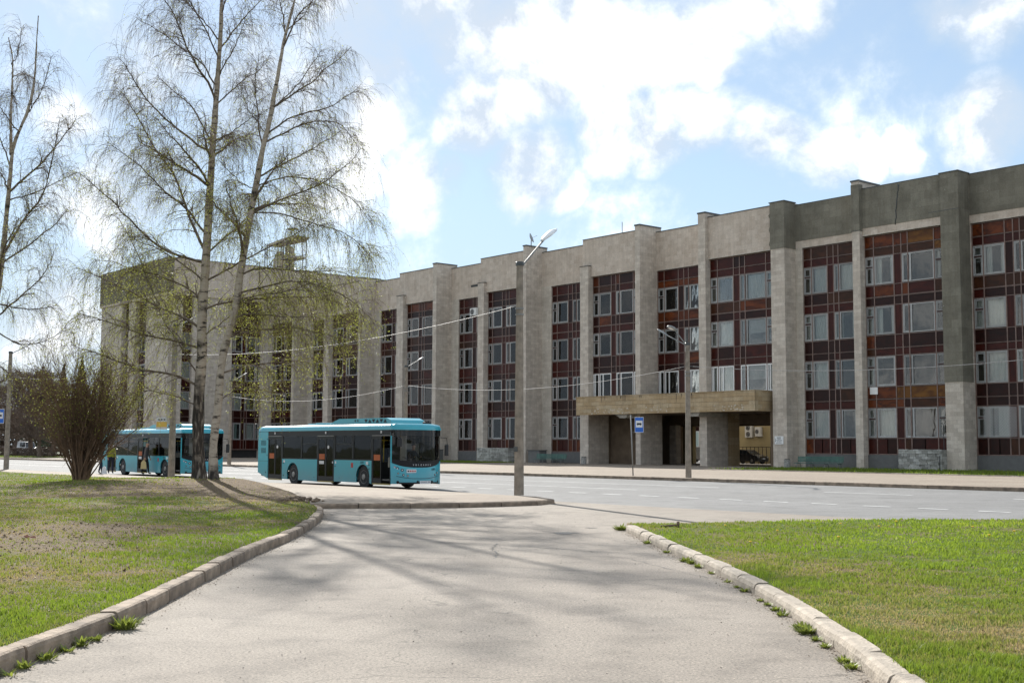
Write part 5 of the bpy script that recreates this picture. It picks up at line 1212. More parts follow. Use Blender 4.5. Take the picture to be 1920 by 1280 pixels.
def build_bus(label, front_open=True, mid_open=False):
    L_ = 11.4; HW = 1.25; t = thing('city_bus', label, 'bus'); ZF = .62
    xF = lambda u: 5.45-u                     # u = distance back from the front right corner
    body = M['bus_blue']
    def arc(uc, r, n=12): return [(xF(uc)+r*math.cos(a), .50+r*1.0*math.sin(a)) for a in [math.pi*i/n for i in range(n+1)]]
    # side skirts with wheel arches
    def skirt(u0, u1, wheels, y0, y1, name='side_panel'):
        pts = [(xF(u1), 1.17), (xF(u1), .24 if u1 < 10.3 else .30)]
        for uc in sorted(wheels, reverse=True):
            pts += [(xF(uc)-.50, .24)]+arc(uc, .50)[::-1]+[(xF(uc)+.50, .24)]
        pts += [(xF(u0), .20), (xF(u0), 1.17)]
        mb = MB(); mb.prism(pts, 1, y0, y1); return mb.build(name, body, t)
    R0, R1 = -HW, -HW+.05; Lf0, Lf1 = HW-.05, HW
    skirt(5.76, 8.86, [7.88], R0, R1); skirt(1.42, 4.34, [2.07], R0, R1)
    MB().prism([(xF(11.15),2.42),(xF(11.15),.52),(xF(10.2),.24),(xF(10.2),2.42)],1,R0,R1).build('rear_side_panel', body, t)
    skirt(-.0, 8.9, [2.07, 7.88], Lf0, Lf1); MB().prism([(xF(11.15),2.42),(xF(11.15),.52),(xF(8.9),.24),(xF(8.9),2.42)],1,Lf0,Lf1).build('rear_side_panel', body, t)
    # vents on the rear side panel
    v = MB()
    for zz in (1.55, 1.9):
        for i in range(5): v.box(xF(10.85)+i*.1, xF(10.85)+i*.1+.035, R0-.006, R0+.01, zz-.12, zz+.12)
    v.box(xF(11.15), xF(10.2), R0-.004, R0+.01, 1.05, 1.06); v.box(xF(10.42), xF(10.36), R0-.006, R0, .5, .56); v.box(xF(10.3), xF(10.25), R0-.006, R0, 1.3, 1.36); v.box(xF(10.3), xF(10.25), R0-.006, R0, 2.05, 2.1)
    v.build('vent_slots', M['ink'], t)
    # black band above and pillars between windows
    for (y0, y1, sgn) in ((R0+.004, R1, 1), (Lf0, Lf1-.004, -1)):
        b = MB(); b.box(xF(10.2), xF(.0), y0, y1, 2.20, 2.45)
        pil = [10.2, 8.86, 7.13, 5.74, 4.32, 2.86, 1.41] if sgn == 1 else [10.2, 8.9, 7.3, 5.7, 4.2, 2.7, 1.3]
        for u in pil: b.box(xF(u)-.06, xF(u)+.06, y0, y1, 1.17, 2.2)
        if sgn == 1:
            for u in (5.75,4.35,8.88,1.40): b.box(xF(u)-.03, xF(u)+.03, y0, y1, .25, 1.17)
        b.box(xF(8.86), xF(5.74), y0, y1, 1.14, 1.22) if sgn == 1 else b.box(xF(10.2), xF(.0), y0, y1, 1.14, 1.22)
        if sgn == 1: b.box(xF(4.34), xF(1.41), y0, y1, 1.14, 1.22)
        b.build('window_band', M['bus_dark'], t)
    def win(u0, u1, z0, z1, y, transom=None, split=False):
        b = MB(); b.box(xF(u1)+.06, xF(u0)-.06, y, y+.012, z0, z1); w = b.build('window', M['bus_glass'], t); f = MB()
        if transom:
            f.box(xF(u1)+.06, xF(u0)-.06, y-.008, y+.02, transom-.025, transom+.025)
            if split: f.box((xF(u0)+xF(u1))/2-.02, (xF(u0)+xF(u1))/2+.02, y-.008, y+.02, transom, z1)
        if f.v: f.build('transom', M['bus_dark'], w)
        return w
    win(7.13, 8.86, 1.22, 2.2, R0+.02); win(5.74, 7.13, 1.22, 2.2, R0+.02, 1.85); win(2.86, 4.32, 1.22, 2.2, R0+.02, 1.85, True); win(1.41, 2.86, 1.22, 2.2, R0+.02)
    for u0, u1 in ((0.0,1.3),(1.3,2.7),(2.7,4.2),(4.2,5.7),(5.7,7.3),(7.3,8.9),(8.9,10.2)): win(u0, u1, 1.22, 2.2, Lf1-.035, 1.85 if u0 > 1 else None)
    # doors
    def door(u0, u1, opn=False):
        w = (u1-u0)/2; d = None
        for k in range(2):
            ua = u0+k*w; ub = ua+w; x0, x1 = xF(ub), xF(ua)
            if opn and k == 0:          # leaf nearest the front folded inward: shows the cab partition
                fr = MB(); fr.box(x1-.05, x1, R0+.02, R0+.5, .25, 2.18); fr.build('door_leaf', M['bus_dark'], t); continue
            fr = MB(); a = .055
            fr.box(x0+.005, x0+a, R0+.006, R0+.045, .25, 2.18); fr.box(x1-a, x1-.005, R0+.006, R0+.045, .25, 2.18); fr.box(x0+a, x1-a, R0+.006, R0+.045, .25, .45); fr.box(x0+a, x1-a, R0+.006, R0+.045, 2.06, 2.18)
            f = fr.build('door_leaf', M['bus_dark'], t)
            MB().box(x0+a, x1-a, R0+.02, R0+.03, .45, 2.06).build('door_glass', M['bus_glass'], f)
            MB().tube([(x0+a+.05, R0+.06, .6),(x0+a+.08, R0+.08, .9),(x0+a+.25, R0+.09, 1.25)], .016, 5).build('handle', M['yellow_rail'], f)
            if k == 1: MB().box(x0+a+.03, x1-a-.05, R0+.014, R0+.019, 1.18, 1.42).build('sticker', M['orange_sign'], f)
            else: MB().lathe([(.075,R0+.012),(.075,R0+.018)], x0+a+.14, 1.72, 14, 1).build('sticker', M['sticker'], f)
            if k == 1 and 4 < u0 < 5: MB().box(x0+a+.05, x1-a-.1, R0+.014, R0+.019, .98, 1.12).build('sticker', M['sticker'], f)
        s = MB(); s.box(xF(u1)+.02, xF(u0)-.02, R0+.0, R0+.06, .19, .245); s.build('door_sill', M['brass'], t)
        MB().box(xF(u1)-.02, xF(u0)+.02, R0-.025, R0+.004, 2.19, 2.225).build('rain_gutter', M['metal'], t)
        MB().box((xF(u1)+xF(u0))/2-.04, (xF(u1)+xF(u0))/2+.04, R0-.02, R0+.004, 2.30, 2.40).build('door_lamp', M['sticker'], t)
    door(8.92, 10.16); door(4.40, 5.70, mid_open); door(.06, 1.36, front_open)
    # roof: curved cove and flat top with a rounded front and back
    rf = MB(); prof = [(-HW,2.44),(-HW,2.50),(-HW+.03,2.58),(-HW+.10,2.65),(-HW+.25,2.69),(-.5,2.71),(.5,2.71),(HW-.25,2.69),(HW-.10,2.65),(HW-.03,2.58),(HW,2.50),(HW,2.44)]
    xs = [-5.72,-5.66,-5.4,-2,2,5.44]; vs = []
    for x in xs:
        k = 1 if x > -5.6 else .93
        for (y, z) in prof: vs.append((x, y*(.97 if x < -5.7 else 1), 2.44+(z-2.44)*(.55 if x < -5.7 else k)))
    n = len(prof); fs = [(i*n+j, i*n+j+1, (i+1)*n+j+1, (i+1)*n+j) for i in range(len(xs)-1) for j in range(n-1)]; fs += [tuple(range(n)), tuple((i*n+n-1, (i+1)*n+n-1, (i+1)*n, i*n) for i in range(1))[0]]
    rf.add(vs, fs, True)
    # front cap follows the curve of the nose
    def nose(y): return 5.45+.36*(1-(abs(y)/HW)**2.4)
    ys = [-HW+2*HW*i/16 for i in range(17)]; vs = []; fs = []
    rows = [(2.71,-.55),(2.70,-.2),(2.66,-.08),(2.60,-.02),(2.50,0),(2.44,0)]
    for (z, dx) in rows:
        for y in ys: vs.append(((nose(y)+dx) if dx > -.5 else 5.15, y*(1 if z < 2.68 else .97), z-.02*(abs(y)/HW)**6*(z > 2.6)))
    for i in range(len(rows)-1):
        for j in range(16): fs.append((i*17+j, i*17+j+1, (i+1)*17+j+1, (i+1)*17+j))
    rf.add(vs, fs, True); rf.box(5.0, 5.5, -HW+.002, -HW+.05, 2.44, 2.52); rf.box(5.0,5.5,HW-.05,HW-.002,2.44,2.52)
    rf.box(-5.6,5.3,-HW+.1,HW-.1,2.40,2.44); rf.build('roof', body, t)
    # front: lower panel with smile-shaped upper edge, windscreen and black surround
    def zsm(y): return .90+.22*(abs(y)/HW)**3
    def strip(z0f, z1f, rows_n, name, mat, off=0.0, ya=-HW, yb=HW, par=None, inset=lambda y,k: 0):
        yy = [ya+(yb-ya)*i/24 for i in range(25)]; vs = []; fs = []
        for r in range(rows_n+1):
            k = r/rows_n
            for y in yy: vs.append((nose(y)+off+inset(y,k), y, z0f(y)+(z1f(y)-z0f(y))*k))
        for r in range(rows_n):
            for j in range(24): fs.append((r*25+j, r*25+j+1, (r+1)*25+j+1, (r+1)*25+j))
        mb = MB(); mb.add(vs, fs, True); return mb.build(name, mat, par or t)
    strip(lambda y: .24+.03*(1-(abs(y)/HW)**2), zsm, 8, 'front_panel', body, 0, inset=lambda y,k: -.05*k*k)
    strip(lambda y: .235, lambda y: .30, 1, 'bumper_lip', M['bus_dark'], .004, -.95, .95)
    strip(lambda y: zsm(y), lambda y: zsm(y)+.26*(1-.5*(abs(y)/HW)**4), 2, 'screen_surround', M['bus_dark'], -.045)
    wsd = strip(lambda y: zsm(y)+.26*(1-.5*(abs(y)/HW)**4), lambda y: 2.44, 6, 'windscreen', M['screen_glass'], -.047)
    strip(lambda y: 2.20, lambda y: 2.46, 2, 'destination_band', M['bus_dark'], -.075)
    for sg in (-1, 1): strip(lambda y: zsm(y), lambda y: 2.44, 3, 'pillar', M['bus_blue'] if sg < 0 else M['bus_dark'], -.043, sg*HW, sg*(HW-.05))
    # hood crease
    mb = MB(); pts = [(nose(y)+.004, y, .45+.17*(abs(y)/HW)**2.5) for y in [-1.05+2.1*i/20 for i in range(21)]]; mb.tube(pts, .008, 4); mb.build('panel_gap', M['ink'], t)
    def onfront(y, z, off=.006): return (nose(y)-.05*((z-.25)/.7)**2*(z < .95)+off, y, z)
    def fdir(y):
        e = .01; return math.atan2(-(nose(y+e)-nose(y-e)), 2*e)
    # headlamps, four round lamps each side (set in dark rings)
    for (y, z, r_) in [(-.98,.67,.038),(-.78,.60,.05),(-.60,.57,.05),(.98,.67,.05),(.82,.60,.05),(1.14,.76,.03)]:
        q = MB(); q.lathe([(r_,0),(r_*.92,.012)], 0, 0, 14, 0); o = q.build('headlight', M['bus_dark'], t, onfront(y, z, .002), fdir(y))
        q = MB(); q.lathe([(r_*.66,.010),(r_*.5,.022)], 0, 0, 12, 0); q.build('lens', M['lamp_glass'], o)
    for y in (-1.0, -.17+.02, .62, 1.02):
        q = MB(); q.lathe([(.06,0),(.05,.012)], 0, 0, 12, 0); q.build('fog_lamp', M['bus_dark'], t, onfront(y, .31, .003), fdir(y))
    # stickers on the front right
    for (y, z, r_, mt) in [(-1.10,.90,.055,'red_sign'),(-1.0,.86,.065,'ink'),(-.82,.80,.062,'ink')]:
        q = MB(); q.lathe([(r_,0),(r_,.003)], 0, 0, 16, 0); o = q.build('sticker', M[mt], t, onfront(y, z, .003), fdir(y)); q = MB(); q.lathe([(r_*.45,.004),(r_*.45,.006)], 0, 0, 12, 0); q.build('sticker_centre', M['sticker'], o)
    q = MB(); q.box(0,.004,-.22,.22,-.07,.07); sk = q.build('sticker', M['sticker'], t, onfront(-.44, .76, .01), fdir(-.44))
    for i,(a,b_,mt) in enumerate([(-.18,-.10,'ink'),(-.07,.0,'red_sign'),(.03,.10,'red_sign'),(.13,.19,'red_sign')]): MB().box(.0045,.006,a,b_,-.03,.03).build('sticker_mark', M[mt], sk)
    # lettering: maker name in the screen surround, fleet number, plate
    def letters(txt, size, mat, y, z, off, name, dep=.002):
        me = text_mesh(txt, size, mat, dep); return link(name, me, t, onfront(y, z, off), (math.pi/2, 0, math.pi/2+fdir(y)))
    for i, ch in enumerate('VOLGABUS'):
        y = -.02+ (i-3.5)*.125+.12; letters(ch, .095, M['sticker'], y, 1.005, -.035 if abs(y) < .5 else -.035, 'lettering')
    letters('6301', .13, M['ink'], .74, .82, .006, 'fleet_number')
    pb = MB(); pb.box(0,.012,-.27,.27,-.06,.06); o = pb.build('number_plate', M['sticker'], t, onfront(.22, .30, .01)); me = text_mesh('О034ОК 198', .085, M['ink'], .001); link('plate_lettering', me, o, (.014,0,0), (math.pi/2,0,math.pi/2))
    # wipers, dashboard, driver
    w = MB()
    for (a, b_) in [((-.1,1.14),(-.75,1.28)),((.75,1.17),(.15,1.30))]:
        w.tube([(nose(a[0])-.01,a[0],a[1]-.03),(nose(b_[0])+.0,b_[0],b_[1])], .009, 4); w.tube([(nose(b_[0]+.4)-.02,b_[0]+.4,b_[1]-.04),(nose(b_[0])-.01,b_[0]-.1,b_[1]+.05)], .008, 4)
    w.build('wiper', M['black'], t)
    # interior
    i_ = MB(); i_.box(-5.5,5.3,-HW+.07,HW-.07,.36,.42); i_.build('floor', M['bus_floor'], t)
    MB().box(-5.5,5.2,-HW+.08,HW-.08,2.33,2.38).build('ceiling', M['bus_inner'], t)
    i_ = MB(); i_.box(4.95,5.35,-.1,HW-.12,.42,1.12); i_.box(4.0,4.05,-.05,HW-.1,.42,1.9); i_.box(4.05,5.2,-.09,-.05,.42,1.25); i_.build('dashboard', M['bus_inner'], t)
    sw = MB(); sw.tube([(4.85+.08*math.cos(a), .55+.22*math.sin(a), 1.22+.2*math.cos(a)) for a in [2*math.pi*k/14 for k in range(15)]], .014, 5); sw.build('steering_wheel', M['black'], t)
    st = MB(); st.cham(4.25,4.75,.30,.82,.85,1.0,.04); st.cham(4.15,4.32,.32,.80,.95,1.65,.04); st.build('driver_seat', M['seat'], t)
    MB().cham(4.6,4.95,-.85,-.45,.9,1.35,.06).build('seat', M['seat_grey'], t)
    R = random.Random(4)
    sm = MB(); sm.cham(-.22,.22,-.21,.21,.38,.46,.02); sm.mi = 0; sm.prism([(-.22,.42),(-.16,.42),(-.24,1.02),(-.29,1.02)],1,-.21,.21); sme = sm.mesh('passenger_seat_mesh', M['seat'])
    for x in (-4.4,-3.6,-2.8,-2.0,-.9,.9,1.7,2.5,3.3):
        for y in (-.95,-.5,.5,.95):
            if y < 0 and (xF(5.8)-.3 < x < xF(4.3)+.3 or x > 3.0 or x < -3.6): continue
            o = link('seat', sme, t, (x, y, .42+(.25 if x < -2.5 or 2.2 < x < 3 else 0)))
    rl = MB()
    for x in (-3.7,-1.6,-.3,.9,2.3,3.7):
        for y in (-.42,.42): rl.tube([(x,y,.42),(x,y,2.33)], .018, 6)
    for y in (-.42,.42): rl.tube([(-4.2,y,2.02),(3.8,y,2.02)], .016, 6)
    rl.tube([(1.9,-.8,.9),(1.95,-.8,1.25),(2.2,-.8,1.38),(2.45,-.8,1.25),(2.5,-.8,.9)], .02, 6)
    rl.build('grab_rail', M['yellow_rail'], t)
    cp = MB(); cp.box(3.55,3.60,-.42,-1.15,.42,1.35); cp.box(4.35,5.38,-.47,-.42,.30,2.2); cp.build('partition', M['bus_inner'], t)
    # rear wall, underside, wheels
    rw = MB(); rw.box(-5.72,-5.66,-HW+.01,HW-.01,.5,1.25); rw.box(-5.72,-5.66,-HW+.01,HW-.01,2.1,2.46); rw.box(-5.72,-5.66,-HW+.01,-HW+.12,1.25,2.1); rw.box(-5.72,-5.66,HW-.12,HW-.01,1.25,2.1); rw.build('rear_panel', body, t)
    MB().box(-5.70,-5.69,-HW+.12,HW-.12,1.25,2.1).build('rear_window', M['bus_glass'], t)
    ub = MB(); ub.box(-4.6,5.0,-.75,.75,.22,.36); ub.box(-5.4,-3.3,-HW+.09,HW-.09,.34,.60); ub.box(3.1+.0,3.9,-HW+.08,HW-.08,.30,1.12) if False else None
    for uc in (2.07, 7.88): ub.box(xF(uc)-.62, xF(uc)+.62, -HW+.42, HW-.42, .36, 1.10)
    ub.build('underbody', M['black'], t)
    for uc in (2.07, 7.88):
        for sg in (-1, 1):
            wb = MB(); wb.lathe([(.30,-.14),(.46,-.13),(.48,-.08),(.48,.08),(.46,.13),(.30,.14)], 0, 0, 26, 1); o = wb.build('wheel', M['black'], t, (xF(uc), sg*(HW-.20), .48))
            y = sg*.145
            rb = MB(); rb.lathe([(.29,y-sg*.02),(.285,y),(.20,y-sg*.045),(.13,y-sg*.03),(.12,y+sg*.02),(.06,y+sg*.03)][::1 if sg > 0 else 1], 0, 0, 20, 1); rb.build('rim', M['rim'], o)
            nb = MB()
            for k in range(8):
                a = k*math.pi/4; nb.lathe([(.035, y-sg*.042),(.035, y-sg*.036)], .215*math.cos(a), .215*math.sin(a), 8, 1)
            nb.build('rim_holes', M['black'], o)
            al = MB(); al.tube([(xF(uc)+.50*math.cos(a), sg*(HW-.012), .50+.50*math.sin(a)) for a in [math.pi*i/14 for i in range(15)]], .018, 4); al.build('wheel_arch', M['black'], t)
            MB().prism([(xF(uc)+.5*math.cos(a), .5+.5*math.sin(a)) for a in [math.pi*i/12 for i in range(13)]], 1, sg*(HW-.42)-.01, sg*(HW-.42)+.01).build('wheel_housing', M['black'], t)
    # marks on the side
    MB().box(xF(2.98), xF(2.82), R0-.004, R0, .86, 1.06).build('emblem', M['red_sign'], t)
    me = text_mesh('6301', .14, M['ink'], .002); link('fleet_number', me, t, (xF(2.12), R0-.004, 1.08), (math.pi/2,0,0))
    for (u, z, w_, h_) in [(1.75,1.06,.16,.13),(4.22,1.06,.10,.10),(8.66,1.06,.14,.10),(4.46+.1-.4+.3,1.06,.08,.08)]: MB().box(xF(u)-w_/2, xF(u)+w_/2, R0-.003, R0, z-h_/2, z+h_/2).build('sticker', M['sticker'], t)
    for (u, z) in [(1.60,.98),(1.60,.82),(8.74,.98),(8.72,.42),(4.25,.90)]: MB().lathe([(.035,R0-.01),(.035,R0+.005)], xF(u), z, 8, 1).build('access_lock', M['ink'], t)
    for (u,z) in [(6.0,.38),(3.9,.40)]: MB().lathe([(.02,R0-.006),(.02,R0+.004)], xF(u), z, 8, 1).build('access_lock', M['ink'], t)
    # roof units
    ac = MB(); pr = [(xF(5.35),2.70),(xF(5.0),2.86),(xF(4.6),2.95),(xF(.95),2.95),(xF(.65),2.86),(xF(.5),2.70)]
    ac.prism(pr, 1, -.85, .85); o = ac.build('air_conditioner', body, t)
    gr = MB()
    for i in range(6):
        x = xF(2.6)+i*.29; gr.prism([(x,2.90),(x+.24,2.90),(x+.12,2.76)] if i%2 == 0 else [(x,2.76),(x+.24,2.76),(x+.12,2.90)],1,-.862,-.848)
    for i in range(2): x = xF(3.4)+i*.2; gr.prism([(x,2.86),(x+.12,2.90),(x+.12,2.80)],1,-.862,-.848)
    gr.build('grille', M['ink'], o)
    rh = MB(); rh.cham(xF(8.1),xF(7.2),-.4,.4,2.70,2.78,.03); rh.cham(xF(7.1),xF(5.5),-.6,.6,2.70,2.80,.03); rh.build('roof_hatch', body, t)
    MB().cham(5.1,5.35,.55,.85,2.68,2.80,.03).build('roof_beacon', M['black'], t)
    # mirrors
    mr_ = MB(); mr_.tube([(5.60,-1.15,2.40),(5.75,-1.42,2.42),(5.80,-1.30,2.30),(5.80,-1.18,2.1)], .016, 5); mr_.cham(5.72,5.82,-1.17,-.95,1.75,2.12,.03); mr_.box(5.5,5.6,-1.55,-1.1,2.36,2.39); mr_.build('mirror', M['black'], t)
    mr_ = MB(); mr_.tube([(5.5,1.22,2.15),(5.62,1.45,2.12),(5.66,1.46,1.85)], .016, 5); mr_.cham(5.60,5.70,1.34,1.52,1.38,1.86,.03); mr_.build('mirror', M['black'], t)
    return t
# positions: front right corner in (s, c)
def place_bus(t, s, c, drot=0.0):
    h = RZ+drot; o = SCZ(s, c, 0)                       # local +x is -s: the way the bus faces
    X = Vector((math.cos(h), math.sin(h), 0)); Y = Vector((-math.sin(h), math.cos(h), 0))
    t.location = o - X*5.45 + Y*1.25; t.rotation_euler = (0,0,h)
bus1 = build_bus('turquoise city bus with its front door open, the nearer and fully visible one', True)
place_bus(bus1, 41.61, 28.5)
bus2 = build_bus('turquoise city bus farther left, partly behind the shrub and birch trunks', True, True)
for o in list(kids(bus2)):
    if o.name.startswith('air_conditioner'): pass
p2 = px2w(338, 890, 67.0); s2_ = Vector(p2).dot(TS); c2_ = Vector(p2).dot(NC)
place_bus(bus2, s2_, c2_)
print('bus2', s2_, c2_)

# ------------------------------------------------------------------ cars
M['car_black'] = carpaint('car_black', (.012,.012,.014)); M['car_dark'] = carpaint('car_dark_grey', (.05,.05,.055)); M['car_white'] = carpaint('van_white', (.6,.6,.6))
M['car_glass'] = plain('car_glass', (.03,.035,.04), .06, spec=.8)
def car(name, label, cat, s, c, rz, paint, kind='hatch'):
    t = thing(name, label, cat, SCZ(s, c, .155), rz); W2 = .88
    if kind == 'hatch': low = [(-2.0,.25),(2.05,.25),(2.12,.5),(2.05,.78),(1.2,.95),(-1.95,1.0),(-2.08,.7)]; top = [(1.15,.94),(.45,1.42),(-1.3,1.48),(-1.95,1.05)]
    elif kind == 'suv': low = [(-2.2,.35),(2.2,.35),(2.28,.6),(2.2,1.0),(1.2,1.10),(-2.2,1.15),(-2.28,.8)]; top = [(1.1,1.08),(.45,1.68),(-1.8,1.72),(-2.2,1.15)]
    else: low = [(-2.5,.3),(2.4,.3),(2.48,.6),(2.4,1.1),(1.75,1.25),(-2.5,1.3)]; top = [(1.75,1.22),(1.1,2.1),(-2.45,2.2),(-2.5,1.3)]
    mb = MB(); n = len(low)
    for (pts, wa, wb) in ((low, W2, W2*.93), (top, W2*.92, W2*.76)):
        zc0 = min(p[1] for p in pts); zc1 = max(p[1] for p in pts); vs = []
        for sg in (-1, 1):
            for (x, z) in pts: vs.append((x, sg*(wa+(wb-wa)*(z-zc0)/(zc1-zc0)), z))
        k = len(pts); mb.add(vs, [tuple(range(k)), tuple(range(2*k-1,k-1,-1))]+[(i,k+i,k+(i+1)%k,(i+1)%k) for i in range(k)])
    mb.build('body', paint, t)
    gl = MB()
    for sg in (-1,1):
        def yy(z): zc0 = min(p[1] for p in top); zc1 = max(p[1] for p in top); return sg*(W2*.92+(W2*.76-W2*.92)*(z-zc0)/(zc1-zc0)+.008)
        a, b_, c_, d_ = top[0], top[1], top[2], top[3]; zt = b_[1]-.09; zb = a[1]+.06
        xs = [(a[0]-.22, b_[0]-.06), (-.25,-.25)], [(-.35,-.35), (d_[0]+.25 if kind!='van' else -1.1, c_[0]+.12 if kind != 'van' else -1.1)]
        for (q0, q1) in xs: gl.add([(q0[0],yy(zb),zb),(q1[0],yy(zb),zb),(q1[1],yy(zt),zt),(q0[1],yy(zt),zt)], [(0,1,2,3)])
    f0, f1 = top[0], top[1]; dx = .012
    gl.add([(f0[0]+dx,-W2*.84,f0[1]+.03),(f0[0]+dx,W2*.84,f0[1]+.03),(f1[0]+dx+.03,W2*.70,f1[1]-.05),(f1[0]+dx+.03,-W2*.70,f1[1]-.05)], [(0,1,2,3)])
    r0_, r1_ = top[3], top[2]; gl.add([(r0_[0]-dx,-W2*.84,r0_[1]+.03),(r0_[0]-dx,W2*.84,r0_[1]+.03),(r1_[0]-dx-.03,W2*.70,r1_[1]-.05),(r1_[0]-dx-.03,-W2*.70,r1_[1]-.05)], [(3,2,1,0)])
    gl.build('window', M['car_glass'], t)
    for x in (low[0][0]+.75, low[1][0]-.75):
        for sg in (-1,1):
            o = MB().lathe([(.20,-.10),(.33,-.09),(.33,.09),(.20,.10)],0,0,18,1).build('wheel', M['black'], t, (x, sg*(W2-.07), .33)); MB().lathe([(.19,sg*.101),(.05,sg*.105)],0,0,12,1).build('rim', M['rim'], o)
    for sg in (-1,1): MB().cham(low[3][0]-.05,low[3][0]+.05,sg*.72-.14,sg*.72+.14,low[3][1]-.16,low[3][1]-.02,.02).build('headlight', M['lamp_glass'], t)
    MB().box(low[2][0]-.02,low[2][0]+.015,-.26,.26,.48,.58).build('number_plate', M['sticker'], t)
    return t
car('parked_car', 'black hatchback behind the metal grille in the passage', 'car', 82.2, 100.9, RZ, M['car_black'])
car('parked_car', 'dark off-roader parked in the sunny courtyard beyond the passage', 'car', 92.5, 105.5, RZ+rad(180), M['car_dark'], 'suv')
car('parked_van', 'small white van half hidden by bare trees at the far left', 'van', 203, 68, RZ, M['car_white'], 'van')
# ------------------------------------------------------------------ street furniture
M['sign_blue'] = plain('sign_blue', (.015,.12,.50), .4, var=.05); M['sign_yellow'] = plain('sign_yellow', (.62,.40,.08), .5, var=.05); M['sign_grey'] = plain('sign_grey', (.55,.56,.56), .5, var=.05)
M['bench_green'] = plain('bench_green', (.045,.12,.095), .6, var=.3); M['bin_stone'] = plain('bin_concrete', (.30,.29,.27), .9, var=.3, scale=9, bump=.6, bscale=30)
M['lamp_white'] = plain('lamp_white', (.80,.80,.80), .3, var=.03); M['lamp_old'] = plain('lamp_old_grey', (.26,.27,.27), .5, var=.15)
M['post_concrete'] = plain('post_concrete', (.25,.21,.165), .92, var=.28, scale=5, bump=.7, bscale=30); M['cable'] = plain('cable', (.22,.22,.22), .6); M['bead'] = plain('light_bulb_glass', (.55,.55,.52), .6, var=.02)
M['ac_white'] = plain('ac_casing', (.66,.65,.62), .5, var=.08)
def lamp_post(label, s, c, H, style, rz=RZ, lean=0.0):
    p = SCZ(s, c, .15); t = thing('street_lamp', label, 'street lamp', p, rz, 'street lamps'); t.rotation_euler.y = lean
    q = MB(); vs = []; fs = []; k = 12
    for i in range(9):
        z = H*i/8; r_ = .170-.055*i/8
        for a in range(8):
            an = (a+.5)*math.pi/4; vs.append((r_*math.cos(an)*1.02, r_*math.sin(an)*1.02, z))
        
    for i in range(8):
        for a in range(8): fs.append((i*8+a, i*8+(a+1)%8, (i+1)*8+(a+1)%8, (i+1)*8+a))
    fs.append(tuple(range(64,72))); q.add(vs, fs); q.build('post', M['post_concrete'], t)
    q = MB(); q.lathe([(.14,H-.06),(.14,H+.06),(.12,H+.08)],0,0,8); q.build('post_cap', M['coping'], t)
    q = MB()
    for z in (H-1.55, H-1.75): q.lathe([(.145,z),(.145,z+.05)],0,0,10)
    q.build('clamp', M['metal'], t)
    def arm(dx, dy, rise, hl, mt, tilt, w=.16):
        L_ = math.hypot(dx,dy); ux, uy = dx/L_, dy/L_; a = MB(); a.tube([(0,0,H-.3),(ux*.14,uy*.14,H-.02),(dx,dy,H+rise)], .032, 6); o = a.build('arm', M['metal'], t)
        h = MB(); vs = []; fs = []
        prof = [(0,.35),(.12,.7),(.45,1),(.8,.95),(1.0,.45)]
        for (u, w_) in prof:
            for (y, z) in [(-1,0),(-.75,.6),(0,.85),(.75,.6),(1,0),(.7,-.25),(-.7,-.25)]: vs.append((u*hl, y*w*w_, z*w*.55*w_))
        n = 7
        for i in range(4):
            for j in range(n): fs.append((i*n+j, i*n+(j+1)%n, (i+1)*n+(j+1)%n, (i+1)*n+j))
        fs += [tuple(range(n))[::-1], tuple(range(4*n,5*n))]; h.add(vs, fs, True)
        ho = h.build('lamp_head', mt, t, (dx-ux*.12, dy-uy*.12, H+rise-.07)); ho.rotation_euler = (0, -tilt, math.atan2(uy,ux))
        g = MB(); g.box(hl*.35, hl*.85, -w*.55, w*.55, -w*.17, -w*.10); g.build('lens', M['lamp_glass'], ho)
    if style == 'new': arm(-.1, 1.2, 1.0, .85, M['lamp_white'], .62, .2)
    elif style == 'two': arm(.12, -1.2, .35, .62, M['lamp_old'], .5, .17) if False else (arm(-1.1, -.5, .55, .75, M['lamp_old'], .55, .14), arm(-.05, -1.0, .75, .62, M['lamp_old'], .35, .22))
    else: arm(0, 1.15, .55, .55, M['lamp_old'], .5, .11)
    if style == 'new':     # patches and a hatch near the foot
        MB().box(-.09,.10,-.168,-.150,1.45,1.62).build('patch', M['coping'], t)
    return t
lamp_post('concrete street lamp with a large white head on the tip of the island kerb', 31.52, 26.78, 7.8, 'new', lean=0)
lamp_post('concrete street lamp with two small heads beside the blue bus stop sign', 45.05, 50.33, 7.25, 'two')
lamp_post('concrete street lamp hidden in line with a rib behind the near bus', 71.8, 50.4, 7.3, 'old')
lamp_post('concrete street lamp beyond the road, seen between the birch trunks and the near bus', 98.5, 50.4, 7.3, 'old')
lamp_post('concrete street lamp directly left of the dark birch trunk', 57.7, 26.4, 7.6, 'old')
lamp_post('concrete street lamp beside the blue stop sign at the far left', 84.2, 26.9, 7.75, 'old')
def cable(label, a, b_, sag, beads=True):
    t = thing('string_light', label, 'cable', a, 0, 'light cables'); n = 48; pts = []
    for i in range(n+1):
        u = i/n; p = a.lerp(b_, u)-a; p.z -= sag*4*u*(1-u); pts.append(p)
    q = MB(); q.tube(pts, .012, 4); q.build('cable', M['cable'], t)
    if beads:
        q = MB(); L_ = (b_-a).length; k = int(L_/.42)
        for i in range(1,k):
            u = i/k; p = a.lerp(b_, u)-a; p.z -= sag*4*u*(1-u); r_ = .016
            q.add([(p.x+r_,p.y,p.z),(p.x-r_,p.y,p.z),(p.x,p.y+r_,p.z),(p.x,p.y-r_,p.z),(p.x,p.y,p.z+r_),(p.x,p.y,p.z-r_)], [(0,2,4),(2,1,4),(1,3,4),(3,0,4),(2,0,5),(1,2,5),(3,1,5),(0,3,5)])
        q.build('bulbs', M['bead'], t, kind='stuff')
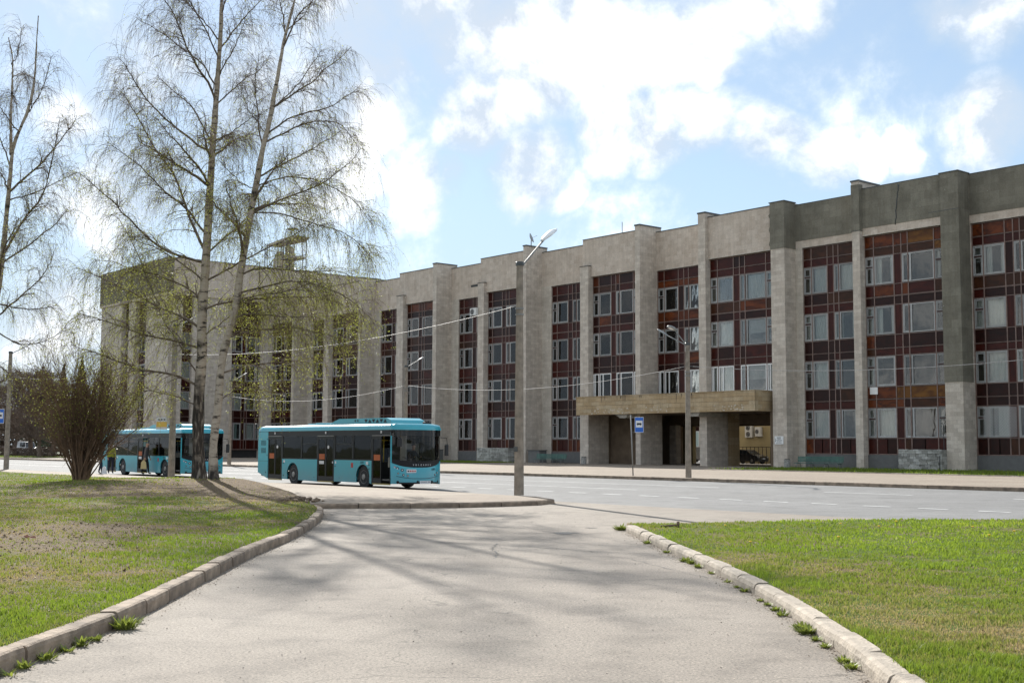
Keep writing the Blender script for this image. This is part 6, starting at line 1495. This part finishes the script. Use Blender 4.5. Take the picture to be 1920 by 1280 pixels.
cable('string of small lights from the island lamp leftwards to the lamp by the birch', SCZ(31.5,26.8,6.55), SCZ(57.7,26.4,6.3), .55)
cable('string of small lights from the lamp by the birch to the far left lamp', SCZ(57.7,26.4,6.3), SCZ(84.2,26.9,6.3), .6)
cable('string of small lights above the canopy from the two-headed lamp to the left', SCZ(45.05,50.3,6.2), SCZ(71.8,50.4,6.1), .75)
cable('string of small lights above the bus, far side of the road', SCZ(71.8,50.4,6.1), SCZ(98.5,50.4,6.1), .75)
cable('string of small lights from the two-headed lamp out of the picture to the right', SCZ(45.05,50.3,6.2), SCZ(18.3,50.3,6.1), .7)
def stop_sign(label, s, c, H, w, hh, zc, rz, off=.22, pole=True, lean=0):
    t = thing('bus_stop_sign', label, 'road sign', SCZ(s, c, .15), rz); 
    if pole:
        q = MB(); q.tube([(0,0,0),(lean,0,H)], .035, 8); q.build('pole', M['metal'], t)
    q = MB(); q.box(-.02+off-w/2-.16,off, .02,.04, zc+hh*.46, zc+hh*.48); q.box(off-w/2-.16,off,.02,.04,zc-hh*.50,zc-hh*.48); q.build('bracket', M['metal'], t)
    q = MB(); q.cham(off-w/2,off+w/2,-.03,.0,zc-hh/2,zc+hh/2,.004); pn = q.build('panel', M['sign_blue'], t)
    q = MB(); q.box(off-w*.38,off+w*.38,-.036,-.031,zc-hh*.17,zc+hh*.27); q.build('white_field', M['sticker'], pn)
    q = MB(); q.box(off-w*.5,off+w*.5,-.034,-.031,zc+hh*.47,zc+hh*.5); q.box(off-w*.5,off+w*.5,-.034,-.031,zc-hh*.5,zc-hh*.47); q.box(off-w*.5,off-w*.47,-.034,-.031,zc-hh*.47,zc+hh*.47); q.box(off+w*.47,off+w*.5,-.034,-.031,zc-hh*.47,zc+hh*.47); q.build('border', M['sticker'], pn)
    q = MB(); q.mi = 0; a = w*.27; q.box(off-a,off+a,-.041,-.037,zc+hh*.0,zc+hh*.075); q.box(off-a*.9,off+a*.95,-.041,-.037,zc+hh*.075,zc+hh*.10)
    for x in (-.6,.6): q.lathe([(hh*.03,-.041),(hh*.03,-.037)], off+a*x, zc-hh*.005, 10, 1)
    for x in (-.75,-.4,-.05,.3,.65): q.box(off+a*x-.012,off+a*x+.012,-.041,-.037,zc+hh*.10,zc+hh*.125)
    q.build('bus_symbol', M['ink'], pn)
    return t
stop_sign('blue and white bus stop sign on its own pole near the two-headed lamp', 49.2, 50.3, 3.45, .50, .88, 2.90, rad(-12), .36, lean=-.12)
s_ = stop_sign('blue and white bus stop sign hung on the far left lamp post', 84.2, 26.9, 3.4, .60, .95, 3.50, rad(20), -.55, pole=False)
q = MB(); q.box(-.4,0,.02,.04,3.9,3.92); q.build('bracket', M['metal'], s_)
tb = thing('timetable_board', 'grey and yellow timetable board fixed left of the lamp post by the birch', 'sign', SCZ(57.7, 26.4, .15), rad(15))
q = MB(); q.cham(-.80,-.26,-.04,-.01,2.40,3.0,.01); pb_ = q.build('panel', M['sign_grey'], tb); MB().box(-.78,-.28,-.046,-.041,2.52,2.78).build('yellow_band', M['sign_yellow'], pb_)
q = MB()
for i in range(3): q.box(-.7+i*.13,-.62+i*.13,-.046,-.041,2.86,2.92)
q.build('printing', M['ink'], pb_); MB().box(-.26,0,-.03,-.02,2.5,2.53).build('bracket', M['metal'], tb)
# information plate on the rib right of the entrance
ip = thing('information_plate', 'white information plate with an arrow on the rib right of the entrance', 'sign', SCZ(65.45, C0-.02, 2.1), RZ)
MB().cham(-.05,.86,-.045,0,0,.68,.004).build('panel', M['frame_white'], ip)
q = MB(); q.box(.02,.05,-.052,-.046,.22,.48); q.prism([(0,.30),(.07,.30),(.035,.16)],1,-.052,-.046)
for (z, a, b_) in [(.56,.22,.60),(.48,.20,.62),(.42,.25,.58),(.31,.12,.74),(.21,.2,.7),(.10,.12,.66)]:
    x = a
    while x < b_: w = random.uniform(.03,.07); q.box(x,min(x+w,b_),-.052,-.046,z,z+.035); x += w+.018
q.build('printing', M['ink'], ip)
def bench(label, s, c, n=4.3):
    t = thing('bench', label, 'bench', SCZ(s, c, .16), RZ, 'green benches'); h = n/2
    for i in range(4): MB().cham(-h,h,-.40+i*.12,-.31+i*.12,.42,.46,.008).build('slat', M['bench_green'], t)
    for i in range(4): q = MB(); q.cham(-h,h,.10+.02*i,.135+.02*i,.54+i*.11,.63+i*.11,.008); q.build('slat', M['bench_green'], t)
    for x in (-h+.25, -h*.33, h*.33, h-.25):
        q = MB(); q.tube([(x,-.38,0),(x,-.34,.41),(x,.05,.41)], .028, 5); q.tube([(x,.24,0),(x,.10,.42),(x,.20,.98)], .028, 5); q.build('leg', M['metal'], t)
bench('green slatted bench at the foot of the facade right of the entrance', 58.5, 80.6)
bench('green slatted bench at the foot of the facade left of the entrance', 87.9, 78.6)
def bin_(label, s, c):
    t = thing('litter_bin', label, 'litter bin', SCZ(s, c, .16), 0, 'litter bins')
    MB().lathe([(.20,0),(.24,.04),(.26,.3),(.25,.6),(.28,.66),(.27,.70),(.20,.70)],0,0,14).build('urn', M['bin_stone'], t); MB().lathe([(.20,.68),(.22,.74),(.19,.75)],0,0,12).build('liner', M['black'], t)
bin_('round concrete litter bin left of the right-hand bench', 61.6, 80.6); bin_('round concrete litter bin right of the left-hand bench', 84.2, 79.5)
# dark planter boxes by the ribs behind the bus
for (lb, s, c) in [('dark box against the rib just right of the bus', 112.4, 83.0), ('low dark opening box against the rib left of the left bench', 96.3, 84.3)]:
    t = thing('utility_box', lb, 'box', SCZ(s, c, .15), RZ); MB().cham(-.9,.9,-.5,.5,0,1.25,.03).build('casing', M['plinth'], t); MB().box(-.95,.95,-.55,.55,1.25,1.32).build('lid', M['coping'], t)
# cooling units
def ac_unit(label, s, c, z, fans=1, w=.85, h=.6, rz=RZ):
    t = thing('cooling_unit', label, 'air conditioner', SCZ(s, c, z), rz); 
    MB().cham(-w/2,w/2,-.32,0,0,h,.015).build('casing', M['ac_white'], t)
    for i in range(fans):
        r_ = min(w*.3, h/fans*.42); cz = h*(i+.5)/fans; cx = -w*.13 if fans == 1 else -w*.05
        f = MB(); f.lathe([(r_,-.325),(r_,-.322)], cx, cz, 20, 1); fo = f.build('fan', M['dark_metal'], t); g = MB()
        for k in (.35,.65,.95): g.tube([(cx+r_*k*math.cos(a),-.335,cz+r_*k*math.sin(a)) for a in [2*math.pi*j/16 for j in range(17)]], .008, 4)
        g.build('grille', M['ac_white'], fo)
    q = MB(); q.box(-w*.35,-w*.3,-.3,.1,-.06,0); q.box(w*.3,w*.35,-.3,.1,-.06,0); q.build('bracket', M['metal'], t)
ac_unit('white cooling unit high on a small rib, left of the island lamp top', 106.6, C0-.02, 16.3, 1, 1.1, .82)
ac_unit('tall two-fan cooling unit on the yellow passage wall', 84.2, 103.9, 2.9, 2, .95, 1.35); ac_unit('single-fan cooling unit on the yellow passage wall, right of the tall one', 82.95, 103.9, 3.0, 1, .8, 1.0)
# metal grille fence in the passage
fg = thing('railing', 'black metal railing in front of the yellow wall inside the passage', 'railing', SCZ(80, 98.6, .15), RZ)
for i in range(17): MB().box(-4.4+i*.5,-4.36+i*.5,-.02,.02,0,1.75).build('bar', M['dark_metal'], fg)
q = MB(); q.box(-4.4,3.7,-.02,.02,1.7,1.75); q.box(-4.4,3.7,-.02,.02,.2,.24); q.build('rail', M['dark_metal'], fg)
# satellite dish on a rib
sd = thing('satellite_dish', 'grey satellite dish on the roof edge beside the white lamp head', 'satellite dish', SCZ(97.6, C0+.4, 22.9), RZ)
MB().tube([(0,0,0),(0,0,.9)], .05, 6).build('mast', M['metal'], sd)
q = MB(); q.lathe([(.02,-.10),(.30,-.06),(.52,.04),(.55,.07)], 0, 0, 20, 0); do = q.build('dish', M['lamp_old'], sd, (0,0,1.0)); do.rotation_euler = (0,-.35,rad(35)); q = MB(); q.tube([(0,0,0),(.7,0,0)], .02, 4); q.build('feed_arm', M['metal'], do)
an = thing('roof_antenna', 'thin rod antenna on the roof edge above the entrance', 'antenna', SCZ(84.6, C0+1, 22.6), 0); MB().tube([(0,0,0),(0,0,1.3)], .035, 5).build('rod', M['dark_metal'], an)
# blue hoarding base and soil heap at the foot of the far left lamp
sh_ = thing('soil_heap', 'small heap of brown soil at the lawn edge by the far left lamp', 'soil heap', SCZ(83.5, 22.6, .2), 0)
def lumps(root, n, rx, ry, h, smin, smax, mat, name='clod'):
    for i in range(n):
        a = rng.uniform(0,6.28); r_ = rng.random()**.6; x, y = math.cos(a)*r_*rx, math.sin(a)*r_*ry; z = h*(1-r_**1.5); s = rng.uniform(smin, smax)
        q = MB(); vs = []
        base = [(1,0,0),(-1,0,0),(0,1,0),(0,-1,0),(0,0,1),(0,0,-1),(.6,.6,.5),(-.6,.6,.5),(.6,-.6,.5),(-.6,-.6,.5)]
        bm = bmesh.new(); bmesh.ops.create_icosphere(bm, subdivisions=1, radius=s)
        for v in bm.verts: v.co = v.co*rng.uniform(.7,1.25); v.co.z *= .7
        me = bpy.data.meshes.new(name); bm.to_mesh(me); bm.free(); me.materials.append(mat); o = link(name, me, root, (x, y, z), (0,0,rng.uniform(0,6)))
lumps(sh_, 34, 2.4, 1.2, .45, .12, .30, M['soil'])
bl = thing('blue_board', 'small blue board standing at the foot of the far left lamp', 'board', SCZ(84.9, 26.0, .15), rad(20)); MB().box(-.35,.35,-.03,.03,0,.75).build('panel', M['sign_blue'], bl); MB().box(-.30,-.25,.03,.3,0,.05).build('foot', M['metal'], bl)
eh = thing('soil_heap', 'broken turf and soil clods where the left lawn meets the island kerb', 'soil heap', (-6.2, 36.0, .16), 0); lumps(eh, 60, .7, 1.3, .10, .03, .09, M['soil'])
# weeds along the kerbs: each clump a thing of its own
M['weed'] = leafmat('weed_leaves', (.21,.25,.045), .4)
def weed(label, x, y, size, n, group):
    t = thing('weed_clump', label, 'weed', (x, y, 0.005), 0, group); V = []; F = []; tn = []
    for i in range(n):
        a = rng.uniform(0,6.28); r_ = rng.random()*size*.5; p = np.array([math.cos(a)*r_, math.sin(a)*r_*.7, 0]); h = size*rng.uniform(.25,.8)*(.5+rng.random()*.5); d = np.array([math.cos(a)*1.5*rng.random(), math.sin(a)*1.5*rng.random(), 1]); d /= np.linalg.norm(d)
        w = min(.012, size*.06)*rng.uniform(.6,1.5); sdv = np.array([-math.sin(a), math.cos(a), 0])*w; m1 = p+d*h*.5; m2 = p+d*h+np.array([math.cos(a), math.sin(a), -.2])*h*.25
        b0 = len(V); V += [p-sdv*.3, p+sdv*.3, m1+sdv*1.4, m1-sdv*1.4, m2]; F += [(b0,b0+1,b0+2),(b0,b0+2,b0+3),(b0+3,b0+2,b0+4)]; tn += [rng.random()]*5
    me = npmesh('leaves', np.array(V), np.array(F), 3, M['weed']); at = me.attributes.new('tint','FLOAT','POINT'); at.data.foreach_set('value', tn); link('leaves', me, t)
rkf = resample(RK_PTS, .01)
def kx(pts, y): return min(pts, key=lambda p: abs(p.y-y)).x
for (y, sz, n) in [(26.2,.30,40),(22.6,.14,24),(20.7,.16,26),(19.2,.22,46),(18.7,.16,24),(18.1,.2,44),(15.6,.14,26),(15.2,.12,20),(14.3,.15,30),(13.9,.12,22),(13.4,.17,36),(13.0,.13,22),(12.0,.16,34),(11.7,.2,46),(11.3,.17,34),(10.9,.14,26),(10.2,.12,24),(9.9,.13,24),(17.2,.1,16),(16.2,.1,14)]:
    weed('small green weed clump growing along the foot of the right kerb', kx(rkf, y)-.07, y+rng.uniform(-.1,.1), sz*rng.uniform(.5,1.0), n*3, 'weeds along the right kerb')
lkf = resample(LK_PTS, .01)
weed('bright green weed clump against the left kerb near the lower left corner', kx(lkf,11.9)+.08, 11.9, .26, 120, None)
for (y, sz, n) in [(11.2,.14,40),(10.9,.16,40),(10.6,.14,40),(10.2,.16,44),(9.8,.14,40),(12.3,.15,30),(9.5,.12,30)]: weed('low dark weed clump at the foot of the left kerb', kx(lkf,y)+.07, y, sz, n, 'weeds along the left kerb')
# dandelions
M['dandelion'] = plain('dandelion_yellow', (.75,.50,.02), .7, var=.1)
for i, (x, y) in enumerate([(4.2,24.3),(4.9,22.8),(6.6,24.8),(7.1,23.9),(8.3,21.5),(9.1,22.4),(9.6,21.9),(9.4,20.9),(9.9,22.9),(5.6,21.2),(7.9,25.4),(10.6,25.1),(3.9,20.2),(8.8,23.6)]):
    t = thing('dandelion', 'small yellow dandelion in the right lawn', 'flower', (x, y, h_right(x,y)), 0, 'dandelions in the right lawn')
    MB().tube([(0,0,0),(.01,0,.09)], .003, 4).build('stem', M['weed'] if False else M['shrub_bark'], t); MB().lathe([(.004,.085),(.026,.098),(.022,.108),(.006,.112)],0,0,9).build('flower_head', M['dandelion'], t)
# rusty leaf on the left lawn and dead stump on the right
lf = thing('fallen_leaf', 'reddish brown dead leaf lying on the left lawn', 'leaf', (-8.0, 20.6, h_left(-8,20.6)+.01), .4); lf.rotation_euler = (.5,.2,.4); q = MB(); q.prism([(-.10,0),(-.05,.07),(.0,.02),(.07,.07),(.11,-.02),(.03,-.03),(.0,-.09),(-.04,-.03)],2,0,.012); q.build('blade', plain('dead_leaf', (.16,.04,.015), .8), lf)
st = thing('tree_stump', 'tiny dark stump and twig at the far edge of the right lawn', 'stump', (3.35, 25.3, h_right(3.35,25.3)), 0); q = MB(); q.tube([(-.3,0,.02),(0,0,.04),(.06,0,.03)], .025, 6); q.tube([(.06,0,0),(.06,0,.12)], .03, 6); q.build('wood', M['twig'], st)
# manhole, pothole and repair marks on the path
M['tar'] = plain('dark_repair', (.12,.115,.105), .9, var=.35, scale=9, bump=.6, bscale=30)
def patch(name, cx, cy, rx, ry, seed, z=.009, mat='tar'):
    g = random.Random(seed); pts = []
    for i in range(22):
        a = 2*math.pi*i/22; k = g.uniform(.6,1.1); pts.append((cx+math.cos(a)*rx*k, cy+math.sin(a)*ry*k))
    poly_sheet(name, pts, z, M[mat], 'structure')
patch('pothole', 1.1, 25.3, .28, .35, 2); patch('pothole', 1.75, 27.0, .16, .12, 3)

def crackline(pts, w, seed, mat='tar'):
    g = random.Random(seed); P = [Vector((p[0],p[1],0)) for p in pts]; line = []
    for a, b_ in zip(P, P[1:]):
        n = max(2, int((b_-a).length/.12))
        for i in range(n): q = a.lerp(b_, i/n); q += Vector((g.uniform(-.035,.035), g.uniform(-.035,.035), 0)); line.append(q)
    mb = MB(); vs = []; fs = []
    for i, q in enumerate(line):
        d = (line[min(i+1,len(line)-1)]-line[max(i-1,0)]).normalized(); nn = Vector((-d.y, d.x, 0)); ww = w*g.uniform(.15,1)*(1 if 0 < i < len(line)-1 else .1)
        vs += [(q.x-nn.x*ww, q.y-nn.y*ww, .0085), (q.x+nn.x*ww, q.y+nn.y*ww, .0085)]
    for i in range(len(line)-1): fs.append((2*i+1, 2*i, 2*i+2, 2*i+3))
    mb.add(vs, fs); o = mb.build('crack', M[mat]); o['kind'] = 'structure'
crackline([(-.25,22.6),(-.34,21.4),(-.22,20.6),(-.28,19.4)], .022, 1); crackline([(-.30,21.2),(-.05,20.9)], .012, 2)
crackline([(-.35,13.3),(-.05,13.15),(.15,13.35)], .012, 3); crackline([(-.2,12.95),(.1,13.05),(.3,12.9)], .010, 4); crackline([(.2,25.4),(.9,25.2),(1.4,25.6)], .03, 6)
crackline([(.3,21.9),(1.4,20.9),(2.8,20.4)], .010, 7); crackline([(1.9,19.5),(2.5,17.2),(2.75,16.6)], .012, 8); crackline([(-2.9,10.5),(-2.5,10.7)], .008, 9); crackline([(1.2,11.2),(1.6,11.25)], .01, 10)
# ------------------------------------------------------------------ people
M['skin'] = plain('skin', (.42,.24,.16), .6, var=.06); M['jacket_grey'] = plain('jacket_grey', (.10,.085,.08), .85, var=.15, scale=6); M['trousers'] = plain('dark_trousers', (.03,.028,.028), .85)
M['navy'] = plain('navy_cloth', (.018,.022,.04), .85); M['yellow_vest'] = plain('yellow_vest', (.30,.30,.03), .8); M['black_cloth'] = plain('black_cloth', (.015,.015,.017), .9); M['shoe'] = plain('shoe', (.02,.018,.016), .6); M['hair_grey'] = plain('grey_hair', (.35,.31,.28), .9); M['plastic_bag'] = plain('plastic_bag', (.62,.48,.22), .5); M['white_bag'] = plain('white_bag', (.75,.75,.75), .6)
def skin_body(verts, edges, radii, root=0, sub=2):
    me = bpy.data.meshes.new('person_body'); me.from_pydata(verts, edges, []); o = bpy.data.objects.new('tmp', me); C.objects.link(o)
    o.modifiers.new('s', 'SKIN'); 
    lay = me.skin_vertices[0] if me.skin_vertices else None
    for i, r_ in enumerate(radii): lay.data[i].radius = (r_ if isinstance(r_, tuple) else (r_, r_))
    lay.data[root].use_root = True; s = o.modifiers.new('b', 'SUBSURF'); s.levels = s.render_levels = sub
    dg = bpy.context.evaluated_depsgraph_get(); out = bpy.data.meshes.new_from_object(o.evaluated_get(dg)); bpy.data.objects.remove(o); return out
def person(label, loc, rz, top, legs, step=.22, arms=(.25,-.2), hat=None, hair=None, lean=.05, H=1.75, group=None, bag=None, coat_z=.82):
    t = thing('person', label, 'person', loc, rz); k = H/1.75; V = []; E_ = []; R_ = []
    def v(p, r): V.append((p[0]*k, p[1]*k, p[2]*k)); R_.append(r*k if not isinstance(r, tuple) else (r[0]*k, r[1]*k)); return len(V)-1
    def chain(start, pts):
        p = start
        for (q, r) in pts: n_ = v(q, r); E_.append((p, n_)); p = n_
        return p
    pel = v((0,0,.95), (.15,.115)); ch = chain(pel, [((lean*.3,0,1.10),(.145,.11)), ((lean*.7,0,1.28),(.17,.12)), ((lean,0,1.42),(.15,.10)), ((lean+.01,0,1.49),.062), ((lean+.03,0,1.55),.058), ((lean+.045,0,1.625),(.078,.092)), ((lean+.04,0,1.70),(.07,.085))])
    neck = 3
    for sg in (-1, 1):
        fx = sg*step
        chain(pel, [((.0+fx*.15, sg*.10,.86),.098), ((fx*.55+.03, sg*.10,.50),.068), ((fx*.95-.02*(fx<0), sg*.10,.12),.046), ((fx*.95+.02, sg*.10,.05),.042), ((fx*.95+.15, sg*.11,.035),.034)])
        a = arms[0] if sg > 0 else arms[1]
        sh_ = v((lean, sg*.17, 1.41), .062); E_.append((neck, sh_)); p = chain(sh_, [((lean+a*.35, sg*.215, 1.16),.050), ((lean+a*.9+.03, sg*.22, .94),.036), ((lean+a*1.1+.05, sg*.215, .87),.030), ((lean+a*1.2+.06, sg*.21, .82),.026)])
    me = skin_body(V, E_, R_, pel)
    names = [top, legs, M['skin'], M['shoe']]
    for m_ in names: me.materials.append(m_)
    for p in me.polygons:
        z = p.center.z/k; y = abs(p.center.y)/k; x = p.center.x/k
        hand = z < .915 and y > .175 and z > .75
        p.material_index = 2 if (z > 1.49 or hand) else (0 if z > coat_z and not hand else (1 if z > .085 else 3)); p.use_smooth = True
    link('body', me, t)
    hx = (lean+.045)*k
    f = MB(); f.lathe([(.012*k,0),(.016*k,.02*k)], 0, 0, 6, 0); nose_ = f.build('nose', M['skin'], t, (hx+.088*k, 0, 1.615*k))
    for sg in (-1,1):
        MB().lathe([(.009*k,0),(.006*k,.006*k)],0,0,8,0).build('eye', M['ink'], t, (hx+.083*k, sg*.03*k, 1.645*k)); MB().cham(-.012*k,.012*k,-.008*k,.008*k,-.03*k,.03*k,.004*k).build('ear', M['skin'], t, (hx-.005*k, sg*.082*k, 1.635*k))
        # hands with fingers
        a = arms[0] if sg > 0 else arms[1]; hb = Vector((lean+a*1.2+.06, sg*.21, .82))*k; hd = MB()
        for i, (L_, dx) in enumerate([(.062,-.024),(.072,-.008),(.068,.008),(.055,.022)]): hd.tube([hb+Vector((dx,0,.01)), hb+Vector((dx*1.1,-sg*.004,-L_*.5)), hb+Vector((dx*1.1+.004,-sg*.02,-L_))], [.009,.008,.006], 5)
        hd.tube([hb+Vector((.022,-sg*.008,.03)), hb+Vector((.042,-sg*.02,-.005)), hb+Vector((.040,-sg*.024,-.03))], [.010,.009,.007], 5); hd.build('fingers', M['skin'], t)
    MB().box(-.003,.003,-.022*k,.022*k,-.003*k,.003*k).build('mouth', plain('lips', (.25,.09,.07), .6), t, (hx+.086*k, 0, 1.585*k))
    if hat:
        q = MB(); q.lathe([(.102*k,1.665*k),(.104*k,1.70*k),(.09*k,1.755*k),(.04*k,1.785*k),(.005,1.79*k)], hx-.005, 0, 14); q.box(hx+.06*k,hx+.16*k,-.06*k,.06*k,1.665*k,1.68*k); q.build('cap', hat, t)
    if hair:
        q = MB(); vs = []
        bm = bmesh.new(); bmesh.ops.create_uvsphere(bm, u_segments=12, v_segments=8, radius=.1*k)
        for v_ in list(bm.verts):
            if v_.co.z < -.02*k or v_.co.x > .055*k: bm.verts.remove(v_)
        mh = bpy.data.meshes.new('hair'); bm.to_mesh(mh); bm.free(); mh.materials.append(hair); link('hair', mh, t, (hx-.008*k, 0, 1.675*k))
    return t
gp = lambda x, y, dep: Vector(px2w(x, y, dep))
pA = px2w(272, 890, 69.5); pB = px2w(207, 890, 71.0); pC = px2w(188, 890, 70.0)
def on_ground(p): return (p[0], p[1], .15)
person('bald man in a grey jacket walking past the far bus with a bag', on_ground(pA), rad(5), M['jacket_grey'], M['trousers'], .17, (.10,-.06), hair=None, lean=.05, H=1.78)
hb = thing('carrier_bag', 'yellowish carrier bag in the hand of the man in the grey jacket', 'bag', (pA[0]-.02, pA[1]-.26, .15+.30), rad(10)); q = MB(); q.prism([(-.16,0),(.16,0),(.13,.36),(.02,.50),(-.02,.50),(-.13,.36)],1,-.05,.05); q.build('sack', M['plastic_bag'], hb)
person('person in yellow safety vest and dark cap at the rear of the far bus', on_ground(pB), rad(-60), M['yellow_vest'], M['navy'], .05, (.12,.10), hat=M['navy'], H=1.74, coat_z=.95)
person('person in black jacket and blue trousers half hidden behind the shrub', on_ground(pC), rad(40), M['black_cloth'], M['navy'], .12, (.15,-.1), hair=M['hair_grey'], H=1.75)
hb2 = thing('white_bag', 'white bag standing on the pavement beside the person behind the shrub', 'bag', (pC[0]+.30, pC[1]-.25, .15), 0); q = MB(); q.prism([(-.14,0),(.14,0),(.10,.34),(0,.44),(-.10,.34)],1,-.05,.05); q.build('sack', M['white_bag'], hb2)
# driver in the near bus
def seated(label, loc, rz):
    t = thing('person', label, 'person', loc, rz); V = []; E_ = []; R_ = []
    def v(p, r): V.append(p); R_.append(r); return len(V)-1
    def chain(s, pts):
        for (q, r) in pts: n_ = v(q, r); E_.append((s, n_)); s = n_
        return s
    pel = v((0,0,.12),(.16,.13)); chain(pel, [((0,0,.30),(.155,.12)),((.02,0,.5),(.18,.13)),((.03,0,.60),(.15,.1)),((.04,0,.68),.06),((.06,0,.76),.06),((.075,0,.84),(.08,.095)),((.07,0,.91),(.07,.085))])
    for sg in (-1,1):
        chain(pel, [((.22,sg*.11,.14),.085),((.42,sg*.12,.14),.065),((.46,sg*.12,-.15),.05),((.50,sg*.12,-.32),.04),((.60,sg*.12,-.34),.035)])
        sh_ = v((.03,sg*.18,.58),.06); E_.append((3,sh_)); chain(sh_, [((.14,sg*.22,.36),.048),((.32,sg*.18,.38),.036),((.42,sg*.15,.42),.028),((.47,sg*.14,.43),.022)])
    me = skin_body(V, E_, R_, pel)
    for m_ in (M['navy'], M['trousers'], M['skin']): me.materials.append(m_)
    for p in me.polygons: c_ = p.center; p.material_index = 2 if (c_.z > .68 or (c_.x > .38 and c_.z > .3)) else (0 if c_.z > .2 else 1); p.use_smooth = True
    link('body', me, t); MB().lathe([(.012,0),(.016,.02)],0,0,6,0).build('nose', M['skin'], t, (.16,0,.83))
    bm = bmesh.new(); bmesh.ops.create_uvsphere(bm, u_segments=12, v_segments=8, radius=.1)
    for v_ in list(bm.verts):
        if v_.co.z < -.02 or v_.co.x > .055: bm.verts.remove(v_)
    mh = bpy.data.meshes.new('hair'); bm.to_mesh(mh); bm.free(); mh.materials.append(M['ink']); link('hair', mh, t, (.068,0,.885)); return t
dm = Matrix.Translation(bus1.location) @ Matrix.Rotation(bus1.rotation_euler.z, 4, 'Z')
seated('bus driver in dark blue seen through the windscreen of the near bus', dm @ Vector((4.42,.56,.92)), bus1.rotation_euler.z)
ORD = ['first','second','third','fourth','fifth','sixth','seventh','eighth','ninth','tenth','eleventh','twelfth','thirteenth','fourteenth','fifteenth','sixteenth','seventeenth','eighteenth','nineteenth','twentieth']
def relabel(group, key, fmt):
    os_ = sorted([o for o in bpy.data.objects if o.get('group') == group and o.parent is None], key=key)
    for i, o in enumerate(os_): o['label'] = fmt % ORD[i]
relabel('weeds along the right kerb', lambda o: -o.location.y, 'green weed clump at the foot of the right kerb, %s from its far end')
relabel('weeds along the left kerb', lambda o: -o.location.y, 'low weed clump at the foot of the left kerb, %s from the far end')
relabel('dandelions in the right lawn', lambda o: o.location.x/o.location.y, 'small yellow dandelion in the right lawn, %s from the left')
relabel('bare trees at the far left', lambda o: o.location.x/o.location.y, 'bare brown street tree beyond the road at the far left, %s from the left')
relabel('spruces behind the bare trees', lambda o: o.location.x/o.location.y, 'dark pointed spruce behind the bare trees at the far left, %s from the left')
print('objects', len(bpy.data.objects))
